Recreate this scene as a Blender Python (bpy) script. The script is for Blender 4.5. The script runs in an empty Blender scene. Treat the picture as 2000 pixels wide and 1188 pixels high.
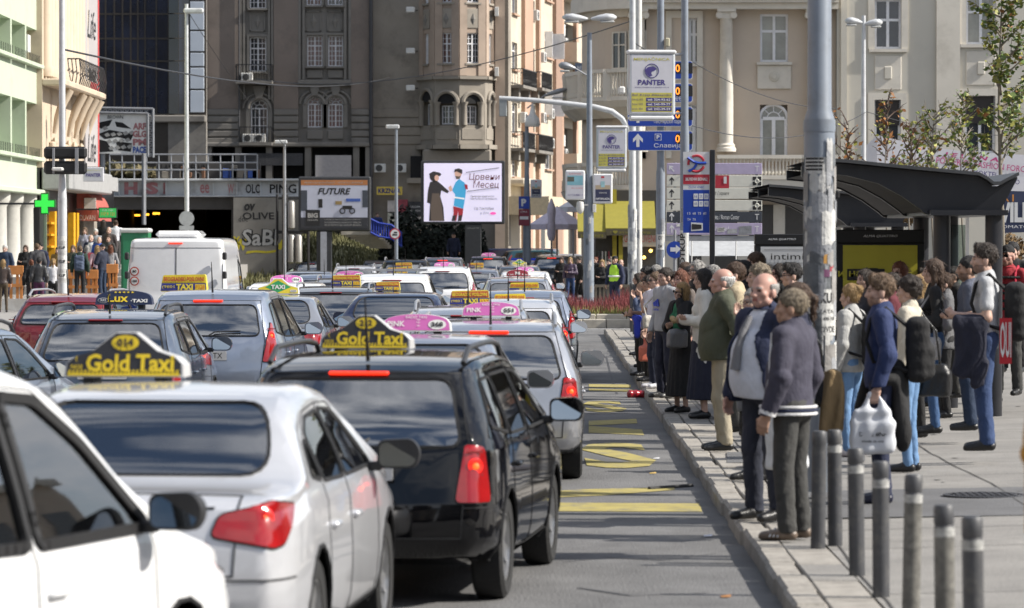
import bpy,bmesh,math,random
import numpy as np
from mathutils import Vector,Matrix
R=math.radians
D=bpy.data
SC=bpy.context.scene
COL=SC.collection
random.seed(7);RNG=np.random.default_rng(7)
# ---------------------------------------------------------------- camera
F,HY,CZ=7500.0,476.0,2.2
cam=D.cameras.new('camera');camo=D.objects.new('camera',cam);COL.objects.link(camo)
cam.sensor_width=36;cam.lens=F/2000*36
camo.location=(0,0,CZ);camo.rotation_euler=(R(90)-math.atan((594-HY)/F),0,0)
cam.clip_start=.5;cam.clip_end=3000
cam.dof.use_dof=True;cam.dof.focus_distance=62;cam.dof.aperture_fstop=4.8
SC.camera=camo
# ---------------------------------------------------------------- sky and sun
SUN_EL,SUN_AZ=38.0,97.0
w=D.worlds.new('World');SC.world=w;w.use_nodes=True
nt=w.node_tree;nt.nodes.clear()
out=nt.nodes.new('ShaderNodeOutputWorld');bg=nt.nodes.new('ShaderNodeBackground')
sky=nt.nodes.new('ShaderNodeTexSky');sky.sky_type='NISHITA';sky.sun_disc=False
sky.sun_elevation=R(SUN_EL);sky.sun_rotation=R(SUN_AZ);sky.air_density=1.0;sky.dust_density=1.2
tc=nt.nodes.new('ShaderNodeTexCoord');mp=nt.nodes.new('ShaderNodeMapping');mp.inputs['Scale'].default_value=(1,1,2.6)
nz=nt.nodes.new('ShaderNodeTexNoise');nz.inputs['Scale'].default_value=3.2;nz.inputs['Detail'].default_value=6;nz.inputs['Roughness'].default_value=.58
rp=nt.nodes.new('ShaderNodeValToRGB');rp.color_ramp.elements[0].position=.44;rp.color_ramp.elements[1].position=.64
mx=nt.nodes.new('ShaderNodeMixRGB');mx.inputs[2].default_value=(8.5,8.7,9.2,1)
L=nt.links.new
L(tc.outputs['Generated'],mp.inputs['Vector']);L(mp.outputs['Vector'],nz.inputs['Vector']);L(nz.outputs['Fac'],rp.inputs['Fac'])
L(rp.outputs['Color'],mx.inputs[0]);L(sky.outputs['Color'],mx.inputs[1]);L(mx.outputs['Color'],bg.inputs['Color'])
L(bg.outputs['Background'],out.inputs['Surface'])
bg.inputs['Strength'].default_value=0.085
sl=D.lights.new('sun','SUN');so=D.objects.new('sun',sl);COL.objects.link(so)
sl.energy=5.0;sl.angle=R(.53);sl.color=(1,.945,.86)
sd=Vector((math.sin(R(SUN_AZ))*math.cos(R(SUN_EL)),math.cos(R(SUN_AZ))*math.cos(R(SUN_EL)),math.sin(R(SUN_EL))))
so.rotation_euler=sd.to_track_quat('Z','Y').to_euler();so.location=(60,0,60)
SC.view_settings.view_transform='Standard';SC.view_settings.look='None';SC.view_settings.gamma=1
SC.view_settings.use_curve_mapping=False;SC.view_settings.exposure=0.58
SC.render.engine='CYCLES'
cy=SC.cycles;cy.use_denoising=True;cy.max_bounces=7;cy.diffuse_bounces=3;cy.glossy_bounces=3;cy.transparent_max_bounces=10
cy.transmission_bounces=3;cy.caustics_reflective=False;cy.caustics_refractive=False;cy.sample_clamp_indirect=6
# ---------------------------------------------------------------- helpers
def P(px,py,Y):return Vector(((px-1000)*Y/F,Y,CZ-(py-HY)*Y/F))
def PX(px,Y):return(px-1000)*Y/F
def PZ(py,Y):return CZ-(py-HY)*Y/F
MATS={}
def mat(name,col=(.5,.5,.5),rough=.6,metal=0.,var=.12,scale=6.,bump=0.,bscale=60.,coat=0.,emit=0.,dirt=None,dscale=2.,damt=.5,spec=.5,stretch=None,tint=None):
 """procedural Principled material: base colour with noise variation, optional stain layer with its own shape, optional bump"""
 if name in MATS:return MATS[name]
 m=D.materials.new(name);m.use_nodes=True;t=m.node_tree;n=t.nodes;b=n['Principled BSDF'];lk=t.links.new
 c3=tuple(col[:3])
 b.inputs['Roughness'].default_value=rough;b.inputs['Metallic'].default_value=metal
 b.inputs['Coat Weight'].default_value=coat;b.inputs['Coat Roughness'].default_value=.04
 b.inputs['Specular IOR Level'].default_value=spec
 g=n.new('ShaderNodeTexCoord');src=g.outputs['Object']
 if stretch:
  mpn=n.new('ShaderNodeMapping');mpn.inputs['Scale'].default_value=stretch;lk(src,mpn.inputs['Vector']);src=mpn.outputs['Vector']
 cur=None
 if var>0:
  z=n.new('ShaderNodeTexNoise');z.inputs['Scale'].default_value=scale;z.inputs['Detail'].default_value=5;z.inputs['Roughness'].default_value=.6;lk(src,z.inputs['Vector'])
  r=n.new('ShaderNodeValToRGB');r.color_ramp.elements[0].position=.3;r.color_ramp.elements[1].position=.72
  r.color_ramp.elements[0].color=(*[max(0,x*(1-var))for x in c3],1)
  t2=tint or c3;r.color_ramp.elements[1].color=(*[min(1,x*(1+var))for x in t2],1)
  lk(z.outputs['Fac'],r.inputs['Fac']);cur=r.outputs['Color']
 if dirt:
  z=n.new('ShaderNodeTexNoise');z.inputs['Scale'].default_value=dscale;z.inputs['Detail'].default_value=8;z.inputs['Roughness'].default_value=.7;lk(src,z.inputs['Vector'])
  r=n.new('ShaderNodeValToRGB');r.color_ramp.elements[0].position=.5;r.color_ramp.elements[1].position=.68
  r.color_ramp.elements[0].color=(0,0,0,1);r.color_ramp.elements[1].color=(damt,)*3+(1,)
  lk(z.outputs['Fac'],r.inputs['Fac'])
  x=n.new('ShaderNodeMixRGB');lk(r.outputs['Color'],x.inputs[0]);x.inputs[2].default_value=(*dirt,1)
  if cur:lk(cur,x.inputs[1])
  else:x.inputs[1].default_value=(*c3,1)
  cur=x.outputs['Color']
 if cur:lk(cur,b.inputs['Base Color'])
 else:b.inputs['Base Color'].default_value=(*c3,1)
 if bump>0:
  z=n.new('ShaderNodeTexNoise');z.inputs['Scale'].default_value=bscale;z.inputs['Detail'].default_value=4;lk(src,z.inputs['Vector'])
  bn=n.new('ShaderNodeBump');bn.inputs['Strength'].default_value=bump;bn.inputs['Distance'].default_value=.02
  lk(z.outputs['Fac'],bn.inputs['Height']);lk(bn.outputs['Normal'],b.inputs['Normal'])
 if emit>0:
  b.inputs['Emission Color'].default_value=(*c3,1);b.inputs['Emission Strength'].default_value=emit
 MATS[name]=m;return m
def glass(name,tint=(.35,.42,.42),refl=1.0,rough=.02,ior=2.9):
 """thin pane: tinted see-through with a mirror layer by Fresnel"""
 if name in MATS:return MATS[name]
 m=D.materials.new(name);m.use_nodes=True;t=m.node_tree;n=t.nodes;n.remove(n['Principled BSDF']);lk=t.links.new
 o=n['Material Output'];tr=n.new('ShaderNodeBsdfTransparent');tr.inputs[0].default_value=(*tint,1)
 gl=n.new('ShaderNodeBsdfGlossy');gl.inputs['Roughness'].default_value=rough;gl.inputs[0].default_value=(refl,)*3+(1,)
 fr=n.new('ShaderNodeFresnel');fr.inputs[0].default_value=ior
 mxs=n.new('ShaderNodeMixShader');lk(fr.outputs[0],mxs.inputs[0]);lk(tr.outputs[0],mxs.inputs[1]);lk(gl.outputs[0],mxs.inputs[2]);lk(mxs.outputs[0],o.inputs['Surface'])
 MATS[name]=m;return m
def link(o,parent=None):
 COL.objects.link(o)
 if parent is not None:o.parent=parent
 return o
def tag(o,label=None,cat=None,group=None,kind=None):
 if label:o['label']=label
 if cat:o['category']=cat
 if group:o['group']=group
 if kind:o['kind']=kind
 return o
def thing(name,label,cat,loc=(0,0,0),rz=0,group=None):
 o=D.objects.new(name,None);o.empty_display_size=.2;link(o);o.location=loc;o.rotation_euler=(0,0,rz)
 return tag(o,label,cat,group)
def meshobj(name,v,f,mats,parent=None,mi=None,smooth=None,loc=None):
 me=D.meshes.new(name);me.from_pydata([tuple(x)for x in v],[],[tuple(x)for x in f])
 for m in(mats if isinstance(mats,(list,tuple))else[mats]):me.materials.append(m)
 if mi is not None:me.polygons.foreach_set('material_index',np.asarray(mi,dtype=np.int32))
 if smooth is not None:
  me.shade_smooth()
  if smooth<179:me.set_sharp_from_angle(angle=R(smooth))
 me.update()
 o=D.objects.new(name,me);link(o,parent)
 if loc is not None:o.location=loc
 return o
class MB:
 """collects shapes of ONE part"""
 def __init__(s):s.v=[];s.f=[];s.mi=[];s.m=0
 def add(s,vs,fs):
  b=len(s.v);s.v+=[tuple(x)for x in vs];s.f+=[tuple(i+b for i in q)for q in fs];s.mi+=[s.m]*len(fs);return s
 def box(s,x0,y0,z0,x1,y1,z1,bev=0.):
  if x0>x1:x0,x1=x1,x0
  if y0>y1:y0,y1=y1,y0
  if z0>z1:z0,z1=z1,z0
  b=min(bev,(x1-x0)*.45,(y1-y0)*.45,(z1-z0)*.45)
  if b<=0:
   return s.add([(x0,y0,z0),(x1,y0,z0),(x1,y1,z0),(x0,y1,z0),(x0,y0,z1),(x1,y0,z1),(x1,y1,z1),(x0,y1,z1)],
   [(0,3,2,1),(4,5,6,7),(0,1,5,4),(1,2,6,5),(2,3,7,6),(3,0,4,7)])
  vs=[];ix={}
  for X,sx in((x0,1),(x1,-1)):
   for Yv,sy in((y0,1),(y1,-1)):
    for Z,sz in((z0,1),(z1,-1)):
     k=(sx,sy,sz)
     ix[k]=len(vs);vs+=[(X,Yv+sy*b,Z+sz*b),(X+sx*b,Yv,Z+sz*b),(X+sx*b,Yv+sy*b,Z)]
  q=[]
  def I(sx,sy,sz,a):return ix[(sx,sy,sz)]+a
  for sgn in(1,-1):
   q.append([I(sgn,1,1,0),I(sgn,1,-1,0),I(sgn,-1,-1,0),I(sgn,-1,1,0)][::sgn])
   q.append([I(1,sgn,1,1),I(-1,sgn,1,1),I(-1,sgn,-1,1),I(1,sgn,-1,1)][::sgn])
   q.append([I(1,1,sgn,2),I(1,-1,sgn,2),I(-1,-1,sgn,2),I(-1,1,sgn,2)][::sgn])
  for a in(1,-1):
   for c in(1,-1):
    q.append([I(a,c,1,0),I(a,c,1,1),I(a,c,-1,1),I(a,c,-1,0)][::-a*c])
    q.append([I(a,1,c,0),I(a,-1,c,0),I(a,-1,c,2),I(a,1,c,2)][::-a*c])
    q.append([I(1,a,c,1),I(1,a,c,2),I(-1,a,c,2),I(-1,a,c,1)][::-a*c])
    for e in(1,-1):q.append([I(a,c,e,0),I(a,c,e,1),I(a,c,e,2)][::-a*c*e])
  return s.add(vs,q)
 def tube(s,pts,r,n=10,cap=True):
  pts=[Vector(p)for p in pts];rs=r if isinstance(r,(list,tuple))else[r]*len(pts)
  vs=[];fs=[];up=None
  for i,p in enumerate(pts):
   d=(pts[min(i+1,len(pts)-1)]-pts[max(i-1,0)]).normalized()
   if up is None:up=Vector((0,0,1))if abs(d.z)<.9 else Vector((1,0,0))
   a=d.cross(up)
   if a.length<1e-4:a=d.orthogonal()
   a.normalize();b=a.cross(d).normalized();up=b
   for k in range(n):
    t=2*math.pi*k/n;vs.append(p+a*(math.cos(t)*rs[i])+b*(math.sin(t)*rs[i]))
  for i in range(len(pts)-1):
   for k in range(n):
    k2=(k+1)%n;fs.append((i*n+k,(i+1)*n+k,(i+1)*n+k2,i*n+k2))
  if cap:fs+=[tuple(range(n)),tuple(range(len(pts)*n-1,(len(pts)-1)*n-1,-1))]
  return s.add(vs,fs)
 def lathe(s,prof,n=20,c=(0,0,0),M=None,cap=True):
  vs=[];fs=[];c=Vector(c)
  for(r,z)in prof:
   for k in range(n):
    t=2*math.pi*k/n;p=Vector((r*math.cos(t),r*math.sin(t),z));vs.append((M@p if M else p)+c)
  for i in range(len(prof)-1):
   for k in range(n):
    k2=(k+1)%n;fs.append((i*n+k,i*n+k2,(i+1)*n+k2,(i+1)*n+k))
  if cap:fs+=[tuple(range(n-1,-1,-1)),tuple(range((len(prof)-1)*n,len(prof)*n))]
  return s.add(vs,fs)
 def prism(s,poly,M0,d):
  """poly: 2-D points (ccw seen from +n); M0 maps (x,y,depth) to space"""
  n=len(poly);vs=[M0@Vector((x,y,0))for x,y in poly]+[M0@Vector((x,y,-d))for x,y in poly]
  fs=[tuple(range(n)),tuple(range(2*n-1,n-1,-1))]+[(i,n+i,n+(i+1)%n,(i+1)%n)for i in range(n)]
  return s.add(vs,fs)
 def quad(s,a,b,c,d):return s.add([a,b,c,d],[(0,1,2,3)])
 def build(s,name,mats,parent=None,smooth=None,loc=None):
  return meshobj(name,s.v,s.f,mats,parent,s.mi if isinstance(mats,(list,tuple))and len(mats)>1 else None,smooth,loc)
FRONT=Matrix(((1,0,0),(0,0,-1),(0,1,0)))
def FM(loc,rz=0):
 return Matrix.Translation(loc)@Matrix.Rotation(rz,4,'Z')@FRONT.to_4x4()
def rpoly(pts,r,n=4):
 """round a convex polygon's corners"""
 o=[];N=len(pts)
 for i in range(N):
  p=Vector(pts[i]);a=Vector(pts[i-1])-p;b=Vector(pts[(i+1)%N])-p
  rr=min(r,a.length*.48,b.length*.48);A=p+a.normalized()*rr;B=p+b.normalized()*rr
  for k in range(n+1):
   t=k/n;o.append(tuple((A*(1-t)+p*t)*(1-t)+(p*(1-t)+B*t)*t))
 return o
def rrect(x0,y0,x1,y1,r,n=4):return rpoly([(x0,y0),(x1,y0),(x1,y1),(x0,y1)],r,n)
def ell(cx,cy,a,b,n=24):return[(cx+a*math.cos(2*math.pi*k/n),cy+b*math.sin(2*math.pi*k/n))for k in range(n)]
TXT={}
def text(s,width,height,m,parent=None,M0=None,bold=0.,name='lettering',depth=.003,shear=0.,keep=False):
 """flat lettering fitted to a width x height box, centred on M0's origin"""
 key=(s,bold,shear)
 if key not in TXT:
  c=D.curves.new('t','FONT');c.body=s;c.size=1;c.offset=bold;c.shear=shear;c.resolution_u=2;c.align_x='LEFT'
  o=D.objects.new('t',c);COL.objects.link(o);bpy.context.view_layer.update()
  me=D.meshes.new_from_object(o.evaluated_get(bpy.context.evaluated_depsgraph_get()));D.objects.remove(o)
  v=np.array([x.co[:]for x in me.vertices])if len(me.vertices)else np.zeros((1,3));f=[tuple(p.vertices)for p in me.polygons]
  D.meshes.remove(me);TXT[key]=(v,f)
 v,f=TXT[key];lo=v.min(0);hi=v.max(0);sp=np.maximum(hi-lo,1e-4)
 if height is None:height=width*sp[1]/sp[0]
 if width is None:width=height*sp[0]/sp[1]
 q=(v-(lo+hi)/2)/sp*np.array([width,height,0])
 M0=M0 or Matrix.Identity(4)
 vs=[M0@Vector((x,y,depth))for x,y,_ in q]
 return meshobj(name,vs,f,m,parent)
def copy_tree(o,parent=None):
 c=o.copy();link(c)
 c.parent=parent
 for ch in o.children:copy_tree(ch,c)
 return c
def plate(name,m,parent,M0,poly,d=.01):return MB().prism(poly,M0,d).build(name,m,parent)
# ================================================================ ground
ASPH=mat('asphalt',(.132,.131,.131),.85,var=.26,scale=1.6,bump=.7,bscale=48,dirt=(.075,.074,.075),dscale=.7,damt=.75,stretch=(1,.5,1))
CONC=mat('pavement_concrete',(.235,.225,.21),.9,var=.2,scale=2.2,bump=.45,bscale=40,dirt=(.13,.125,.12),dscale=1.1,damt=.75)
KERB=mat('kerb_stone',(.30,.28,.25),.9,var=.25,scale=2.5,bump=.5,bscale=25,dirt=(.12,.11,.10),dscale=3,damt=.6)
YEL=mat('road_paint_yellow',(.34,.285,.09),.85,var=.2,scale=4,dirt=(.15,.145,.13),dscale=4.5,damt=.95)
WHT=mat('road_paint_white',(.55,.55,.54),.8,var=.1,scale=3,dirt=(.12,.12,.12),dscale=2.5,damt=.9)
tag(MB().box(-500,-60,-1.2,500,900,0).build('road',ASPH),kind='structure')
def kx(Y):return 1.62+.0085*(Y-21.8)
def kerbz(X,Y):return.13+max(0,X-kx(Y)-.6)*.028
YE=93.0
sw=MB()
n=40
for i in range(n):
 a,b=8+(YE-8)*i/n,8+(YE-8)*(i+1)/n
 xs=[.50,.9,3,8,30]
 for j in range(4):
  q=[(kx(a)+xs[j],a),(kx(a)+xs[j+1],a),(kx(b)+xs[j+1],b),(kx(b)+xs[j],b)]
  sw.quad(*[(x,y,kerbz(x,y))for x,y in q])
sw.quad((kx(YE)+.5,YE,0),(kx(YE)+30,YE,0),(kx(YE)+30,YE,1.1),(kx(YE)+.5,YE,.13))
sw=tag(sw.build('pavement',CONC,smooth=60),kind='structure')
# kerb stones and the slab strip behind them
kb=D.objects.new('kerb',None);link(kb);tag(kb,'worn pale stone kerb along the bus lane',kind='structure')
KM=[]
for k in range(5):
 q=MB().box(0,0,-.05,.2,.985,.13,.022+.006*random.random());KM.append(q.build('kerb_stone',KERB,kb,40))
SM=[]
for k in range(3):
 q=MB().box(.206,0,-.05,.498,1.19,.127,.008);SM.append(q.build('paving_slab',KERB if k else CONC,kb,40))
for protos,step,jit in((KM,1.0,.012),(SM,1.2,.006)):
 y=14.0;i=0
 while y<YE-.3:
  o=protos[i]if i<len(protos)else protos[random.randrange(len(protos))].copy()
  if i>=len(protos):link(o,kb)
  o.location=(kx(y)+random.uniform(-jit,jit),y,random.uniform(-jit,jit*.6));o.rotation_euler=(random.uniform(-.006,.006),random.uniform(-.01,.01),-.0085+random.uniform(-.004,.004))
  y+=step;i+=1
# rounded end of the pavement
tag(MB().prism([(kx(YE)+.0,YE-.1),(kx(YE)+.5,YE-.1),(kx(YE)+.5,YE+.05),(kx(YE)+.2,YE+.03)],Matrix.Translation((0,0,.128)),.12).build('kerb_end',KERB),kind='structure')
# road paint
def gpt(px,py,z=0.):Y=F*(CZ-z)/(py-HY);return Vector((PX(px,Y),Y,z))
rm=D.objects.new('road_marking',None);link(rm);tag(rm,'worn yellow bus stop paint on the asphalt',kind='structure')
def bar(p0,p1,p2,p3,z=.005):MB().quad(*[(v.x,v.y,z)for v in(gpt(*p0),gpt(*p1),gpt(*p2),gpt(*p3))]).build('painted_bar',YEL,rm)
bar((1060,1000),(1372,1001),(1366,985),(1060,983))
bar((1062,974),(1180,969),(1320,958),(1315,953));bar((1062,974),(1315,953),(1140,957),(1062,962))
bar((1150,846),(1258,851),(1254,840),(1150,833))
bar((1150,832),(1245,828),(1243,819),(1150,823))
bar((1150,764),(1238,766),(1238,762),(1150,760));bar((1150,757),(1232,758),(1232,752),(1150,751))
for(x0,y0,x1,y1,s)in((1149,916,1256,866,'S'),(1148,806,1212,784,'S')):
 a,b=gpt(x0,y0),gpt(x1,y1)
 text(s,abs(b.x-a.x)*1.05,b.y-a.y,YEL,rm,Matrix.Translation(((a.x+b.x)/2,(a.y+b.y)/2,.004)),bold=.03,name='painted_letter')
# narrow drain slot, scraps of litter
tag(MB().tube([gpt(1268,955,.01),gpt(1352,949,.01)],.02,6).build('rubber_strip',mat('rubber',(.02,.02,.02),.8)),'thin black rubber strip lying on the bus lane','debris')
for i,(x,y,c,lb)in enumerate([(1383,1049,(.7,.72,.8),'crumpled white paper scrap on the near road'),(1418,1168,(.35,.16,.05),'orange leaf on the road near the kerb'),(1275,926,(.6,.4,.1),'yellow leaf lying on the bus lane'),(1282,897,(.7,.7,.7),'small white scrap by the painted letter')]):
 p=gpt(x,y);b=MB()
 b.add([(-.03,-.05,.003),(.03,-.04,.004),(.035,.05,.012),(0,.01,.008),(-.03,.05,.003)],[(0,1,3),(1,2,3),(2,4,3),(4,0,3)])
 tag(b.build('litter',mat('litter%d'%i,c,.8),loc=(p.x,p.y,.004)),lb,'litter','litter on the road')
# traffic island with kerb, far pavements, terrace and steps on the left
STONE=mat('pale_stone',(.44,.41,.35),.9,var=.15,scale=3,bump=.3,dirt=(.2,.19,.17),dscale=2)
isl=tag(MB().box(.6,100,-.1,26,112,.22).build('traffic_island',STONE),kind='structure')
for i in range(16):
 q=MB().box(.6+i*.62,99.82,-.05,.6+i*.62+.6,99.99,.235,.02).build('kerb_stone',STONE,isl)
 MB().box(.6+i*.8,100.1,.2,.6+i*.8+.78,100.45,.36,.02).build('coping_stone',STONE,isl)
tag(MB().box(-.2,98.8,0,4.6,99.05,.004).build('painted_line',WHT),kind='structure')
LS=mat('left_pavement',(.27,.26,.25),.9,var=.12,scale=2,bump=.2)
tag(MB().box(-30,60,-.2,-9.4,260,.12).build('pavement_left',LS),kind='structure')
tr=MB().box(-40,119,-.2,-12.6,128,.5).box(-40,128,-.2,-12.3,131.5,.78).box(-40,131.5,-.2,-12,135,1.05).box(-40,135,-.2,-11.5,200,1.3)
tag(tr.build('terrace',mat('terrace_stone',(.30,.29,.28),.85,var=.12,scale=2,dirt=(.2,.19,.18),dscale=1)),kind='structure')
tag(MB().box(-40,118.9,-.1,-12.55,118.99,.5).build('terrace_wall',mat('terrace_white',(.55,.55,.53),.85,var=.1,dirt=(.35,.34,.32))),kind='structure')
GR=mat('rough_grass',(.085,.10,.035),.95,var=.5,scale=3,bump=.8,bscale=12,tint=(.14,.13,.06))
g=[]
nx,ny=36,12;vs=[];fs=[]
for j in range(ny+1):
 for i in range(nx+1):
  px=380+(860-380)*i/nx;Y=150+45*j/ny;t=j/ny
  vs.append((PX(px,Y),Y,-.1+2.9*t*t*(3-2*t)*(1-.55*max(0,(px-600)/260))+random.uniform(-.08,.08)))
for j in range(ny):
 for i in range(nx):fs.append((j*(nx+1)+i,j*(nx+1)+i+1,(j+1)*(nx+1)+i+1,(j+1)*(nx+1)+i))
tag(meshobj('grass_bank',vs,fs,GR,smooth=180),kind='structure')
v=[];f=[]
for k in range(9000):
 px=random.uniform(385,855);t=random.random();Y=150+45*t;x=PX(px,Y);z=-.1+2.9*t*t*(3-2*t)*(1-.55*max(0,(px-600)/260))
 h=random.uniform(.12,.4);a=random.uniform(0,6.28);dx,dy=math.cos(a)*.05,math.sin(a)*.05;b=len(v)
 v+=[(x-dx,Y-dy,z),(x+dx,Y+dy,z),(x+random.uniform(-.12,.12),Y+random.uniform(-.12,.12),z+h)];f.append((b,b+1,b+2))
tag(meshobj('grass_blades',v,f,GR),'long uncut grass on the bank below the billboards','grass',kind='stuff')
# repairs, joints, cracks and a manhole in the pavement
PAT=mat('asphalt_patch',(.115,.115,.118),.9,var=.2,scale=1.2,bump=.4,bscale=45);JNT=mat('joint_dirt',(.05,.048,.045),.95)
def flat(name,pts,m_,dz=.004,kind='structure'):return tag(meshobj(name,[(x,y,kerbz(x,y)+dz)for x,y in pts],[tuple(range(len(pts)))],m_),kind=kind)
def sg(px,py):Y=F*(CZ-.2)/(py-HY);X=PX(px,Y);Y=F*(CZ-kerbz(X,Y))/(py-HY);return(PX(px,Y),Y)
for a in([(1500,1015),(2010,1008),(2010,952),(1510,962)],[(1420,905),(1690,902),(1690,880),(1420,884)]):flat('repair_patch',[sg(*q)for q in a],PAT)
pj=D.objects.new('pavement_joint',None);link(pj);tag(pj,kind='structure')
for y in(22.6,25.9,27.6,29.4,31.2,33.5,36.8,40.5,45,50,56,63,71):
 v=[];n=16;x0=kx(y)+.5;jit=0
 for i in range(n+1):jit=jit*.7+random.uniform(-.03,.03);x=x0+6.5*i/n;v+=[(x,y+jit-.008,kerbz(x,y)+.005),(x,y+jit+.008,kerbz(x,y)+.005)]
 meshobj('joint',v,[(2*i,2*i+2,2*i+3,2*i+1)for i in range(n)],JNT,pj)
for x_ in(.56,2.3):
 v=[];jit=0;n=90
 for i in range(n+1):y=16+70*i/n;jit=jit*.8+random.uniform(-.02,.02);x=kx(y)+x_+jit;v+=[(x-.007,y,kerbz(x,y)+.006),(x+.007,y,kerbz(x,y)+.006)]
 meshobj('joint',v,[(2*i,2*i+1,2*i+3,2*i+2)for i in range(n)],JNT,pj)
c=sg(1925,970);T=thing('manhole_cover','patterned metal manhole cover in the pavement at right','manhole',(c[0],c[1],kerbz(*c)+.006));MB().lathe([(.34,0),(.34,.008),(.3,.01),(.3,.004)],24).build('rim',mat('cast_iron',(.06,.06,.065),.6,.3),T);b=MB()
for i in range(-5,6):
 for j in range(-5,6):
  if math.hypot(i,j)*.055<.28:b.box(i*.055-.018,j*.055-.018,.004,i*.055+.018,j*.055+.018,.013)
b.build('tread',MATS['cast_iron'],T)['kind']='stuff'
for k in range(60):
 y=random.uniform(20,60);x=kx(y)+random.uniform(.3,5);r=random.uniform(.015,.04);pts=[(x+r*math.cos(t)*random.uniform(.7,1.2),y+r*math.sin(t)*1.2)for t in np.linspace(0,6.28,9)[:-1]];meshobj('gum_spot',[(a,b_,kerbz(a,b_)+.0045)for a,b_ in pts],[tuple(range(8))],JNT,pj)
# tar seams and an oil-dark wheel track on the bus lane
TAR=mat('tar_seam',(.035,.035,.036),.6);rs_=D.objects.new('tar_seam',None);link(rs_);tag(rs_,kind='structure')
for pts in([(1168,690),(1185,700),(1192,730),(1205,770)],[(1100,1100),(1180,1090),(1300,1096),(1400,1082)],[(1130,1150),(1230,1165),(1380,1160)],[(1210,640),(1200,670),(1215,720)]):
 q=[gpt(*p)for p in pts];v=[]
 for i in range(25):t=i/24*(len(q)-1);k_=min(int(t),len(q)-2);p=q[k_].lerp(q[k_+1],t-k_);w_=.012+.008*random.random();v+=[(p.x-w_,p.y-w_,.0035),(p.x+w_,p.y+w_,.0035)]
 meshobj('seam',v,[(2*i,2*i+1,2*i+3,2*i+2)for i in range(24)],TAR,rs_)
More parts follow.
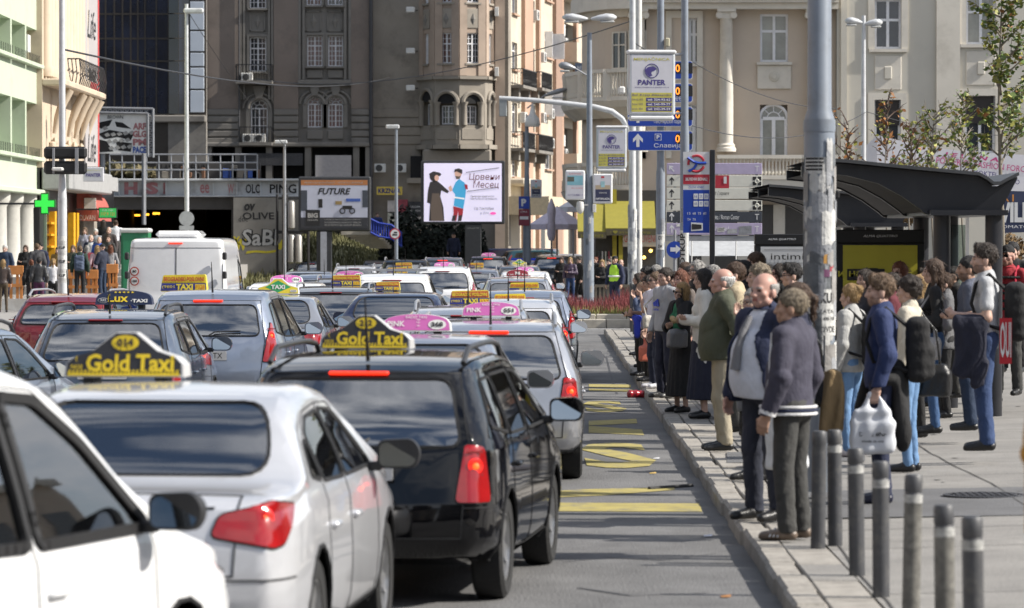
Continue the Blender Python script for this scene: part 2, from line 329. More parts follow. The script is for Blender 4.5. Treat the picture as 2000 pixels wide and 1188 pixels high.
# ================================================================ buildings
WGL=mat('window_glass',(.025,.032,.04),.06,var=.5,scale=.9,spec=.8)
WGR=mat('window_red_curtain',(.10,.03,.03),.12,var=.5,scale=1.5,spec=.7)
WGC=mat('window_pale_blind',(.30,.30,.27),.15,var=.25,scale=1.2,spec=.7)
WFR=mat('white_window_frame',(.75,.75,.77),.5,var=.08)
IRON=mat('black_iron',(.015,.015,.017),.5,var=.1)
WHP=mat('white_plastic',(.62,.62,.60),.45,var=.1,dirt=(.35,.34,.31),dscale=3)
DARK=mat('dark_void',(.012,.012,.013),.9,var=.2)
PIPE=mat('drain_pipe',(.05,.05,.055),.5)
class Fac:
 """a building front: x runs along the front, y goes into the building, z up; px/py are read on the front's own plane"""
 def __init__(s,root,O,u):s.r=root;s.O=Vector(O);s.u=Vector(u).normalized()
 def fx(s,px):
  k=(px-1000)/F;return(k*s.O.y-s.O.x)/(s.u.x-k*s.u.y)
 def Y(s,x):return s.O.y+s.u.y*x
 def fz(s,px,py):return PZ(py,s.Y(s.fx(px)))
 def rect(s,px0,py0,px1,py1,ref=None):
  pr=ref if ref is not None else(px0+px1)/2
  return s.fx(px0),s.fz(pr,py1),s.fx(px1),s.fz(pr,py0)
 def box(s,name,px0,py0,px1,py1,out,inn,m,bev=.0,ref=None,sub=None):
  a=s.rect(px0,py0,px1,py1,ref);return MB().box(a[0],-out,a[1],a[2],inn,a[3],bev).build(name,m,sub or s.r)
 def wall(s,name,r,holes,m,y=0.,d=.3,back=None):
  x0,z0,x1,z1=r;b=MB()
  xs=sorted({x0,x1,*[min(max(h[i],x0),x1)for h in holes for i in(0,2)]});zs=sorted({z0,z1,*[min(max(h[i],z0),z1)for h in holes for i in(1,3)]})
  for i in range(len(xs)-1):
   for j in range(len(zs)-1):
    cx,cz=(xs[i]+xs[i+1])/2,(zs[j]+zs[j+1])/2
    if any(h[0]<cx<h[2]and h[1]<cz<h[3]for h in holes):continue
    b.quad((xs[i],y,zs[j]),(xs[i+1],y,zs[j]),(xs[i+1],y,zs[j+1]),(xs[i],y,zs[j+1]))
  for h in holes:
   a,c,e,g=max(h[0],x0),max(h[1],z0),min(h[2],x1),min(h[3],z1)
   b.quad((a,y,c),(a,y+d,c),(a,y+d,g),(a,y,g));b.quad((e,y+d,c),(e,y,c),(e,y,g),(e,y+d,g))
   b.quad((a,y,c),(e,y,c),(e,y+d,c),(a,y+d,c));b.quad((a,y,g),(a,y+d,g),(e,y+d,g),(e,y,g))
  return b.build(name,m,s.r)
 def win(s,r,y=.14,leaf=2,tr=.36,mun=(2,2,4),fm=None,gm=None,arch=False,fw=.06,name='window'):
  x0,z0,x1,z1=r;fm=fm or WFR;b=MB();W=x1-x0;sp=z1-W/2 if arch else z1
  zt=sp if arch else z0+(z1-z0)*(1-tr)
  b.box(x0,y,z0,x0+fw,y+.08,sp);b.box(x1-fw,y,z0,x1,y+.08,sp);b.box(x0+fw,y,z0,x1-fw,y+.08,z0+fw)
  if not arch:b.box(x0+fw,y,z1-fw,x1-fw,y+.08,z1)
  cells=[]
  for k in range(leaf):
   a,c=x0+W*k/leaf,x0+W*(k+1)/leaf
   if k:b.box(a-fw*.6,y-.01,z0+fw,a+fw*.6,y+.07,z1-fw if not arch else sp)
   cells.append((a+fw*.6,z0+fw,c-fw*.6,zt-fw*.4))
   if tr>0 and not arch:cells.append((a+fw*.6,zt+fw*.6,c-fw*.6,z1-fw))
  if tr>0 or arch:b.box(x0+fw,y-.015,zt-fw*.5,x1-fw,y+.075,zt+fw*.6)
  mx_,mt_,mb_=mun
  for(a,c,e,g)in cells:
   nr=mt_ if c>zt else mb_
   for q in range(1,mx_):b.box(a+(e-a)*q/mx_-.014,y+.02,c,a+(e-a)*q/mx_+.014,y+.06,g)
   for q in range(1,nr):b.box(a,y+.021,c+(g-c)*q/nr-.014,e,y+.059,c+(g-c)*q/nr+.014)
  if arch:
   pts=[(x0+W/2-W/2*math.cos(math.pi*k/12),y+.04,sp+W/2*math.sin(math.pi*k/12))for k in range(13)]
   b.tube(pts,fw*.6,5)
   ip=[(x0+W/2-W*.24*math.cos(math.pi*k/8),y+.04,sp+W*.24*math.sin(math.pi*k/8))for k in range(9)];b.tube(ip,.025,4)
   for k in(2,4,6):b.tube([ip[k],pts[k*3//2]],.022,4)
  o=b.build(name,fm,s.r)
  for(a,c,e,g)in cells:MB().quad((a,y+.05,c),(e,y+.05,c),(e,y+.05,g),(a,y+.05,g)).build('pane',gm or WGL,o)
  if arch:meshobj('pane',[(p[0],y+.052,p[2])for p in pts],[tuple(range(12,-1,-1))],gm or WGL,o)
  return o
 def sill(s,r,m,out=.16,h=.1,over=.08):MB().box(r[0]-over,-out,r[1]-h,r[2]+over,.1,r[1]).build('sill',m,s.r)
 def balcony(s,r,m,out=.9,rail=True,zr=.95,solid=None):
  """slab with iron railing (or a solid parapet)"""
  x0,z0,x1,z1=r;b=MB().box(x0,-out,z0,x1,.05,z0+.16);o=b.build('balcony',m,s.r)
  if solid:MB().box(x0,-out,z0+.16,x1,-out+.14,z0+zr).box(x0,-out+.14,z0+.16,x0+.14,0,z0+zr).box(x1-.14,-out+.14,z0+.16,x1,0,z0+zr).build('parapet',solid,o)
  elif rail:
   q=MB();zt=z0+zr
   q.box(x0,-out,zt,x1,-out+.05,zt+.05).box(x0,-out+.05,zt,x0+.05,0,zt+.05).box(x1-.05,-out+.05,zt,x1,0,zt+.05)
   k=int((x1-x0)/.13)
   for i in range(k+1):xx=x0+.02+(x1-x0-.04)*i/k;q.box(xx-.011,-out+.01,z0+.16,xx+.011,-out+.03,zt)
   for i in range(1,6):q.box(x0+.01,-out*i/6,z0+.16,x0+.03,-out*i/6+.02,zt);q.box(x1-.03,-out*i/6,z0+.16,x1-.01,-out*i/6+.02,zt)
   for i in range(0,k,3):xx=x0+.08+(x1-x0-.16)*i/k;q.tube([(xx,-out+.02,z0+.3),(xx+.07,-out+.02,z0+.5),(xx,-out+.02,z0+.7)],.01,4)
   q.build('railing',IRON,o)
  return o
 def ac(s,x,z,out=.35,w=.8,h=.58):
  o=MB().box(x,-out,z,x+w,-.05,z+h,.03).build('air_conditioner',WHP,s.r)
  b=MB().lathe([(h*.4,0),(h*.4,.012),(h*.12,.02)],14,(x+w*.42,-out,z+h/2),FRONT);b.build('fan_grille',mat('ac_grille',(.05,.05,.05),.6),o)
  return o
# ---- the dark brown apartment block
BRN=mat('brown_plaster',(.225,.185,.158),.9,var=.12,scale=.35,bump=.15,bscale=20,dirt=(.10,.085,.075),dscale=.45,damt=.5)
GRY=mat('grey_render',(.215,.20,.18),.9,var=.14,scale=.5,bump=.15,bscale=20,dirt=(.085,.078,.07),dscale=.5,damt=.6)
GRL=mat('pale_render',(.28,.25,.21),.9,var=.14,scale=.6,bump=.15,bscale=20,dirt=(.12,.105,.09),dscale=.7,damt=.6)
YB=205.0
T=thing('apartment_block','brown and grey apartment block with white mullioned windows and rounded bay','building',(0,YB,0));fb=Fac(T,(0,YB,0),(1,0,0))
Wn={'a':(488,73,520,140),'b':(600,70,630,130),'c':(641,70,670,130),'t1':(488,-48,520,17),'t2':(599,-48,628,11),'t3':(640,-48,670,11),
'ar':(490,196,523,280),'br':(601,190,629,249),'cr':(641,190,670,249)}
H={k:fb.rect(*v)for k,v in Wn.items()}
xL,xR=fb.fx(402),fb.fx(722);ztop=fb.fz(500,-330)
zb0=fb.fz(500,283);zb1=fb.fz(500,213)
bays=((402,469),(535,583),(686,722))
fb.wall('wall',(fb.fx(469),zb0,fb.fx(535),ztop),[H['a'],H['t1'],H['ar']],GRY,y=.12)
fb.wall('wall',(fb.fx(583),zb0,fb.fx(686),ztop),[H['b'],H['c'],H['t2'],H['t3'],H['br'],H['cr']],GRY,y=.12)
for a,b in bays:
 MB().box(fb.fx(a),-.04,zb1,fb.fx(b),.9,ztop).build('wall_panel',BRN,T)
 for k in range(5):
  z0,z1=zb0+(zb1-zb0)*k/5,zb0+(zb1-zb0)*(k+1)/5
  MB().box(fb.fx(a)+.004,-.12,z0+.05,fb.fx(b)-.004,.9,z1-.03,.03).build('stone_course',GRY,T)
 MB().box(fb.fx(a)+.01,-.02,zb0,fb.fx(b)-.01,.9,zb1).build('wall_back',GRY,T)
for k,r in H.items():
 gm=WGR if k in('b','c','t2','br','cr')else WGL
 fb.win(r,y=.24,tr=.33,mun=(2,2,4),gm=gm,arch=(k in('ar','br','cr')))
 if not k.endswith('r'):fb.sill(r,GRY)
 f_=MB();x0,z0,x1,z1=r;g_=.14
 if k.endswith('r'):
  W=x1-x0;pts=[(x0+W/2-(W/2+.12)*math.cos(math.pi*q/14),.02,z1-W/2+(W/2+.12)*math.sin(math.pi*q/14))for q in range(15)]
  f_.tube(pts,.11,6);pts2=[(x0+W/2-(W/2+.42)*math.cos(math.pi*q/14),.05,z1-W/2+(W/2+.34)*math.sin(math.pi*q/14))for q in range(15)];f_.tube(pts2,.07,6)
  f_.box(x0-.25,-.02,z0,x0-.04,.11,z1-W/2);f_.box(x1+.04,-.02,z0,x1+.25,.11,z1-W/2)
  f_.add([(x0+W*.3,-.1,z1+.1),(x1-W*.3,-.1,z1+.1),(x1-W*.12,-.1,z1+.75),(x0+W*.12,-.1,z1+.75),(x0+W*.3,.12,z1+.1),(x1-W*.3,.12,z1+.1),(x1-W*.12,.12,z1+.75),(x0+W*.12,.12,z1+.75)],[(0,1,2,3),(1,5,6,2),(4,0,3,7),(3,2,6,7),(0,4,5,1)])
 else:
  f_.box(x0-g_,-.02,z0,x0-.02,.12,z1+g_);f_.box(x1+.02,-.02,z0,x1+g_,.12,z1+g_);f_.box(x0-.02,-.02,z1+.02,x1+.02,.12,z1+g_)
 f_.build('moulding',GRY,T)
for px in(612,654,503):
 a=fb.rect(px-15,22,px+15,62);b=MB()
 for(q0,q1,q2,q3)in((a[0],a[1],a[2],a[1]+.06),(a[0],a[3]-.06,a[2],a[3]),(a[0],a[1],a[0]+.06,a[3]),(a[2]-.06,a[1],a[2],a[3])):b.box(q0,.06,q1,q2,.13,q3)
 cx,cz=(a[0]+a[2])/2,(a[1]+a[3])/2
 b.add([(cx-.16,.1,cz),(cx,.1,cz-.42),(cx+.16,.1,cz),(cx,.1,cz+.42),(cx,.0,cz)],[(0,1,4),(1,2,4),(2,3,4),(3,0,4)])
 b.build('relief_panel',GRY,T)
for(a,b)in((600,630),(641,670)):
 fb.box('apron_panel',a,137,b,153,.0,.12,GRY,.02);fb.box('apron_panel',a,255,b,272,.0,.12,GRY,.02)
fb.box('cornice',582,157,687,165,.3,.11,GRY,.03);fb.box('cornice',583,165.2,686,168,.18,.11,GRY)
for px in(583,591,672,681):fb.box('pilaster',px,-60,px+5,156,.06,.11,GRY)
for px in(469,475,524,530):fb.box('pilaster',px,-60,px+4,195,.05,.11,GRY)
fb.box('string_course',402,279,722,287,.35,.9,GRY,.04)
fb.balcony(fb.rect(463,128,534,165),GRY,1.0,zr=.98);fb.balcony(fb.rect(469,252,533,285),GRY,.8,zr=.95)
for x,py in((fb.fx(472),160),(fb.fx(475),279),(fb.fx(497),279)):fb.ac(x,fb.fz(490,py),.5,.62,.45)
MB().tube([(fb.fx(725),-.15,0),(fb.fx(725),-.15,ztop)],.1,8).build('drain_pipe',PIPE,T)
MB().tube([(fb.fx(468),-.12,zb0),(fb.fx(468),-.12,ztop)],.05,6).build('drain_pipe',PIPE,T)
MB().tube([(fb.fx(404),-.12,zb0),(fb.fx(404),-.12,ztop)],.06,6).build('drain_pipe',PIPE,T)
# recessed wall and round bay
fb.wall('wall',(fb.fx(722),fb.fz(760,205),fb.fx(822),ztop),[],GRL,y=.5)
for k in range(4):MB().box(fb.fx(722),.38,zb0+(zb1-zb0)*k/4+.04,fb.fx(822),.6,zb0+(zb1-zb0)*(k+1)/4-.02,.02).build('stone_course',GRL,T)
MB().box(fb.fx(722),.45,0,fb.fx(822),.9,zb1+.25).build('wall',GRL,T)
for py in(20,100,172):
 b=MB().tube([(fb.fx(815),.4,fb.fz(815,py)),(fb.fx(807),-.3,fb.fz(815,py+2))],.03,6);o=b.build('lamp_arm',IRON,T)
 x=fb.fx(803);z=fb.fz(803,py);MB().box(x-.25,-.75,z-.18,x+.22,-.3,z+.12,.04).build('floodlight',WHP,o)
# bay: facets through plan points
pl=[(820,.5),(851,-.9),(898,-1.35),(948,-.75),(967,.7)]
pts=[(fb.fx(px),y)for px,y in pl]
PKB=mat('bay_plaster',(.40,.315,.25),.9,var=.1,scale=.5,dirt=(.2,.16,.13),dscale=.6,damt=.45)
bayw={0:[(829,837)],1:[(858,887)],2:[(911,937)],3:[(954,961)]}
for i in range(4):
 (xa,ya),(xb,yb)=pts[i],pts[i+1]
 fr=Fac(T,(0,0,0),(1,0,0));L_=math.hypot(xb-xa,yb-ya);ang=math.atan2(yb-ya,xb-xa)
 S=D.objects.new('bay_front',None);link(S,T);S.location=(xa,ya,0);S.rotation_euler=(0,0,ang);fr.r=S
 def lx(px):return(fb.fx(px)-xa)/(xb-xa)*L_
 zz=lambda py:fb.fz(880,py)
 wn=[]
 for a,b in bayw[i]:
  wn+=[(lx(a),zz(126),lx(b),zz(67)),(lx(a),zz(8),lx(b),zz(-50))]
 ar=(lx({0:824,1:855,2:907,3:953}[i]),zz(246),lx({0:846,1:892,2:939,3:963}[i]),zz(204 if i in(1,2)else 200))
 fr.wall('wall',(0,zz(150),L_,ztop),wn,PKB,d=.2);fr.wall('wall',(0,zz(283),L_,zz(150)),[ar],GRL,d=.35)
 for r in wn:fr.win(r,y=.1,gm=WGR if i==1 else WGL,mun=(2,2,3));fr.sill(r,GRL,.1)
 for r in wn[:1]:
  m_=(r[0]+r[2])/2;w_=min(.6,(r[2]-r[0])*.9);b=MB().box(m_-w_,-.05,zz(58),m_+w_,0,zz(20),.02);b.build('relief_panel',GRL,S)
  MB().add([(m_-.15,-.06,zz(40)),(m_,-.06,zz(52)),(m_+.15,-.06,zz(40)),(m_,-.06,zz(28)),(m_,-.14,zz(40))],[(0,1,4),(1,2,4),(2,3,4),(3,0,4)]).build('lozenge',GRY,S)
  for e in(.0,L_-.42):MB().box(e,-.07,zz(150),e+.42,0,ztop).build('pilaster',PKB,S)
 x0,z0,x1,z1=ar;W=x1-x0;cz=z1
 b=MB();A=[(x0+W/2-W/2*math.cos(math.pi*q/12),cz+W/2*math.sin(math.pi*q/12))for q in range(13)]
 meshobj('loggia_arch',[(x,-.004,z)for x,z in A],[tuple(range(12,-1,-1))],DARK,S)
 b.tube([(x0+W/2-(W/2+.1)*math.cos(math.pi*q/12),-.05,cz+(W/2+.1)*math.sin(math.pi*q/12))for q in range(13)],.12,6);b.build('arch_moulding',GRL,S)
 MB().quad((x0,.34,z0),(x1,.34,z0),(x1,.34,z1),(x0,.34,z1)).build('loggia_back',mat('loggia_wall',(.16,.145,.12),.9),S)
 if W>.7:fr.win((x0+W*.15,z0+.05,x1-W*.15,z1-.1),y=.28,mun=(2,1,3),tr=0)
 for e in(x0,x1):MB().lathe([(.17,z0),(.15,z0+.1),(.135,z1-.12),(.2,z1),(.22,z1+.08)],12,(e,-.02,0)).build('column',GRL,S,40)
 fr.r=S;MB().box(.12,-.04,zz(274),L_-.12,0,zz(252),.02).build('apron_panel',GRL,S)
 MB().box(-.05,-.22,zz(157),L_+.05,.1,zz(151)).build('cornice',GRL,S);MB().box(-.05,-.25,zz(292),L_+.05,.3,zz(283.5)).build('cornice',GRL,S)
MB().box(fb.fx(826),-.9,fb.fz(880,318),fb.fx(960),.5,fb.fz(880,292.5),.1).build('bay_base',GRL,T)
MB().box(fb.fx(967),.3,0,fb.fx(986),1.2,ztop).build('wall',PKB,T)
for py in(15,132):MB().box(fb.fx(966),-.35,fb.fz(970,py+18),fb.fx(974),.28,fb.fz(970,py),.02).build('air_conditioner',WHP,T)
MB().box(xL,1,0,fb.fx(986),14,ztop+.5).build('building_core',GRY,T)
# ground floor: dark arcade, columns, shop sign, posters, air conditioners
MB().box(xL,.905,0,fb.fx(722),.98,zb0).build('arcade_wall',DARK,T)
for px in(402,460,520,596,690,714):fb.box('pier',px,287,px+12,560,.2,.9,GRY)
fb.box('hanging_tarpaulin',617,304,687,346,.5,-.46,mat('tarpaulin',(.40,.38,.38),.8,var=.1))
for k in range(7):fb.box('shutter_slat',470,300+k*3.4,592,303+k*3.4,.25,-.2,mat('dark_shutter',(.06,.06,.065),.5))
for px in(731,771):fb.ac(fb.fx(px),fb.fz(px,337),.1,.62,.46)
fb.box('shop_sign',736,365,786,381,.2,.0,mat('sign_yellow',(.62,.46,.08),.6,var=.1))
text('KRZNAR',1.2,.26,mat('sign_blue',(.02,.03,.16),.6),T,FM((fb.fx(761),-.2,fb.fz(761,373))),bold=.04)
PM_=[mat('poster%d'%i,c,.8,var=.4,scale=2.5)for i,c in enumerate([(.45,.42,.40),(.30,.06,.08),(.04,.04,.045),(.5,.5,.42),(.22,.2,.2)])]
k=0
for px,py,w_,h_ in((757,392,17,22),(776,390,20,26),(798,394,24,28),(757,416,20,26),(780,420,20,22),(802,424,22,24)):
 fb.box('poster',px,py,px+w_,py+h_,.06+.002*k,.44,PM_[k%5]);k+=1
text('BULGAR',.6,.1,WHP,T,FM((fb.fx(810),-.08,fb.fz(810,404))));text('TELEFON',.6,.1,WHP,T,FM((fb.fx(810),-.08,fb.fz(810,412))))
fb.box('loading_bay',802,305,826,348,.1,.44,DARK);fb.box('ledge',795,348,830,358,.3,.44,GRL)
# ---- sunlit peach tower receding to the right
PCH=mat('peach_plaster',(.44,.29,.21),.9,var=.1,scale=.4,dirt=(.3,.22,.17),dscale=.5,damt=.4)
CRM=mat('cream_render',(.52,.46,.37),.9,var=.1,scale=.5,dirt=(.33,.28,.22),dscale=.7,damt=.5)
O=Vector((PX(984,206.5),206.5,0));E=Vector((PX(1176,246),246,0));u=(E-O).normalized()
T=thing('apartment_tower','tall sunlit peach apartment house with balconies and many air conditioners','building',O,math.atan2(u.y,u.x));ft=Fac(T,O,u)
zt_=30;holes=[]
def col(px0,px1,rows):return[(ft.fx(px0),ft.fz(px0,r1),ft.fx(px1),ft.fz(px0,r0))for r0,r1 in rows]
W1=col(1000,1010,((-20,26),(82,135),(200,260),(310,345)));W2=col(1036,1044,((0,35),(93,150),(205,258)));W3=col(1064,1077,((-5,0),(62,112),(176,225),(282,330)));W4=col(1124,1134,((84,120),(190,225)))
LG=col(1095,1119,((-60,-2),(42,118),(150,226),(248,335)));W5=col(1158,1165,((0,35),(70,90),(108,124)))
ft.wall('wall',(0,0,ft.fx(1176),zt_),W1+W2+W3+W4+LG+W5,CRM,d=.35)
for r in W1+W2+W3+W4+W5:ft.win(r,y=.15,leaf=2,tr=.3,mun=(1,1,1));ft.sill(r,PCH)
for r in LG:
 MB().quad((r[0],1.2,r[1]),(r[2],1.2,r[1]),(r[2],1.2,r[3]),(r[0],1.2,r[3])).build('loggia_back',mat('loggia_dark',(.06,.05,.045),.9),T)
 MB().quad((r[0],.35,r[3]),(r[2],.35,r[3]),(r[2],1.2,r[3]),(r[0],1.2,r[3])).quad((r[0],.35,r[1]),(r[0],1.2,r[1]),(r[0],1.2,r[3]),(r[0],.35,r[3])).quad((r[2],.35,r[1]),(r[2],1.2,r[1]),(r[2],1.2,r[3]),(r[2],.35,r[3])).build('loggia_lining',GRL,T)
 ft.win((r[0]+.5,r[1]+.1,r[2]-.6,r[3]-.7),y=1.0,mun=(1,1,1))
 ft.balcony((r[0]-.2,r[1]-.1,r[2]+.3,r[1]+.9),CRM,1.0,solid=CRM,zr=1.15)
 ft.ac(r[0]+.8,r[1]+1.5,-.3,.9,.7);ft.ac(r[0]+.6,r[1]+.75,.25,.8,.6)
for a,b,q in((1018,1034,PCH),(1046,1049,PCH),(1079,1092,mat('brown_pilaster',(.30,.20,.15),.9)),(1092,1094.5,PCH),(1119,1123,PCH),(985,990,GRL)):
 MB().box(ft.fx(a),-.22,0,ft.fx(b),.01,zt_).build('pilaster',q,T)
for r in W3[1:3]:
 MB().box(r[2]+.05,-.75,r[1],r[2]+.12,-.05,r[3]).build('shutter',WFR,T);MB().box(r[0],-.45,r[1],r[0]+.08,-.03,r[3]).build('shutter',WFR,T)
for px,py in((1036,40),(1050,122),(1012,240),(1050,240),(1066,232),(1066,290),(1124,140),(1136,320),(1136,55)):ft.ac(ft.fx(px),ft.fz(px,py),.4)
for px0,px1,py in((990,1017,165),(1028,1048,170),(990,1014,288),(1022,1050,292)):
 r=(ft.fx(px0),ft.fz(px0,py+7),ft.fx(px1),0);ft.balcony(r,GRY,.9,zr=1.0)
 MB().box(r[0]+.4,-.6,r[1]-.5,r[0]+.9,0,r[1]).box(r[2]-.9,-.6,r[1]-.5,r[2]-.4,0,r[1]).build('corbel',GRY,T)
MB().tube([(ft.fx(1145),-.15,0),(ft.fx(1145),-.15,zt_)],.14,6).build('drain_pipe',PIPE,T)
for px,py,w_ in((990,348,30),(1090,350,45)):MB().box(ft.fx(px),-1.0,ft.fz(px,py+14),ft.fx(px+w_),0,ft.fz(px,py),.1).build('balcony',CRM,T)
MB().box(ft.fx(986),-2.4,ft.fz(1000,420),ft.fx(1016),0,ft.fz(1000,385)).build('shop_awning',mat('cream_awning',(.55,.48,.34),.8),T)
for px in(1020,1050,1080,1110,1135):MB().box(ft.fx(px),-.02,.2,ft.fx(px+14),.05,3.6).build('shop_window',WGL,T)
MB().box(0,.36+.9,0,ft.fx(1176),16,zt_).build('building_core',CRM,T)
# blue sign on the tower
MB().box(0,0,0,4.7,.18,2.3).build('banner_sign',mat('sign_slate',(.05,.08,.14),.6),None,loc=P(1123,146,215));bn=D.objects['banner_sign'];tag(bn,'small slate blue banner reading MEDIA beside the peach tower','sign')
bn.scale=(.24,1,.28);text('MEDIA',3.6,1.2,mat('sign_pale',(.35,.4,.48),.6),bn,FM((2.35,-.004,1.15)))
# ---- the big beige corner house on the right
BEI=mat('beige_plaster',(.54,.455,.37),.9,var=.07,scale=.3,dirt=(.45,.38,.31),dscale=.5,damt=.35)
CRE=mat('cream_stone',(.62,.58,.51),.85,var=.07,scale=.6,dirt=(.36,.33,.28),dscale=.8,damt=.4)
GRW=mat('grey_wing_plaster',(.54,.51,.445),.9,var=.06,scale=.3,dirt=(.45,.43,.38),dscale=.5,damt=.35)
YR=165.0
T=thing('corner_house','large beige corner house with cream columns and stone balustrades','building',(0,YR,0));fr=Fac(T,(0,YR,0),(1,0,0))
ztr=fr.fz(1400,-260);zg=0
W=[(1484,28,1539,122),(1345,36,1366,125),(1484,205,1538,310),(1345,205,1366,310),(1484,-150,1539,-56)]
WR=[(1706,0,1758,97),(1884,-20,1942,88),(1706,196,1757,300),(1882,188,1941,300)]
h1=[fr.rect(*q)for q in W];h2=[fr.rect(*q)for q in WR]
fr.wall('wall',(fr.fx(1240),0,fr.fx(1632),ztr),h1,BEI);fr.wall('wall',(fr.fx(1632),0,fr.fx(2080),ztr),h2,GRW,y=-.35,d=.3)
for i,r in enumerate(h1):fr.win(r,y=.12,tr=.36,mun=(1,1,1),gm=WGC if i!=4 else WGL,arch=(i in(2,3)),fw=.13 if i in(2,3)else.1);fr.sill(r,CRE,.22,.12,.15)
for i,r in enumerate(h2):fr.win(r,y=-.22,tr=.42,mun=(1,1,1),gm=WGC if i==1 else WGL,fw=.1)
for i,r in enumerate(h2):
 MB().box(r[0]-.25,-.5,r[1]-.14,r[2]+.25,-.3,r[1]).build('sill',CRE,T)
 for a,b in((r[0]-.28,r[0]),(r[2],r[2]+.28)):MB().box(a,-.42,r[1],b,-.3,r[3]+.3).build('architrave',CRE,T)
 MB().box(r[0],-.42,r[3],r[2],-.3,r[3]+.3).build('architrave',CRE,T)
 if i<2:
  MB().box(r[0]+.0,-.40,r[1]-1.75,r[2],-.3,r[1]-.3,.02).build('apron_panel',CRE,T)
  cx=(r[0]+r[2])/2;MB().box(cx-.16,-.47,r[1]-1.3,cx+.16,-.402,r[1]-.75,.05).build('carved_rosette',GRW,T)
for i in(2,3):
 r=h2[i];MB().box(r[0]+.06,-.30,(r[1]+r[3])/2+.05,r[2]-.06,-.25,r[3]-.03).build('blind',mat('dark_blind',(.03,.024,.022),.7),T)
r=h1[0];MB().box(r[0]-.12,-.1,r[1]-1.15,r[2]+.12,0,r[1]-.13,.02).build('apron_panel',CRE,T)
MB().lathe([(.22,0),(.2,.05),(.12,.06),(.1,.1)],16,((r[0]+r[2])/2,-.1,r[1]-.62),FRONT).build('carved_rosette',GRW,T)
for px,q in((1343,24),(1481,62)):pass
# pilaster strips, columns, cornice, base
for a,b,m_ in((1300,1372,CRE),(1250,1262,BEI)):MB().box(fr.fx(a),-.12,fr.fz(1300,310),fr.fx(a)+.25,0,fr.fz(1300,22)).box(fr.fx(b)-.25,-.12,fr.fz(1300,310),fr.fx(b),0,fr.fz(1300,22)).box(fr.fx(a)+.25,-.12,fr.fz(1300,36),fr.fx(b)-.25,0,fr.fz(1300,22)).build('pilaster',m_,T)
for px in(1417,1590,1246):
 zc0,zc1=fr.fz(1417,297),fr.fz(1417,20);x=fr.fx(px);y0=-.42
 MB().lathe([(.42,zc0),(.42,zc0+.14),(.36,zc0+.2),(.38,zc0+.28),(.30,zc0+.36),(.305,zc0+2),(.265,zc1-.45),(.30,zc1-.4)],20,(x,y0,0)).build('column',CRE,T,40)
 b=MB().box(x-.4,y0-.38,zc1-.12,x+.4,0,zc1)
 for s_ in(-1,1):b.lathe([(.15,-.32),(.17,0),(.15,.32)],12,(x+s_*.3,y0,zc1-.26),Matrix.Rotation(R(90),3,'X'))
 b.box(x-.3,y0-.28,zc1-.4,x+.3,y0+.28,zc1-.12);b.build('capital',CRE,T,40)
for(p0,p1,o_)in((8,20,.75),(0,8,.95),(-14,0,1.1)):MB().box(fr.fx(1240)+.002*p0,-o_,fr.fz(1400,p1),fr.fx(1634),.1,fr.fz(1400,p0)-.004).build('cornice',CRE,T)
for a,b in((1640,1652),(1826,1872)):MB().box(fr.fx(a),-.5,0,fr.fx(b),-.34,ztr).build('pilaster',CRE if a>1800 else GRW,T)
# balustrade along the first floor
zb_=fr.fz(1450,347);zt2=fr.fz(1450,304)
o=MB().box(fr.fx(1398),-1.25,zb_-.9,fr.fx(1640),-.4,zb_-.1).box(fr.fx(1398),-1.3,zb_-.1,fr.fx(1640),-.38,zb_+.08).box(fr.fx(1398),-1.2,zt2-.16,fr.fx(1640),-.9,zt2).build('balustrade',CRE,T)
bp=None
for i in range(34):
 px=1402+i*6.9
 if px>1636:break
 if bp is None:bp=MB().lathe([(.05,0),(.085,.12),(.04,.35),(.05,.6),(.07,zt2-.16-zb_-.08)],8).build('baluster',CRE,o,60);q=bp
 else:q=bp.copy();link(q,o)
 q.location=(fr.fx(px),-1.05,zb_+.08)
# rounded corner with balcony
RC=3.6;cx0=fr.fx(1242);nseg=10
cor=[]
for k in range(nseg+1):
 t=R(90)*k/nseg;cor.append((cx0-RC*math.sin(t)*.62,RC*(1-math.cos(t))*1.4))
b=MB()
for k in range(nseg):b.quad((cor[k+1][0],cor[k+1][1],0),(cor[k][0],cor[k][1],0),(cor[k][0],cor[k][1],ztr),(cor[k+1][0],cor[k+1][1],ztr))
b.build('corner_wall',BEI,T,60)
for p0,p1,o_ in((20,34,.25),(-10,20,.8)):
 b=MB();c2=[(cx0-(RC+o_)*math.sin(R(90)*k/nseg)*.62-0,RC*1.4-(RC+o_/1.0)*math.cos(R(90)*k/nseg)*1.4-0)for k in range(nseg+1)]
 za,zb2=fr.fz(1240,p1),fr.fz(1240,p0)
 for k in range(nseg):
  for z_ in(za,zb2):b.quad((c2[k+1][0],c2[k+1][1],z_),(c2[k][0],c2[k][1],z_),(cor[k][0],cor[k][1]+.01,z_),(cor[k+1][0],cor[k+1][1]+.01,z_))
  b.quad((c2[k+1][0],c2[k+1][1],za),(c2[k][0],c2[k][1],za),(c2[k][0],c2[k][1],zb2),(c2[k+1][0],c2[k+1][1],zb2))
 b.build('cornice',CRE,T,50)
def ring(off,k,n=14,A=R(100)):
 t=A*k/n;return(cx0-(RC+off)*math.sin(t)*.62,RC*1.4-(RC+off)*math.cos(t)*1.4)
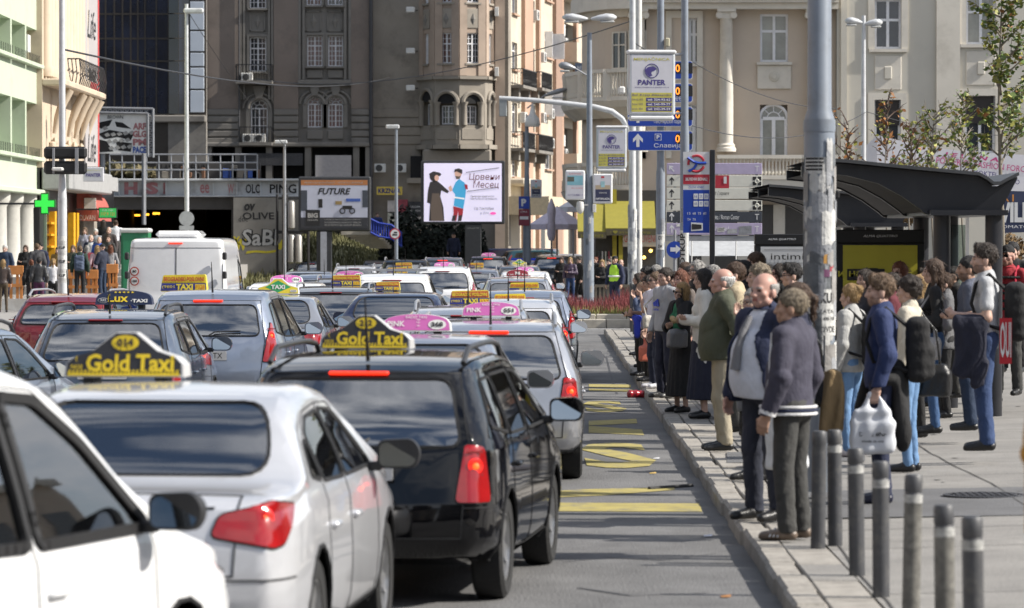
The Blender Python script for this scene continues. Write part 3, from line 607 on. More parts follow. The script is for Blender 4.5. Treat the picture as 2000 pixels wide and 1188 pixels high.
for base,top,nm in((200,138,'corner_balcony'),(372,318,'corner_balcony')):
 zs=fr.fz(1180,base);zt3=fr.fz(1180,top);b=MB();N=14
 for z0,z1,o0,o1 in((zs-.7,zs-.25,.5,1.35),(zs-.25,zs,1.35,1.5),(zs,zs+.0,1.5,0),(zs+.02,zs+.2,1.4,1.4)):
  for k in range(N):b.quad((*ring(o0,k+1),z0),(*ring(o0,k),z0),(*ring(o1,k),z1),(*ring(o1,k+1),z1))
 o=b.build(nm,CRE,T,40);b=MB()
 for k in range(N):
  b.quad((*ring(1.42,k+1),zt3),(*ring(1.42,k),zt3),(*ring(1.15,k),zt3),(*ring(1.15,k+1),zt3));b.quad((*ring(1.42,k+1),zt3-.16),(*ring(1.42,k),zt3-.16),(*ring(1.42,k),zt3),(*ring(1.42,k+1),zt3))
 b.build('handrail',CRE,o,40);bp=None
 for k in range(44):
  x,y=ring(1.28,k,44)
  if k%11==0:MB().box(x-.18,y-.18,zs,x+.18,y+.18,zt3-.01).build('pedestal',CRE,o);continue
  if bp is None:bp=MB().lathe([(.05,0),(.085,.12),(.04,.4),(.05,.7),(.07,zt3-zs-.36)],8).build('baluster',CRE,o,60);q=bp
  else:q=bp.copy();link(q,o)
  q.location=(x,y,zs+.2)
for px,y0,y1 in((1232,60,140),(1196,62,135)):
 r=fr.rect(px,y0,px+22,y1);k=min(range(len(cor)),key=lambda i:abs(cor[i][0]-(r[0]+r[2])/2));S=D.objects.new('corner_window',None);link(S,T);kk=min(k,nseg-1)
 dx,dy=cor[kk][0]-cor[kk+1][0],cor[kk][1]-cor[kk+1][1];S.location=(cor[kk+1][0],cor[kk+1][1]-.12,0);S.rotation_euler=(0,0,math.atan2(dy,dx));f2=Fac(S,(0,0,0),(1,0,0));f2 .win((0,r[1],.8,r[3]),y=-.02,mun=(1,1,1),fm=CRE)
MB().box(cx0,.36,0,fr.fx(2080),18,ztr).build('building_core',BEI,T)
# shop front below
sf=mat('shop_dark',(.05,.045,.04),.5)
MB().box(fr.fx(1240),-.06,0,fr.fx(1640),0,fr.fz(1300,400)).build('shop_front',sf,T)
for px in(1245,1300,1370,1440,1510,1580):MB().box(fr.fx(px),-.12,0,fr.fx(px)+.5,-.06,fr.fz(1300,400)).build('shop_pier',CRE,T)
# the souvenir shop: yellow front with awnings
YW=mat('yellow_awning',(.25,.22,.03),.75,var=.08);YD=mat('yellow_front',(.38,.32,.03),.6,var=.1)
Y0=150.0;T=thing('souvenir_shop','souvenir shop with yellow awnings and grey sign at the corner','shop',(0,Y0,0));fs_=Fac(T,(0,Y0,0),(1,0,0))
r=fs_.rect(1163,372,1282,560);MB().box(r[0],0,0,r[2],7,r[3]).build('wall',sf,T)
MB().box(fs_.fx(1183),-.15,fs_.fz(1190,430),fs_.fx(1204),0,fs_.fz(1190,370)).build('yellow_panel',YD,T)
for a,b,y0,y1 in((1127,1182,410,452),(1181,1278,408,446)):
 x0,x1=fs_.fx(a),fs_.fx(b);z0,z1=fs_.fz(1200,y1),fs_.fz(1200,y0);ov=.28
 q=MB().add([(x0,-1.5,z0),(x1,-1.5,z0),(x1,0,z1+.3),(x0,0,z1+.3),(x0,-1.5,z0-ov),(x1,-1.5,z0-ov)],[(0,1,2,3),(4,5,1,0),(0,3,4),(1,5,2)]);o=q.build('awning',YW,T)
 MB().box(x0,-1.53,z0-ov,x1,-1.505,z0-.03).build('valance',mat('valance_brown',(.09,.075,.04),.7),o)
 text("I ♥ art without allergy" if a>1150 else 'souvenirs',(x1-x0)*.8,.14,YW,o,FM(((x0+x1)/2,-1.535,z0-ov/2-.02)))
fs_.box('sign',1216,452,1300,482,.35,0,mat('shop_sign_grey',(.38,.34,.28),.7));text('GIFT SOUVENIR',1.35,.3,mat('sign_red',(.35,.06,.05),.6),T,FM((fs_.fx(1252),-.355,fs_.fz(1250,466))))
for px in(1196,1208):fs_.box('yellow_column',px,453,px+8,540,.3,0,YD)
for px,py in((1270,490),(1257,503)):MB().lathe([(.001,-.07),(.06,-.04),(.07,0),(.06,.04),(.001,.07)],10,(fs_.fx(px),-.4,fs_.fz(px,py))).build('lamp',mat('warm_lamp',(1,.6,.12),emit=3),T,60)
for k in range(14):MB().box(fs_.fx(1164+k*2.1),-.5-.1*(k%3),.9+.15*(k%4),fs_.fx(1164+k*2.1)+.05,-.4,1.5+.2*(k%3),.01).build('souvenir',PM_[k%5],T)
# ================================================================ left side of the street
GRN=mat('mint_plaster',(.33,.42,.275),.85,var=.05,scale=.4,dirt=(.22,.3,.18),dscale=.5,damt=.4)
GRP=mat('mint_pale',(.44,.50,.385),.85,var=.05,scale=.4,dirt=(.28,.34,.24),dscale=.8,damt=.4)
O=Vector((-17,100,0));T=thing('mint_building','mint green modernist building with deep window bays and round columns','building',O,R(90));fl=Fac(T,O,(0,1,0))
y2=fl.fx(80);bayx=[fl.fx(p)for p in(-60,-12,22.5,51,77)];y0=bayx[0]
lv=[(fl.fz(77,128),fl.fz(77,62)),(fl.fz(77,308),fl.fz(77,205)),(fl.fz(77,-60),fl.fz(77,-150))]
hs=[(bayx[i]+.18,a,bayx[i+1]-.18,b)for i in range(4)for a,b in lv]
fl.wall('wall',(y0,fl.fz(77,380),y2,22),hs,GRP,d=.9)
for h in hs:
 MB().quad((h[0],.9,h[1]),(h[2],.9,h[1]),(h[2],.9,h[3]),(h[0],.9,h[3])).build('bay_back',GRN,T)
 fl.win((h[0]+.9,h[1]+.7,h[2]-.7,h[3]-.3),y=.8,mun=(1,1,1),tr=.0)
 MB().box(h[0]-.1,-.22,h[1]-.16,h[2]+.1,.02,h[1]-.02,.02).build('sill',GRP,T)
 b=MB()
 for k in range(9):xx=h[0]+(h[2]-h[0])*(k+.5)/9;b.tube([(xx,-.1,h[1]-.02),(xx,-.1,h[1]+.3)],.012,4)
 b.build('pigeon_spikes',IRON,T)
MB().box(fl.fx(52.5),-.05,lv[0][1]-.9,fl.fx(58),.6,lv[0][1]-.3).build('air_conditioner',WHP,T)
MB().box(y0,-.3,fl.fz(77,382),y2+.1,.05,fl.fz(77,372),.03).build('cornice',GRP,T)
zc=fl.fz(77,382);COLM=mat('column_stone',(.50,.49,.45),.8,var=.08)
for px in(-40,12,38,64):MB().lathe([(.5,0),(.46,.1),(.40,.2),(.37,zc-.5),(.42,zc-.4),(.5,zc-.25),(.5,zc)],18,(fl.fx(px),.35,0)).build('column',COLM,T,40)
MB().box(y0,1.8,0,y2,2.0,zc).build('arcade_wall',mat('arcade_grey',(.32,.32,.31),.8),T)
MB().box(y0,.4,zc,y2,1.8,zc+.1).build('arcade_ceiling',GRP,T);MB().box(y0,1.0,zc+.11,y2,12,22).build('building_core',GRP,T);MB().box(y2-.25,.02,0,y2,12,22).build('end_wall',GRN,T)
MB().tube([(y2+.12,-.1,0),(y2+.12,-.1,22)],.1,8).build('drain_pipe',GRN,T)
# pharmacy cross
GC=mat('green_neon',(.03,.62,.06),.4,var=0,emit=.55);Yc=118.0;cp=P(87,398,Yc)
T=thing('pharmacy_cross','bright green illuminated pharmacy cross on the mint building','sign',cp)
def crossp(a,b):return[(-a,-b),(-a,-a),(-b,-a)]and[(-b,-a),(-a,-a),(-a,-b),(a,-b),(a,-a),(b,-a),(b,a),(a,a),(a,b),(-a,b),(-a,a),(-b,a)]
MB().prism(crossp(.12,.33),FM((0,.06,0)),.16).build('casing',mat('cross_casing',(.02,.12,.03),.5),T);MB().prism(crossp(.095,.29),FM((0,.058,0)),-.04).build('lit_face',GC,T)
MB().box(-2.2,.08,-.03,-.3,.14,.03).build('bracket',IRON,T)
# ---- cream classical house with fluted pilasters and balcony
CL=mat('classic_stone',(.50,.41,.31),.85,var=.1,scale=.6,dirt=(.3,.25,.2),dscale=.8,damt=.5)
O=Vector((-16.8,100,0));T=thing('classical_house','cream classical house with fluted pilasters and ornate balcony','building',O,R(90));fc=Fac(T,O,(0,1,0))
ya,yb=fc.fx(83),fc.fx(166);z1=fc.fz(130,170);z2=fc.fz(130,335)
MB().box(ya,0,z2,yb,12,24).build('wall',CL,T)
for px in range(88,166,6):
 MB().lathe([(.3,z1+.1),(.3,z1+.4),(.22,z1+.5),(.2,24)],10,(fc.fx(px),-.05,0)).build('pilaster',CL,T,40)
MB().box(ya,-.8,z1-.25,yb+.4,.02,z1,.05).build('balcony',CL,T);b=MB()
for k in range(16):
 yy=ya+5.6+(yb+.2-ya-5.6)*k/15;b.tube([(yy,-.7,z1),(yy+.12,-.82,z1+.4),(yy,-.72,z1+.95)],.022,4)
b.tube([(ya+5.6,-.7,z1+.97),(yb+.3,-.7,z1+.97)],.03,6);b.tube([(ya+5.6,-.7,z1+.97),(ya+5.6,0,z1+.97)],.03,6)
for k in range(5):b.tube([(ya+5.6,-.7+k/7,z1),(ya+5.6,-.76+k/7,z1+.4),(ya+5.6,-.7+k/7,z1+.97)],.02,4)
b.build('railing',IRON,T)
for px in(100,128,141,153,163):
 yy=fc.fx(px);MB().tube([(yy,-.7,z1-.3),(yy,-.45,z1-.75),(yy,-.25,z1-1.3),(yy,-.12,z1-1.9)],[.16,.17,.13,.07],8).build('corbel',CL,T,60)
 for q in range(4):MB().lathe([(.02,-.12),(.16,-.05),(.18,.02),(.08,.1)],9,(yy+random.uniform(-.3,.3),-.12,z1-2.2-q*.42),FRONT).build('carved_flower',CL,T,60)
for px in(96,118,146):MB().box(fc.fx(px),-.18,z2,fc.fx(px+8),0,z1-2.2,.05).build('pilaster',CL,T)
cg=mat('canopy_grey',(.33,.33,.33),.6,dirt=(.2,.2,.2));MB().box(ya,-1.0,fc.fz(130,376),fc.fx(170),.02,z2,.05).build('canopy',cg,T);MB().box(fc.fx(170),-.95,fc.fz(165,372),fc.fx(185),.0,fc.fz(165,345)).build('canopy',cg,T)
MB().box(ya,.1,0,yb+12,12,z2).build('shop_front',mat('shop_black',(.018,.018,.02),.3),T)
for px in(101,138,145):MB().box(fc.fx(px),-.12,0,fc.fx(px+3.5),.1,fc.fz(130,415)).build('orange_jamb',mat('orange_frame',(.72,.36,.01),.5),T)
for py in(434,457,480):MB().box(fc.fx(95),-.1,fc.fz(95,py+4),fc.fx(104),.1,fc.fz(95,py)).build('orange_rail',MATS['orange_frame'],T)
b=MB();y0_,y1_=fc.fx(150),fc.fx(176);RA=mat('red_awning',(.36,.09,.07),.8,var=.15)
for k in range(8):
 t0,t1=R(90)*k/8,R(90)*(k+1)/8;q=lambda t,y:(y,-.85*math.sin(t),fc.fz(160,432)+1.25*math.cos(t));b.quad(q(t0,y0_),q(t0,y1_),q(t1,y1_),q(t1,y0_))
for y_ in(y0_,y1_):b.add([q(R(90)*k/8,y_)for k in range(9)]+[(y_,0,fc.fz(160,432))],[(k,k+1,9)for k in range(8)])
b.build('round_awning',RA,T,60);MB().box(y0_-.1,-.75,fc.fz(160,410),y0_-.02,-.3,fc.fz(160,388)).build('air_conditioner',WHP,T)
text('DUVAN',.6,.2,WHP,T,Matrix.Translation((y0_-.03,-.42,fc.fz(160,426)))@Matrix.Rotation(R(-90),4,'Z')@FRONT.to_4x4())
# ---- scaffold banner
O=Vector((-16.6,100,0));T=thing('scaffold_banner','grey mesh banner with red edge hanging on a house front','banner',O,R(90));fq=Fac(T,O,(0,1,0))
MB().box(fq.fx(165),-.05,fq.fz(180,345),fq.fx(189),.02,24).build('mesh_sheet',mat('banner_grey',(.36,.34,.34),.9,var=.08,scale=.4),T)
MB().box(fq.fx(189),-.06,fq.fz(180,345),fq.fx(191.5),.0,24).build('red_edge',mat('banner_red',(.45,.05,.05),.8),T);MB().box(fq.fx(166),.05,0,fq.fx(192),8,23.5).build('house_behind',GRL,T)
lm=lambda px,py:Matrix.Translation((fq.fx(px),-.06,fq.fz(px,py)))@FRONT.to_4x4()
for py in(50,290):text('Life',3.0,1.1,IRON,T,lm(177,py),shear=.3)
text('au',2.6,.5,IRON,T,lm(178,148),bold=.05);MB().box(fq.fx(174),-.07,fq.fz(180,192),fq.fx(187),-.06,fq.fz(180,162)).build('red_square',MATS['banner_red'],T)
# ---- dark glass office block
DG=mat('dark_glass',(.016,.022,.042),.07,var=.6,scale=.5,spec=.9);DM=mat('dark_mullion',(.035,.028,.022),.4)
Yg=192.0;T=thing('glass_office_block','dark blue glass office block with pale panel strip','building',(0,Yg,0));fg=Fac(T,(0,Yg,0),(1,0,0))
rr=fg.rect(150,-300,402,224);MB().box(rr[0],.4,0,rr[2],.9,rr[3]).build('building_core',GRY,T)
cxs=[150,190,207,224,240,256,270,284,306,330];rys=[-300,-260,-220,-180,-140,-100,-60,-22,28,76,120,224]
for i in range(len(cxs)-1):
 for j in range(len(rys)-1):
  q=fg.rect(cxs[i]+.7,rys[j]+.8,cxs[i+1]-.7,rys[j+1]-.8,260);dz=random.uniform(-.012,.012);dx=random.uniform(-.012,.012)
  MB().quad((q[0],dz,q[1]),(q[2],dz+dx,q[1]),(q[2],dx,q[3]),(q[0],0,q[3])).build('glass_panel',DG,T)
b=MB()
for x in cxs:xx=fg.fx(x);b.box(xx-.035,-.05,rr[1],xx+.035,.35,rr[3])
for y in rys:zz_=fg.fz(260,y);b.box(rr[0],-.04,zz_-.045,fg.fx(330),.34,zz_+.045)
b.build('mullions',DM,T)
# blinds glimpsed behind glass, sky-lit strip, panel strip
for j in range(11):
 q=fg.rect(331,rys[j]+1,350,rys[j+1]-1,340);MB().quad((q[0],-.2,q[1]),(q[2],-.3,q[1]),(q[2],-.3,q[3]),(q[0],-.2,q[3])).build('glass_panel',DG,T)
 q=fg.rect(351,rys[j]+1,371,rys[j+1]-1,340);MB().quad((q[0],-.3,q[1]),(q[2],-.2,q[1]),(q[2],-.2,q[3]),(q[0],-.3,q[3])).build('glass_panel',DG,T)
PW=mat('pale_glass_panel',(.50,.55,.62),.25,var=.06,scale=.5,spec=.8)
for a,c in((-140,-80),(-80,-40),(-40,2),(4,60),(62,102),(104,131),(133,175),(177,221)):fg.box('pale_panel',373,a+.6,400,c-.6,.32,.0,PW,.02)
fg.box('panel_frame',371,-300,403,224,.26,.2,DM)
fg.box('base_band',150,226,403,240,.6,.4,GRY,.05);fg.box('base_wall',330,240,404,560,.35,.4,GRY);fg.box('base_wall',150,240,330,350,.2,.4,DM)
# ---- bridge over the underpass
Yt=168.0;T=thing('underpass_bridge','painted steel bridge over the dark underpass covered in graffiti','bridge',(0,Yt,0));ft2=Fac(T,(0,Yt,0),(1,0,0))
SW=mat('bridge_white_paint',(.50,.52,.53),.7,var=.1,scale=1,dirt=(.2,.17,.15),dscale=1.2,damt=.7);CN=mat('dark_concrete',(.09,.085,.08),.9,var=.25,scale=.6,dirt=(.04,.04,.04),dscale=.7)
ft2 .box('girder',196,354,588,382,0,.5,SW);ft2 .box('top_flange',194,349.5,588,353.8,.35,.5,SW,.02);ft2 .box('bottom_flange',196,382.2,588,385,.22,.5,SW,.02)
for px in range(232,585,46):ft2 .box('stiffener',px,354.2,px+2,382,.16,-.002,SW)
PKP=mat('graffiti_pink',(.42,.19,.20),.8,var=.25,scale=3);BLK=mat('graffiti_black',(.015,.015,.016),.8);WPT=mat('graffiti_white',(.36,.36,.35),.8);YPT=mat('graffiti_yellow',(.5,.42,.03),.8);BPT=mat('graffiti_blue',(.06,.12,.4),.8)
for s_,px,w_ in(('D',212,18),('H',256,26),('S',297,26),('!',321,5)):text(s_,w_*Yt/F,24*Yt/F,PKP,T,FM((ft2 .fx(px),-.01,ft2 .fz(px,368))),bold=.06,name='graffiti')
for s_,px,w_,m_ in(('PING',553,52,BLK),('W',451,12,PKP),('OLO',495,30,BLK),('ee',400,18,PKP)):text(s_,w_*Yt/F,18*Yt/F,m_,T,FM((ft2 .fx(px),-.012,ft2 .fz(px,369))),bold=.02,name='graffiti')
ft2 .box('lintel',186,386,470,409,-.2,3,CN);ft2 .box('deck',186,386,590,349,-.6,12,CN)
# railings and junk along the deck
b=MB()
for py in(302,318,332):b.tube([(ft2 .fx(215),-.1,ft2 .fz(300,py)),(ft2 .fx(502),-.1,ft2 .fz(300,py))],.04,6)
for px in range(215,505,24):b.tube([(ft2 .fx(px),-.1,ft2 .fz(300,349)),(ft2 .fx(px),-.1,ft2 .fz(300,302))],.035,6)
b.build('deck_railing',mat('galvanised',(.28,.29,.31),.5,.4),T)
for k in range(16):px=random.uniform(300,500);MB().box(ft2 .fx(px),.3,ft2 .fz(300,348),ft2 .fx(px+random.uniform(6,22)),.7,ft2 .fz(300,random.uniform(322,340)),.02).build('stored_crate',[CN,BPT,GRL,mat('rust',(.14,.07,.04),.9)][k%4],T)
ft2 .box('parapet_wall',300,318,505,350,-1.2,1.6,CN);text('BLANE IN BERLIN',2.2,.3,BLK,T,FM((ft2 .fx(352),1.19,ft2 .fz(352,327))),bold=.02,name='graffiti')
# tunnel mouth
q=ft2 .rect(186,386,462,560);b=MB();zc=ft2 .fz(300,392)
b.quad((q[0],45,0),(q[2],45,0),(q[2],45,zc),(q[0],45,zc));b.quad((q[0],3,zc),(q[2],3,zc),(q[2],45,zc),(q[0],45,zc));b.quad((q[2],.6,0),(q[2],45,0),(q[2],45,zc),(q[2],.6,zc));b.quad((q[0],.6,0),(q[0],45,0),(q[0],45,zc),(q[0],.6,zc))
b.build('tunnel_lining',DARK,T)
for k in range(6):
 Yl_=173+k*6;q0=P((305,285,268,253,241,232)[k],(417,419,420.5,422,423,424)[k],Yl_);w0=(13,11,10,8,7,6)[k]*Yl_/F/2;MB().box(q0 .x-w0,Yl_-Yt,q0 .z-.05,q0 .x+w0,Yl_-Yt+.2,q0 .z+.04).build('tunnel_lamp',mat('sodium_lamp',(1,.42,.03),emit=2.2),T)
ft2 .box('end_block',462,383,482,408,.1,1,GRL);ft2 .box('pillar',452,409,462,560,.0,.6,CN)
# graffiti wall right of the tunnel
T=thing('graffiti_wall','grey retaining wall with black and yellow graffiti beside the underpass','wall',(0,Yt-1,0));fw_=Fac(T,(0,Yt-1,0),(1,0,0))
fw_.box('wall',456,386,586,560,0,1.4,mat('old_concrete',(.21,.20,.18),.95,var=.25,scale=.7,dirt=(.1,.09,.085),dscale=.9))
for s_,px,py,w_,h_,m_,bo in(('OLIVE',505,422,62,14,BLK,.02),('SaBl',508,464,72,34,BLK,.08),('SaBl',508,464,70,32,WPT,.02),('doc',475,428,18,10,BLK,0),('ov',488,405,22,14,BLK,.04),('W',470,478,24,22,YPT,.06),('V',545,478,26,20,YPT,.08),('X',462,470,14,16,YPT,.06),('~',510,492,60,8,YPT,.08)):
 text(s_,w_*Yt/F,h_*Yt/F,m_,T,FM((fw_.fx(px),-.005-.003*(m_ is WPT),fw_.fz(px,py))),bold=bo,name='graffiti',shear=random.uniform(-.1,.2))
# scaffold billboard with graffiti
Yq=162.0;T=thing('graffiti_billboard','graffiti covered billboard in a steel truss frame above the bridge','billboard',(0,Yq,0));f3=Fac(T,(0,Yq,0),(1,0,0))
f3 .box('panel',188,222,288,300,0,.12,mat('board_white',(.78,.79,.77),.8,var=.06));b=MB();tr_=lambda px,py:(f3 .fx(px),-.08,f3 .fz(px,py))
for a,c in(((186,211),(300,213)),((186,220),(290,222)),((290,222),(290,306)),((300,213),(300,308))):b.tube([tr_(*a),tr_(*c)],.06,6)
for k in range(11):b.tube([tr_(188+k*9.4,211),tr_(192+k*9.4,221)],.03,4);b.tube([tr_(192+k*9.4,221),tr_(197+k*9.4,212)],.03,4)
for k in range(9):b.tube([tr_(290,222+k*9.5),tr_(300,227+k*9.5)],.03,4);b.tube([tr_(300,227+k*9.5),tr_(290,231+k*9.5)],.03,4)
b.build('truss_frame',MATS['galvanised'],T)
def blob(pts,m_,nm='painted_shape',e=.004):meshobj(nm,[(f3 .fx(x),-e,f3 .fz(x,y))for x,y in pts],[tuple(range(len(pts)))],m_,T)
blob([(192,240),(220,234),(214,246),(198,252),(192,248)],BLK);blob([(225,238),(240,240),(257,252),(240,250),(228,248)],BLK);blob([(192,262),(214,254),(262,262),(256,274),(230,268),(205,272)],BLK);blob([(192,272),(208,276),(222,296),(195,298)],BLK);blob([(226,276),(258,280),(256,297),(232,294)],BLK)
for k in range(14):blob([(x+0,y+0)for x,y in[(200+k*4,250+(k*13)%40),(207+k*4,246+(k*13)%40),(212+k*4,252+(k*13)%40),(204+k*4,255+(k*13)%40)]],WPT,e=.008)
for s_,py,m_ in(('ARF',247,PKP),('GLG',262,PKP),('PM',278,PKP),('PACE',293,BPT)):text(s_,26*Yq/F,13*Yq/F,m_,T,FM((f3 .fx(273),-.012,f3 .fz(273,py))),bold=.05,name='graffiti')
text('BROWN',30*Yq/F,7*Yq/F,BLK,T,FM((f3 .fx(226),-.012,f3 .fz(226,229))),name='graffiti')
for px in(200,280):b=MB().tube([(f3 .fx(px),.3,3),(f3 .fx(px),.3,f3 .fz(px,225))],.1,6).build('post',MATS['galvanised'],T)
# bushes on the deck
def leafball(T,name,c,r,n,m_,s=.16,flat=1.0):
 v=[];f=[]
 for k in range(n):
  d=Vector(RNG.normal(size=3)).normalized();rr_=random.random()**.45;p=Vector(c)+Vector((d.x*r[0],d.y*r[1],d.z*r[2]))*rr_
  a=Vector(RNG.normal(size=3)).normalized();b_=a.cross(d).normalized()if a.cross(d).length>.01 else a.orthogonal();q=s*random.uniform(.6,1.3);i=len(v)
  v+=[p-a*q,p+b_*q*.5,p+a*q,p-b_*q*.5];f.append((i,i+1,i+2,i+3))
 return meshobj(name,v,f,m_,T)
HB=mat('dry_bush',(.10,.11,.045),.9,var=.5,scale=2,tint=(.16,.13,.07));HD=mat('dark_hedge',(.012,.018,.012),.9,var=.5,scale=2)
for i,(px,py,w_,h_)in enumerate(((225,332,26,16),(262,336,34,13),(298,340,18,10))):
 c=P(px,py,171);T=thing('bush',['grassy dry bush at the left end of the bridge','low dry bush in the middle behind the bridge rail','small dry bush right of the others on the bridge'][i],'bush',(c.x,c.y,c.z-h_*171/F));leafball(T,'foliage',(0,0,h_*171/F),(w_*171/F,.8,h_*171/F),700,HB)
 MB().tube([(0,0,-.2),(0,0,h_*171/F)],.03,5).build('stem',CN,T)
# dark hedge between the two billboards, stairs, blue railing
for i,(px,py,w_,h_)in enumerate(((790,485,38,42),(835,495,42,38),(762,505,22,20),(880,480,40,48),(845,530,30,14),(925,500,30,36))):
 c=P(px,py,172+i);T=thing('hedge_bush',['tall dark evergreen bush behind the round road sign','dark evergreen bush under the LED screen','low dark evergreen bush by the stairs','dark evergreen bush left of the screen post','small green bush in front of the dark hedge','dark evergreen bush right of the screen post'][i],'bush',(c.x,c.y,0));z=c.z
 leafball(T,'foliage',(0,0,z),(w_*.0232,1.2,max(z*.98,h_*.0232)),1600,HD if i!=4 else HB,.15);MB().tube([(0,0,0),(0,0,z)],.06,5).build('stem',CN,T)
T=thing('stairs','old concrete stairs climbing the grass bank','stairs',(0,166,0));fs2=Fac(T,(0,166,0),(1,0,0))
for k in range(7):fs2 .box('step',668+k*9,452+k*4.4,740+k*4,459+k*4.4,.9-.1*k,.3,STONE)
T=thing('blue_railing','bright blue metal stair railing beside the billboard','railing',(0,165,0));f4=Fac(T,(0,165,0),(1,0,0));b=MB();BLU=mat('blue_paint',(.02,.05,.38),.5);ln=[(724,428),(740,436),(765,440),(785,456)];z_=lambda px,py:(f4 .fx(px),0,f4 .fz(px,py))
for off in(0,26):b.tube([z_(x,y+off)for x,y in ln],.05,6)
for k in range(13):x=725+k*4.9;y=np.interp(x,[q[0]for q in ln],[q[1]for q in ln]);b.tube([z_(x,y),z_(x,y+27)],.035,5)
b.build('railing',BLU,T)
# ---- billboard with the motorbike advert
Yb1=158.0;T=thing('advert_billboard','grey advert billboard reading FUTURE on a single post','billboard',(0,Yb1,0));f5=Fac(T,(0,Yb1,0),(1,0,0));BK=mat('billboard_frame',(.03,.032,.036),.4)
f5 .box('frame',583,345,724,452,.0,.45,BK,.05);f5 .box('poster',588,352,718,446,.012,.0,mat('poster_blue_grey',(.46,.49,.60),.5,var=.12,scale=.8))
f5 .box('printed_strip',588,352,718,362,.018,-.012,mat('strip_orange',(.42,.17,.06),.5,var=.2,scale=1.5));f5 .box('printed_strip',588,425,718,446,.018,-.012,mat('strip_dark',(.03,.032,.04),.5));f5 .box('printed_box',597,410,625,441,.024,-.012,mat('strip_black',(.012,.012,.014),.5))
f5 .box('printed_figure',588,372,600,412,.019,-.012,mat('suit_dark',(.05,.06,.08),.5));f5 .box('printed_figure',708,372,718,405,.019,-.012,MATS['suit_dark']);text('PROIZVODI BUDUĆNOSTI - VEŠTAČKO ZDRAVLJE',2.4,.11,WPT,T,FM((f5 .fx(652),-.02,f5 .fz(652,357))))
text('FUTURE',1.35,.27,BLK,T,FM((f5 .fx(653),-.016,f5 .fz(653,374))),bold=.03,shear=.25);text('BIG',.42,.2,WPT,T,FM((f5 .fx(611),-.03,f5 .fz(611,421))),bold=.05);text('FASHION',.42,.07,WPT,T,FM((f5 .fx(611),-.03,f5 .fz(611,430))))
for k,s_ in enumerate(('UČITE O INOVACIJAMA UMESTO','DOŽIVITE DIGITALNI SVET IZBLIZA','NOVI FILMOVI NA VELIKOM EKRANU')):text(s_,1.5,.075,WPT,T,FM((f5 .fx(670),-.03,f5 .fz(670,429+k*5.4))))
wheel=lambda x:MB().tube([(f5 .fx(x)+.11*math.cos(a_/8*6.283),-.03,f5 .fz(x,412)+.11*math.sin(a_/8*6.283))for a_ in range(9)],.022,5,False).build('printed_wheel',BLK,T)
wheel(669),wheel(688);f5 .box('printed_motorbike',669,402,688,409,.02,-.012,BLK,.02);f5 .box('printed_phone',622,389,630,406,.02,-.012,BLK,.02);f5 .box('printed_cube',676,388,704,394,.02,-.012,BPT);f5 .box('printed_helmet',655,393,668,400,.02,-.012,mat('ochre_print',(.28,.2,.08),.5),.02)
f5 .box('post',618,452,648,560,-.05,.4,BK,.03);f5 .box('post_stripe',626,453,638,560,-.04,-.05,mat('stripe_grey',(.33,.35,.4),.5))
# gas bottles / steel silos beside the pole
T=thing('steel_cylinders','rack of dull steel cylinders beside the lamp pole','tank rack',(0,160,0));f6=Fac(T,(0,160,0),(1,0,0))
for px,p0,p1 in((569,392,448),(569,458,515),(583,458,515)):MB().lathe([(.05,f6 .fz(px,p1)),(.15,f6 .fz(px,p1)+.06),(.15,f6 .fz(px,p0)-.08),(.08,f6 .fz(px,p0))],14,(f6 .fx(px),0,0)).build('cylinder',mat('dull_steel',(.34,.33,.31),.45,.5,var=.2,scale=2),T,50)
b=MB()
for px in(553,560,602,541):b.tube([(f6 .fx(px),.2,0),(f6 .fx(px),.2,f6 .fz(px,380))],.06,6)
for py in(388,452,455):b.tube([(f6 .fx(541),.2,f6 .fz(550,py)),(f6 .fx(602),.2,f6 .fz(550,py))],.04,6)
b.build('rack',IRON,T)
# ---- LED screen
Yl=163.0;T=thing('led_screen','large bright LED advertising screen showing a couple in costume','screen',(0,Yl,0));f7=Fac(T,(0,Yl,0),(1,0,0));f7 .box('casing',822,314,986,438,.0,.5,BK,.04)
def em(n_,c,e=.42):return mat('led_'+n_,c,.5,var=.06,scale=1.5,emit=e)
f7 .box('display',828,319,980,433,.012,0,em('white',(.66,.62,.78)))
def shp(pts,m_,e,nm='figure'):meshobj(nm,[(f7 .fx(x),-.012-e,f7 .fz(x,y))for x,y in pts],[tuple(range(len(pts)))],m_,T)
bd=em('black',(.035,.03,.032),.2);sk=em('skin',(.52,.32,.25));bl=em('blue',(.05,.30,.52));rd=em('red',(.28,.02,.03));bw=em('brown',(.10,.075,.06),.3)
shp([(838,432),(868,432),(866,405),(860,384),(862,372),(874,378),(877,374),(864,362),(852,352),(840,356),(836,372),(834,396),(840,398)],bd,.004);shp([(842,432),(866,432),(863,404),(858,378),(844,378),(841,404)],bw,.008)
shp(ell(848,345,9,10,14)[::-1],bd,.004);shp(ell(850,341,12,5,12)[::-1],bd,.006);shp(ell(853,348,4.5,6,12)[::-1],sk,.009)
shp([(883,372),(890,356),(897,350),(906,356),(911,362),(909,384),(905,408),(886,402),(889,380)],bl,.004);shp([(885,403),(905,408),(904,418),(901,432),(895,432),(895,412),(891,432),(883,432),(886,416)],rd,.006);shp([(884,422),(891,420),(889,432),(882,432)],bd,.009);shp([(896,421),(903,420),(901,432),(894,432)],bd,.009)
shp(ell(895,339,7,9,14)[::-1],sk,.004);shp([(887,337),(888,331),(896,329),(903,332),(903,340),(898,338),(892,335)],bd,.008);shp([(889,344),(897,345),(900,343),(898,350),(891,350)],bw,.008);shp([(876,366),(881,362),(884,372),(879,375)],sk,.01);shp([(886,384),(907,387),(907,390),(886,387)],em('belt',(.7,.68,.66)),.009);shp([(907,360),(913,361),(914,370),(909,370)],rd,.01)
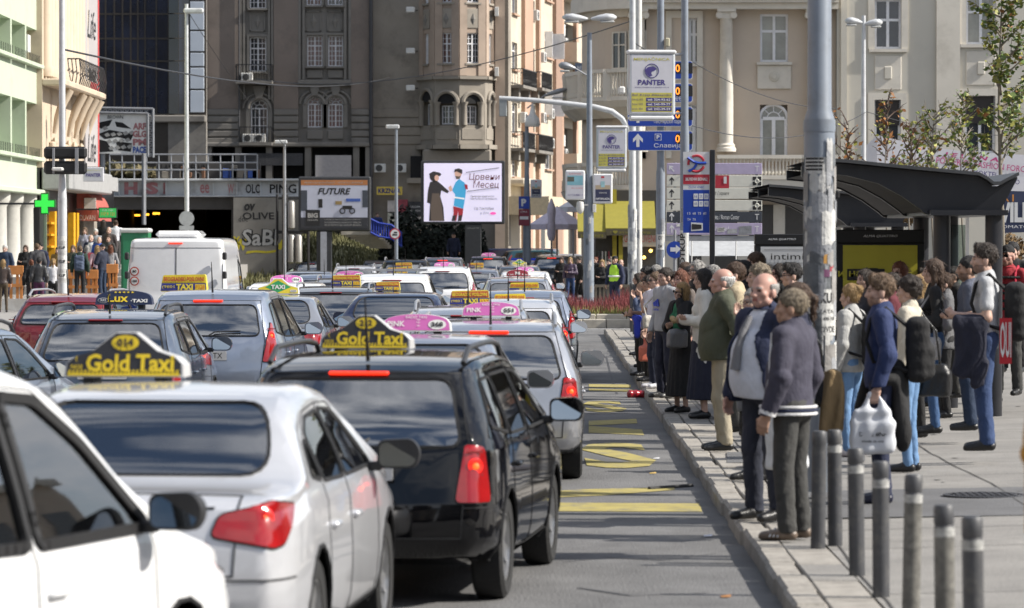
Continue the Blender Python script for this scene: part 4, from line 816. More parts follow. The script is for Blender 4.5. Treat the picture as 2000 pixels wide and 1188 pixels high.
LT=mat('led_letters',(.11,.012,.02),.5,var=0,emit=.25);k_=Yl/F
for s_,px,py,w_,h_,m_ in(('Црвени',946,347,60,16,LT),('Месец',949,362,50,15,LT),('Снимљено једне епохе',942,384,46,5,bd),('Мечта ће се променити...',946,389,54,5,bd),('Од 7.октобра',945,408,38,7,bd),('у 21ч',946,417,16,6,bd)):
 text(s_,w_*k_,h_*k_,m_,T,FM((f7 .fx(px),-.02,f7 .fz(px,py))),shear=.12)
MB().prism(ell(f7 .fx(963),f7 .fz(963,417),.13,.06),FM((0,-.02,0)),.003).build('pink_logo',em('pink',(.8,.1,.4)),T)
for a,c in(((910,337),(975,328)),((912,374),(974,366))):MB().tube([(f7 .fx(a[0]),-.02,f7 .fz(*a)),(f7 .fx(c[0]),-.02,f7 .fz(*c))],.012,4).build('printed_line',bd,T)
f7 .box('post',908,438,940,565,-.02,.4,BK,.03);text('ALMA QUATTRO',.5,.05,WPT,T,FM((f7 .fx(924),.0,f7 .fz(924,446))))
# ---- the rest of the square behind and beside the camera (it lights and mirrors in the cars)
def row(O,ang,W_,H_,m_,nx,nzr):
 T=D.objects.new('street_houses',None);link(T);T.location=O;T.rotation_euler=(0,0,R(ang));tag(T,kind='structure');MB().box(0,0,0,W_,10,H_).build('house_wall',m_,T);b=MB();c=MB()
 for i in range(nx):
  for j in range(nzr):x=W_*(i+.28)/nx;z=4.2+(H_-5)*j/nzr;b.box(x,-.05,z,x+W_/nx*.42,-.01,z+(H_-5)/nzr*.55);c.box(x-.1,-.2,z-.15,x+W_/nx*.42+.1,-.01,z-.03)
 b.build('house_windows',WGL,T)['kind']='stuff';c.build('house_sills',CRE,T)['kind']='stuff';MB().box(-.3,-.5,H_,W_+.3,10.3,H_+.6).build('house_cornice',CRE,T);MB().box(0,-.06,0,W_,-.01,3.4).build('house_shops',DARK,T)
for k,(w_,h_,m_)in enumerate(((30,17,BEI),(26,20,GRY),(34,15,CRM),(30,18,BRN))):row((60-k*30,-50,0),180,29.5,h_,m_,9,4)
for k,(h_,m_)in enumerate(((17,CRM),(21,GRL),(16,BEI),(19,PCH))):row((-30,-48+k*32,0),90,31,h_,m_,10,4)
for k,(h_,m_)in enumerate(((15,BEI),(17,GRY),(14,CRM),(16,BEI))):row((50,80-k*32,0),-90,31,h_,m_,10,4)
# ================================================================ street furniture
STE=mat('pole_paint',(.21,.24,.285),.45,.1,var=.1,scale=3,dirt=(.15,.16,.17),dscale=5,damt=.5)
STL=mat('pole_pale',(.52,.535,.55),.5,.1,var=.08,scale=3,dirt=(.3,.3,.3),dscale=4,damt=.5)
GAL=MATS['galvanised'];DGR=mat('bollard_grey',(.06,.062,.068),.5,var=.2,scale=9,dirt=(.16,.155,.14),dscale=7,damt=.6);SHD=mat('shelter_grey',(.020,.021,.026),.35,var=.12,scale=2,dirt=(.04,.04,.04),dscale=4,damt=.3)
PAP=[mat('paper%d'%i,c,.9,var=.25,scale=9,bump=.4,bscale=30)for i,c in enumerate([(.46,.46,.45),(.33,.34,.36),(.22,.23,.25),(.58,.58,.56),(.13,.14,.15),(.28,.27,.26)])]
BKI=mat('print_black',(.02,.02,.022),.7);PUR=mat('print_purple',(.06,.045,.20),.6);OLV=mat('print_olive_yellow',(.50,.46,.10),.6);BXW=mat('lightbox_face',(.55,.55,.60),.35,var=.04);BXF=mat('lightbox_frame',(.50,.53,.56),.4,.3);SBL=mat('sign_blue_enamel',(.015,.055,.36),.35,var=.05);SWH=mat('sign_white_enamel',(.66,.67,.68),.35,var=.04);AMB=mat('amber_led',(1,.25,.02),emit=1.3);REDP=mat('print_red',(.45,.03,.05),.5)
def wrapq(mb,r,z0,z1,a0,a1,n=6,tear=0.):
 v=[];f=[]
 for i in range(n+1):
  a=a0+(a1-a0)*i/n;v+=[(math.sin(a)*r,-math.cos(a)*r,z0+random.uniform(-tear,tear)),(math.sin(a)*r,-math.cos(a)*r,z1+random.uniform(-tear,tear))]
 for i in range(n):f.append((2*i,2*i+2,2*i+3,2*i+1))
 mb.add(v,f)
def ctext(s,w_,h_,m_,T,r,ang,z,bold=0.,vert=False):
 o=text(s,w_,h_,m_,T,Matrix.Rotation(R(90),4,'Z')if vert else None,bold=bold,depth=0)
 for v in o.data.vertices:a=v.co.x/r+ang;v.co=(math.sin(a)*r,-math.cos(a)*r,z+v.co.y)
 return o
def pole(name,label,px,Y,segs,m_=STE,zb=0.,cat='pole',n=14):
 """segs: list of (z, r)"""
 T=thing(name,label,cat,(PX(px,Y),Y,zb));MB().lathe([(r,z)for z,r in segs],n).build('shaft',m_,T,40);return T
def zpx(T,py):return PZ(py,T.location.y)-T.location.z
# ---- near pole with torn flyers
zk=.2;T=pole('utility_pole','thick grey steel pole covered in torn flyers among the crowd',1600,31,[(0,.13),(.02,.128),(2.95,.125),(3.02,.118),(3.08,.098),(11,.075)],STE,zk,n=24)
MB().lathe([(.129,2.9),(.131,2.93),(.129,3.0)],24,cap=False).build('joint_collar',STE,T,40)
for k in range(90):
 b=MB();z=random.uniform(.9,2.62);a=random.uniform(-1.7,1.7);wrapq(b,.1275+.0006*k/4,z,z+random.uniform(.08,.32),a,a+random.uniform(.3,1.1),5,.025);b.build('torn_paper',PAP[k%6],T)
b=MB();wrapq(b,.1365,zpx(T,655),zpx(T,565),-.55,1.25);b.build('flyer',PAP[3],T);ctext('TKUP',.2,.085,BKI,T,.1375,.35,zpx(T,582),.04);ctext('ZLATA',.16,.03,BKI,T,.1375,.3,zpx(T,608));ctext('063 488-300',.18,.03,BKI,T,.1375,.35,zpx(T,622));ctext('OVDE',.14,.05,BKI,T,.1375,.5,zpx(T,643),.02)
b=MB();wrapq(b,.136,zpx(T,540),zpx(T,488),-.0,.9);b.build('flyer',PAP[1],T);b=MB();wrapq(b,.137,zpx(T,530),zpx(T,495),.62,.88);b.build('flyer_strip',REDP,T);b=MB();wrapq(b,.137,zpx(T,515),zpx(T,497),.12,.5);b.build('flyer_print',mat('print_orange',(.5,.26,.06),.6),T);b=MB();wrapq(b,.1368,zpx(T,541),zpx(T,526),.0,.6);b.build('flyer_print',mat('print_plum',(.13,.04,.10),.6),T)
b=MB();wrapq(b,.128,zpx(T,340),zpx(T,308),-1.2,.4);b.build('sticker',PAP[3],T)
for q in range(4):b=MB();wrapq(b,.1286,zpx(T,334-q*7),zpx(T,329.5-q*7),-1.1,.2);b.build('sticker_line',BKI,T)
b=MB();wrapq(b,.1284,zpx(T,360),zpx(T,342),.12,.55);b.build('sticker',PAP[0],T);b=MB();wrapq(b,.1284,zpx(T,378),zpx(T,367),-.4,.25);b.build('sticker',PAP[5],T)
MB().box(.12,-.05,zpx(T,388),.16,.03,zpx(T,372),.01).build('bracket',IRON,T)
# ---- poles by the end of the stop
T=pole('sign_pole','slim grey pole carrying the large exchange lightbox',1337,75,[(0,.09),(4.1,.088),(4.25,.08),(4.35,.074),(10.5,.06)],STE,.2);PA=T
def panter(T,x,z,w_,h_,rz=0,far=False):
 S=D.objects.new('lightbox',None);link(S,T);S.location=(x,-.12,z);S.rotation_euler=(0,0,rz)
 MB().box(-w_/2,-.1,-h_/2,w_/2,.1,h_/2,.04).build('case',BXF,S,40);MB().box(-w_/2-.02,-.12,h_/2-.02,w_/2+.02,.12,h_/2+.06,.03).build('cap',SWH,S,40);MB().box(-w_/2+.02,-.11,-h_/2-.1,w_/2-.02,.11,-h_/2+.01,.04).build('foot',SWH,S,40)
 def q(y):return Matrix.Translation((0,-.104,y))@FRONT.to_4x4()
 plate('face',BXW,S,Matrix.Translation((0,-.103,0))@FRONT.to_4x4(),[(-w_*.43,-h_*.46),(w_*.43,-h_*.46),(w_*.43,h_*.46),(-w_*.43,h_*.46)],.002)
 plate('yellow_field',OLV,S,Matrix.Translation((0,-.105,0))@FRONT.to_4x4(),[(-w_*.43,-h_*.44),(w_*.43,-h_*.44),(w_*.43,-h_*.135),(-w_*.43,-h_*.135)],.001)
 text('MENJAČNICA',w_*.76,h_*.075,OLV,S,q(h_*.40),bold=.01);text('PANTER',w_*.58,h_*.085,PUR,S,q(h_*.03),bold=.03);text('www.menjacnica-panter.co.rs',w_*.72,h_*.03,PUR,S,q(-h_*.05))
 cz=h_*.215;rr_=h_*.11;MB().tube([(rr_*math.cos(t),-.106,cz+rr_*math.sin(t))for t in np.linspace(0,6.283,21)],.008 if far else.008,5,False).build('logo_ring',PUR,S)
 A_=[(-.95,.1),(-.8,-.45),(-.4,-.85),(.1,-.7),(-.1,-.4),(0,-.1),(.35,-.05),(.5,.12),(.75,.25),(.55,.45),(.2,.62),(-.2,.6),(-.62,.5)];meshobj('logo_shape',[(x*rr_,-.107,cz+y*rr_)for x,y in A_],[tuple(range(len(A_)))],PUR,S)
 text('Bul. Kralja Aleksandra',w_*.82,h_*.05,PUR,S,Matrix.Translation((0,-.107,-h_*.175))@FRONT.to_4x4())
 for k,(a,b)in enumerate((('broj 62','tel: 324-92-62'),('broj 122','tel: 245-99-77'),('broj 356','tel: 242-39-59'))):
  y=-h_*(.245+.075*k);text(a,w_*.22,h_*.04,PUR,S,Matrix.Translation((-w_*.30,-.107,y))@FRONT.to_4x4());plate('phone_strip',PUR,S,Matrix.Translation((w_*.14,-.107,y))@FRONT.to_4x4(),[(-w_*.26,-h_*.03),(w_*.28,-h_*.03),(w_*.28,h_*.03),(-w_*.26,h_*.03)],.001);text(b,w_*.48,h_*.036,SWH,S,Matrix.Translation((w_*.15,-.109,y))@FRONT.to_4x4(),bold=.02)
 return S
panter(T,PX(1271,75)-T.location.x,zpx(T,166),.93,1.22,R(6))
for py in(107,222):MB().tube([(-.3,-.05,zpx(T,py)),(.02,-.02,zpx(T,py))],.03,6).build('clamp',GAL,T)
for k in range(9):b=MB();z=random.uniform(.5,2.5);a=random.uniform(-1.4,.8);wrapq(b,.0905+.0003*k,z,z+.3,a,a+.9,5,.02);b.build('torn_paper',PAP[k%4],T)
b=MB();wrapq(b,.096,zpx(T,525),zpx(T,450),-1.3,.9);b.build('flyer',PAP[3],T);ctext('OTKUP',.62,.1,BKI,T,.0965,0,0,.03);o=T.children[-1]
for v in o.data.vertices:
 pass
D.objects.remove(o);o=text('OTKUP',.62,.10,BKI,T,Matrix.Translation((-.045,-.1,zpx(T,487)))@FRONT.to_4x4()@Matrix.Rotation(R(90),4,'Z'),bold=.03)
MB().box(PX(1207,75)-T.location.x,-.3,zpx(T,185),PX(1220,75)-T.location.x,.1,zpx(T,170),.03).build('camera_housing',WHP,T)
T=pole('parking_sign_pole','grey pole with a stack of blue parking direction signs',1290,86,[(0,.105),(3.55,.1),(3.7,.085),(11,.07)],STE,.2)
def led(T,S,x,y,n_='0'):
 text(n_,.1,.19,AMB,S,Matrix.Translation((x,-.03,y))@FRONT.to_4x4(),bold=.01)
for i,(y0,y1,nm)in enumerate(((120,156,'Трг'),(164,201,'Обилићев'),(209,248,'Пионирски парк'),(256,295,'Славија'))):
 x0,x1=PX(1225,86)-T.location.x,PX(1352,86)-T.location.x;h_=(y1-y0)*86/F;S=D.objects.new('direction_sign',None);link(S,T);S.location=((x0+x1)/2,-.14,zpx(T,(y0+y1)/2));w_=x1-x0
 MB().prism(rrect(-w_/2,-h_/2,w_/2,h_/2,.06),FRONT.to_4x4(),.04).build('panel',SWH,S);MB().prism(rrect(-w_/2+.015,-h_/2+.015,w_/2-.015,h_/2-.015,.05),Matrix.Translation((0,-.004,0))@FRONT.to_4x4(),.003).build('face',SBL,S)
 q=lambda x,y:Matrix.Translation((x,-.006,y))@FRONT.to_4x4();MB().prism([(-.035,-.14),(.035,-.14),(.035,.03),(.11,-.04),(.11,.04),(0,.16),(-.11,.04),(-.11,-.04),(-.035,.03)],q(-w_*.34,0),.002).build('arrow',SWH,S)
 text(nm,min(.62,.1*len(nm)),.12,SWH,S,q(.12*w_,-h_*.26));o=MB().prism(rrect(-.075,-.075,.075,.075,.01),q(-w_*.03,h_*.18),.002).build('parking_mark',SWH,S);MB().prism(rrect(-.062,-.062,.062,.062,.01),q(-w_*.03,h_*.18)@Matrix.Translation((0,0,.002)),.001).build('mark_field',SBL,o);text('P',.07,.09,SWH,o,q(-w_*.03,h_*.18)@Matrix.Translation((0,0,.004)),bold=.04)
 plate('display',BKI,S,q(w_*.32,h_*.1),[(-.1,-.12),(.26,-.12),(.26,.12),(-.1,.12)],.001);text('0',.1,.17,AMB,S,q(w_*.27,h_*.1)@Matrix.Translation((0,0,.002)),bold=.01)
for k in range(16):b=MB();z=random.uniform(.5,2.3);a=random.uniform(-1.5,1);wrapq(b,.106+.0003*k,z,z+.25,a,a+.8,5,.03);b.build('torn_paper',PAP[k%6],T)
b=MB();wrapq(b,.112,zpx(T,488),zpx(T,458),-.9,.7);b.build('flyer',PAP[3],T);ctext('OT',.1,.09,BKI,T,.113,-.1,zpx(T,465),.03);ctext('DA',.1,.07,BKI,T,.113,-.1,zpx(T,481),.03)
MB().box(.1,-.1,zpx(T,92),.2,.05,zpx(T,75),.02).build('junction_box',mat('box_cream',(.45,.42,.30),.6),T)
T=pole('traffic_pole','pale grey pole with a long curved arm reaching over the road',1235,117,[(0,.14),(3,.13),(3.2,.11),(12,.085)],STL,.1)
pts=[(PX(px,117)-T.location.x,0,zpx(T,py))for px,py in((1228,262),(1226,250),(1215,232),(1195,218),(1160,209),(1100,202),(1040,196),(975,192))];MB().tube(pts,[.1,.1,.095,.09,.085,.08,.075,.07],10).build('arm',STL,T,60)
MB().box(PX(975,117)-T.location.x,-.05,zpx(T,228),PX(990,117)-T.location.x,.05,zpx(T,193),.02).build('signal_back',mat('signal_grey',(.25,.27,.28),.5),T)
panter(T,PX(1194,117)-T.location.x,zpx(T,290),.92,1.25,0,True)
for k in range(24):b=MB();z=random.uniform(.2,3.0);a=random.uniform(-1.6,1);wrapq(b,.141+.0003*k,z,z+.35,a,a+.9,5,.05);b.build('torn_paper',PAP[k%4],T)
T=pole('white_pole','tall white pole standing just right of the curved arm pole',1247,121,[(0,.115),(13,.10)],mat('pole_white',(.60,.59,.56),.6,var=.1,dirt=(.35,.34,.32)),.1)
for k in range(8):b=MB();z=random.uniform(.8,3.0);a=random.uniform(-1,1);wrapq(b,.116+.0003*k,z,z+.3,a,a+.7,4,.05);b.build('torn_paper',PAP[k%4],T)
# ---- bus stop flag
T=thing('bus_stop_sign','bus stop flag with line numbers on a dark post above the crowd','sign',(PX(1391,66),66,.2));MB().box(-.045,-.05,0,.045,.05,zpx(T,293),.01).build('post',SHD,T);x0,x1=PX(1334,66)-T.location.x,-.05;zt,zb=zpx(T,297),zpx(T,455);w_=x1-x0;xm=(x0+x1)/2
q=lambda x,z,e=0:Matrix.Translation((x,-.03-e,z))@FRONT.to_4x4()
plate('panel',SWH,T,q(0,0),[(x0,zb),(x1,zb),(x1,zt),(x0,zt)],.03);hh=zt-zb
for a,b,m_ in((.28,.40,REDP),(.47,1.0,SBL)):plate('printed_band',m_,T,q(0,0,.004),[(x0,zt-hh*b),(x1,zt-hh*b),(x1,zt-hh*a),(x0,zt-hh*a)],.002)
cz=zt-hh*.145;rr_=w_*.3
for a0,a1,m_ in((20,120,REDP),(150,190,REDP),(230,340,REDP)):MB().tube([(xm+rr_*math.cos(R(t)),-.036,cz+rr_*math.sin(R(t)))for t in np.linspace(a0,a1,9)],.022,5).build('logo_arc',m_,T)
for pts in([(-1.1,.75),(-.3,.2),(.3,.05),(1.25,.05)],[(.1,.05),(-.3,-.6),(-1.0,-1.0)]):MB().tube([(xm+x*rr_,-.042,cz+y*rr_)for x,y in pts],.024,5).build('logo_line',SBL,T)
text('ЗЕЛЕНИ ВЕНАЦ',w_*.84,hh*.045,SWH,T,q(xm,zt-hh*.34,.006),bold=.03);text('ZELENI VENAC',w_*.6,hh*.03,SBL,T,q(xm,zt-hh*.435,.006))
for i,n_ in enumerate(('16','27E','35','65','77','95')):xx=xm+w_*(-.02+.2*(i%3));zz=zt-hh*(.55+.09*(i//3));plate('number_box',SWH,T,q(xx,zz,.007),rrect(-w_*.085,-hh*.035,w_*.085,hh*.035,.01),.002);text(n_,w_*.1,hh*.03,SBL,T,q(xx,zz,.01))
for i,n_ in enumerate(('15','68','75','603','704','706')):text(n_,w_*.12,hh*.03,SWH,T,q(xm+w_*(-.28+.2*(i%4)),zt-hh*(.76+.075*(i//4)),.007))
plate('sticker',SWH,T,q(xm,zt-hh*.93,.007),[(-w_*.2,-hh*.05),(w_*.25,-hh*.04),(w_*.25,hh*.05),(-w_*.2,hh*.06)],.002);plate('sticker_text',BKI,T,q(xm,zt-hh*.93,.01),[(-w_*.17,-hh*.03),(w_*.2,-hh*.02),(w_*.2,hh*.03),(-w_*.17,hh*.04)],.001)
MB().box(.05,-.03,zpx(T,368),.05+PX(1420,66)-PX(1393,66),.0,zpx(T,343)).build('stop_number',REDP,T);text('1',.05,.12,SWH,T,q(.22,zpx(T,352),.003),bold=.04)
# ---- white direction boards
T=thing('direction_boards','stack of white and lilac pedestrian direction boards','sign',(PX(1393,92),92,.2));LIL=mat('lilac_board',(.40,.35,.50),.5,var=.08);IVO=mat('ivory_board',(.60,.60,.54),.5,var=.05);CHB=mat('charcoal_board',(.035,.042,.055),.5)
for px in(1318,1478):MB().tube([(PX(px,92)-T.location.x,.05,0),(PX(px,92)-T.location.x,.05,zpx(T,318))],.04,8).build('post',GAL,T)
for i,(y0,y1,m_)in enumerate(((319,341,LIL),(343,365,IVO),(367,389,IVO),(391,412,IVO),(414,434,CHB),(436,459,LIL))):
 xa,xb=PX(1302,92)-T.location.x,PX(1488,92)-T.location.x;za,zb2=zpx(T,y1),zpx(T,y0);o=MB().box(xa,-.03,za,xb,.02,zb2,.008).build('board',m_,T);q=lambda x,z,e=0:Matrix.Translation((x,-.031-e,z))@FRONT.to_4x4();zc=(za+zb2)/2
 A_=[(-.012,-.09),(.012,-.09),(.012,.04),(.05,0),(.06,.03),(0,.1),(-.06,.03),(-.05,0),(-.012,.04)];MB().prism(A_,q(xa+.12,zc,.002)@(Matrix.Rotation(R(40),4,'Z')if i==0 else Matrix.Identity(4)),.002).build('arrow',BKI if m_ is IVO else SWH,o)
 if m_ is IVO:
  for dx in(-.06,.06):
   for dz in(-.06,.06):plate('pictogram',BKI,o,q(xb-.12+dx,zc+dz,.002),rrect(-.045,-.045,.045,.045,.008,1),.001)
  MB().tube([(xb-.12+.045*math.cos(t),-.036,zc+.045*math.sin(t))for t in np.linspace(0,6.283,13)],.012,4,False).build('pictogram_ring',IVO,o)
 else:text('T',.1,.14,SWH,o,q(xb-.12,zc,.002))
 tx={2:('куће / square',.5),4:('Римска чесмa / Roman Center',1.0),5:('Q hotel',.5)}.get(i)
 if tx:text(tx[0],tx[1],.12,BKI if m_ is IVO else SWH,o,q((xa+xb)/2+.1,zc,.002),shear=.2)
for k,(px,py,w2,h2)in enumerate(((1408,449,14,10),(1430,452,20,10),(1455,450,26,18),(1328,440,14,6))):plate('sticker',PAP[k%4],T,Matrix.Translation((PX(px,92)-T.location.x,-.036,zpx(T,py)))@FRONT.to_4x4(),[(-w2*.006,-h2*.006),(w2*.006,-h2*.005),(w2*.006,h2*.006),(-w2*.006,h2*.005)],.002)
MB().box(PX(1300,92)-T.location.x,-.02,zpx(T,471),PX(1486,92)-T.location.x,.06,zpx(T,461)).build('frame_rail',GAL,T)
# round blue arrow sign
T=pole('mandatory_sign','small round blue arrow sign near the flyer poles',1318,84,[(0,.03),(2.3,.03)],GAL,.2,'sign');M_=Matrix.Translation((0,-.04,zpx(T,488)))@FRONT.to_4x4();MB().prism(ell(0,0,.185,.185),M_,.015).build('disc',SBL,T);MB().prism([(-.1,-.04),(.02,-.04),(.02,-.09),(.13,.02),(.02,.11),(.02,.05),(-.1,.05)],M_@Matrix.Translation((0,0,.004)),.003).build('arrow',SWH,T)
# ---- lamp pole with adverts on the island
T=pole('street_lamp','double-headed grey street lamp with advert boxes on the island',1151,113,[(0,.16),(.3,.14),(3.3,.125),(3.5,.1),(8.2,.07)],STE,.2,'street lamp')
def lamphead(T,x,z,L_,sg,m_=None,tilt=.05):
 b=MB();pts=[(x+sg*(L_*t),0,z+tilt*t+.02*math.sin(t*3))for t in(0,.3,.6,.85,1)];b.tube(pts,[.04,.09,.12,.1,.03],10);o=b.build('lamp_head',m_ or STL,T,60);o.scale=(1,1.5,1);MB().box(x+sg*L_*.35,-.1,z-.11,x+sg*L_*.92,.1,z-.05,.03).build('lens',mat('lamp_lens',(.45,.46,.46),.2),o)
lamphead(T,-.05,zpx(T,38),.75,-1);lamphead(T,.05,zpx(T,38),.75,1)
def adbox(T,px0,py0,px1,py1,Y,kind):
 x0,x1=PX(px0,Y)-T.location.x,PX(px1,Y)-T.location.x;z0,z1=zpx(T,py1),zpx(T,py0);S=MB().box(x0,-.16,z0,x1,-.02,z1,.03).build('advert_box',SWH,T);q=lambda a,b,c,d,m_,e=0:plate('print',m_,S,Matrix.Translation((0,-.162-e,0))@FRONT.to_4x4(),[(x0+(x1-x0)*a,z0+(z1-z0)*b),(x0+(x1-x0)*c,z0+(z1-z0)*b),(x0+(x1-x0)*c,z0+(z1-z0)*d),(x0+(x1-x0)*a,z0+(z1-z0)*d)],.001);M_=lambda a,b:Matrix.Translation((x0+(x1-x0)*a,-.166,z0+(z1-z0)*b))@FRONT.to_4x4();W_=x1-x0
 q(.07,.05,.93,.95,BXW);
 if kind=='sea':q(.1,.5,.9,.82,mat('print_sea',(.20,.42,.50),.5),.002);q(.1,.62,.45,.78,mat('print_rock',(.10,.11,.09),.6),.003);text('Letovanja',W_*.6,.05,REDP,S,M_(.5,.88));text('novi polasci',W_*.6,.05,REDP,S,M_(.6,.4));text('011/33-888-11',W_*.75,.05,PUR,S,M_(.5,.17))
 else:q(.12,.08,.88,.48,mat('print_navy',(.03,.035,.08),.5),.002);q(.12,.48,.88,.62,mat('print_sand',(.42,.34,.24),.5),.002);q(.4,.55,.6,.75,mat('print_sky',(.3,.5,.55),.5),.003);text('OPTIPLAZA',W_*.72,.06,SWH,S,M_(.5,.16),bold=.03);text('VISION',W_*.4,.04,SWH,S,M_(.5,.36));q(.42,.86,.58,.92,REDP,.002)
adbox(T,1104,333,1142,391,113,'sea');adbox(T,1158,340,1196,398,113,'opt')
MB().lathe([(.02,.28),(.1,.26),(.12,.1),(.11,.02),(.07,-.06),(.001,-.1)],16,(PX(1133,113)-T.location.x,-.1,zpx(T,412))).build('camera_dome',WHP,T,40);MB().box(PX(1133,113)-T.location.x,-.12,zpx(T,402),0,-.06,zpx(T,399)).build('camera_arm',WHP,T);MB().box(PX(1157,113)-T.location.x,-.16,zpx(T,415),PX(1164,113)-T.location.x,-.08,zpx(T,399),.01).build('antenna_box',WHP,T);MB().tube([(-.13,-.05,0),(-.13,-.05,zpx(T,340))],.045,8).build('cable_duct',STE,T)
for k in range(8):b=MB();z=random.uniform(.3,2.6);a=random.uniform(-1.3,.8);wrapq(b,.142+.0003*k,z,z+.2,a,a+.6,4,.03);b.build('sticker',PAP[k%6],T)
# ---- lamp pole further back with parking sign
T=pole('street_lamp','slim grey lamp pole with blue parking sign and white dome',1029,168,[(0,.2),(3.5,.17),(5.2,.1),(7.4,.08)],STE,0,'street lamp');X0=T.location.x
def rel(px):return PX(px,T.location.y)-X0
MB().box(rel(1013),-.25,zpx(T,408),rel(1034),-.21,zpx(T,384)).build('parking_plate',SBL,T);text('P',.22,.32,SWH,T,Matrix.Translation((rel(1023),-.252,zpx(T,396)))@FRONT.to_4x4(),bold=.05);o=MB().box(rel(1013),-.25,zpx(T,441),rel(1034),-.21,zpx(T,409)).build('zone_plate',mat('zone_maroon',(.2,.03,.05),.5),T);text('ЗОНА',.3,.08,SWH,o,Matrix.Translation((rel(1023),-.252,zpx(T,414)))@FRONT.to_4x4());MB().box(rel(1015),-.256,zpx(T,429),rel(1032),-.25,zpx(T,423)).build('white_strip',SWH,o)
MB().tube([(rel(1022),-.22,0),(rel(1022),-.22,zpx(T,384))],.025,6).build('sign_post',GAL,T);adbox(T,1036,351,1058,387,168,'opt')
MB().lathe([(.3,0),(.34,.1),(.3,.35),(.14,.55),(.04,1.0)],14,(rel(1040),-.1,zpx(T,248))).build('dome_lamp',WHP,T,50);MB().tube([(rel(1040),-.1,zpx(T,232)),(0,0,zpx(T,226))],.03,6).build('dome_arm',GAL,T);lamphead(T,rel(1062),zpx(T,188),1.0,1,GAL,.3);MB().tube([(0,0,zpx(T,212)),(rel(1062),0,zpx(T,188))],.035,6).build('lamp_arm',GAL,T)
T=thing('street_lamp','lamp head on a thin arm in front of the balcony banner','street lamp',P(1150,150,114));MB().tube([(0,0,0),(-.4,0,.24)],.025,6).build('arm',GAL,T);lamphead(T,-.4,.24,.5,-1,GAL,.1)
# ---- other lamps
T=pole('street_lamp','tall pale lamp pole with a round sign back, left of the brown block',365,138,[(0,.1),(2.4,.09),(2.6,.085),(10.7,.06)],STL,.1,'street lamp');MB().box(-.1,-.18,zpx(T,27),.62,.18,zpx(T,17),.05).build('lamp_head',STL,T,40);MB().prism(ell(0,zpx(T,427),.27,.27),FM((0,-.1,0)),.015).build('sign_disc',mat('sign_back',(.42,.43,.44),.5),T);MB().box(-.26,-.11,zpx(T,450),.26,-.09,zpx(T,441)).build('sign_plate',MATS['sign_back'],T)
T=pole('street_lamp','short grey lamp pole beside the steel cylinders',556,146,[(0,.06),(4.3,.06),(6.1,.045)],GAL,0,'street lamp');MB().box(-.38,-.12,zpx(T,281),.1,.12,zpx(T,274),.03).build('lamp_head',STL,T)
T=pole('street_lamp','grey lamp pole with a round no-trucks sign by the dark hedge',774,148,[(0,.07),(3,.07),(6.8,.05)],STE,0,'street lamp');MB().box(-.4,-.13,zpx(T,252),.12,.13,zpx(T,244),.03).build('lamp_head',STL,T);M_=FM((-.05,-.1,zpx(T,457)));o=MB().prism(ell(0,0,.21,.21),M_,.01).build('round_sign',REDP,T);MB().prism(ell(0,0,.165,.165),M_@Matrix.Translation((0,0,.004)),.003).build('sign_face',SWH,o);plate('truck_symbol',BKI,o,M_@Matrix.Translation((0,0,.006)),[(-.1,-.07),(.09,-.07),(.09,-.01),(-.1,0)],.001);plate('truck_symbol',BKI,o,M_@Matrix.Translation((0,0,.006)),[(-.04,.02),(.1,.02),(.08,.08),(-.03,.08)],.001)
T=pole('street_lamp','double-headed white street lamp in front of the grey wing',1686,118,[(0,.09),(5,.08),(9,.06)],STL,.2,'street lamp');lamphead(T,-.03,zpx(T,45),.55,-1);lamphead(T,.03,zpx(T,48),.55,1)
# ---- left traffic signal pole
T=pole('traffic_signal','pale grey signal pole with flyers and a black signal seen from behind',122,78,[(0,.095),(3.1,.092),(3.3,.08),(3.5,.07),(9,.055)],STL,0,'traffic light')
for py0,py1 in((287,311),(315,341)):MB().box(rel(88)if False else PX(88,78)-T.location.x,-.22,zpx(T,py1),PX(172,78)-T.location.x,-.08,zpx(T,py0),.05).build('signal_housing',mat('signal_black',(.012,.012,.013),.45),T,40)
MB().box(PX(106,78)-T.location.x,-.3,zpx(T,340),PX(110,78)-T.location.x,-.22,zpx(T,290)).box(PX(150,78)-T.location.x,-.3,zpx(T,340),PX(156,78)-T.location.x,-.22,zpx(T,290)).build('signal_bracket',GAL,T);MB().box(PX(107,78)-T.location.x,-.5,zpx(T,335),PX(128,78)-T.location.x,-.2,zpx(T,328),.02).build('camera',WHP,T)
for k in range(10):
 b=MB();wrapq(b,.097+.0004*k,zpx(T,552-k*9),zpx(T,542-k*9),-1.2,1.1,6,.01);b.build('flyer',PAP[(0,3)[k%2]],T)
 if k%3==1:ctext('KUP',.15,.06,BKI,T,.1025,0,zpx(T,547-k*9),.02)
# signs on the left shops
T=thing('exchange_sign','small exchange office sign hanging over the left pavement','sign',P(183,341,128));MB().box(-.34,-.05,-.24,.34,.05,.24,.02).build('box',BXW,T);text('PANTER',.5,.12,PUR,T,FM((0,-.052,-.02)),bold=.03);text('MENJAČNICA',.5,.06,OLV,T,FM((0,-.052,.14)));MB().box(-1.6,.0,.2,.34,.05,.26).build('arm',IRON,T)
T=thing('rate_display','green electronic rate display under the red awning','sign',P(211,416,142));MB().box(-.34,-.05,-.2,.34,.06,.2).build('case',BKI,T);plate('lit_field',mat('display_green',(.03,.36,.08),.4,emit=.35),T,FM((0,-.054,0)),[(-.31,-.17),(.31,-.17),(.31,.17),(-.31,.17)],.002);text('117.9 121',.5,.12,mat('display_red',(.5,.12,.02),emit=.4),T,FM((0,-.06,-.04)));text('EUR USD',.4,.07,SWH,T,FM((0,-.06,.1)));MB().box(-1.2,.06,.1,.2,.1,.16).build('arm',IRON,T)
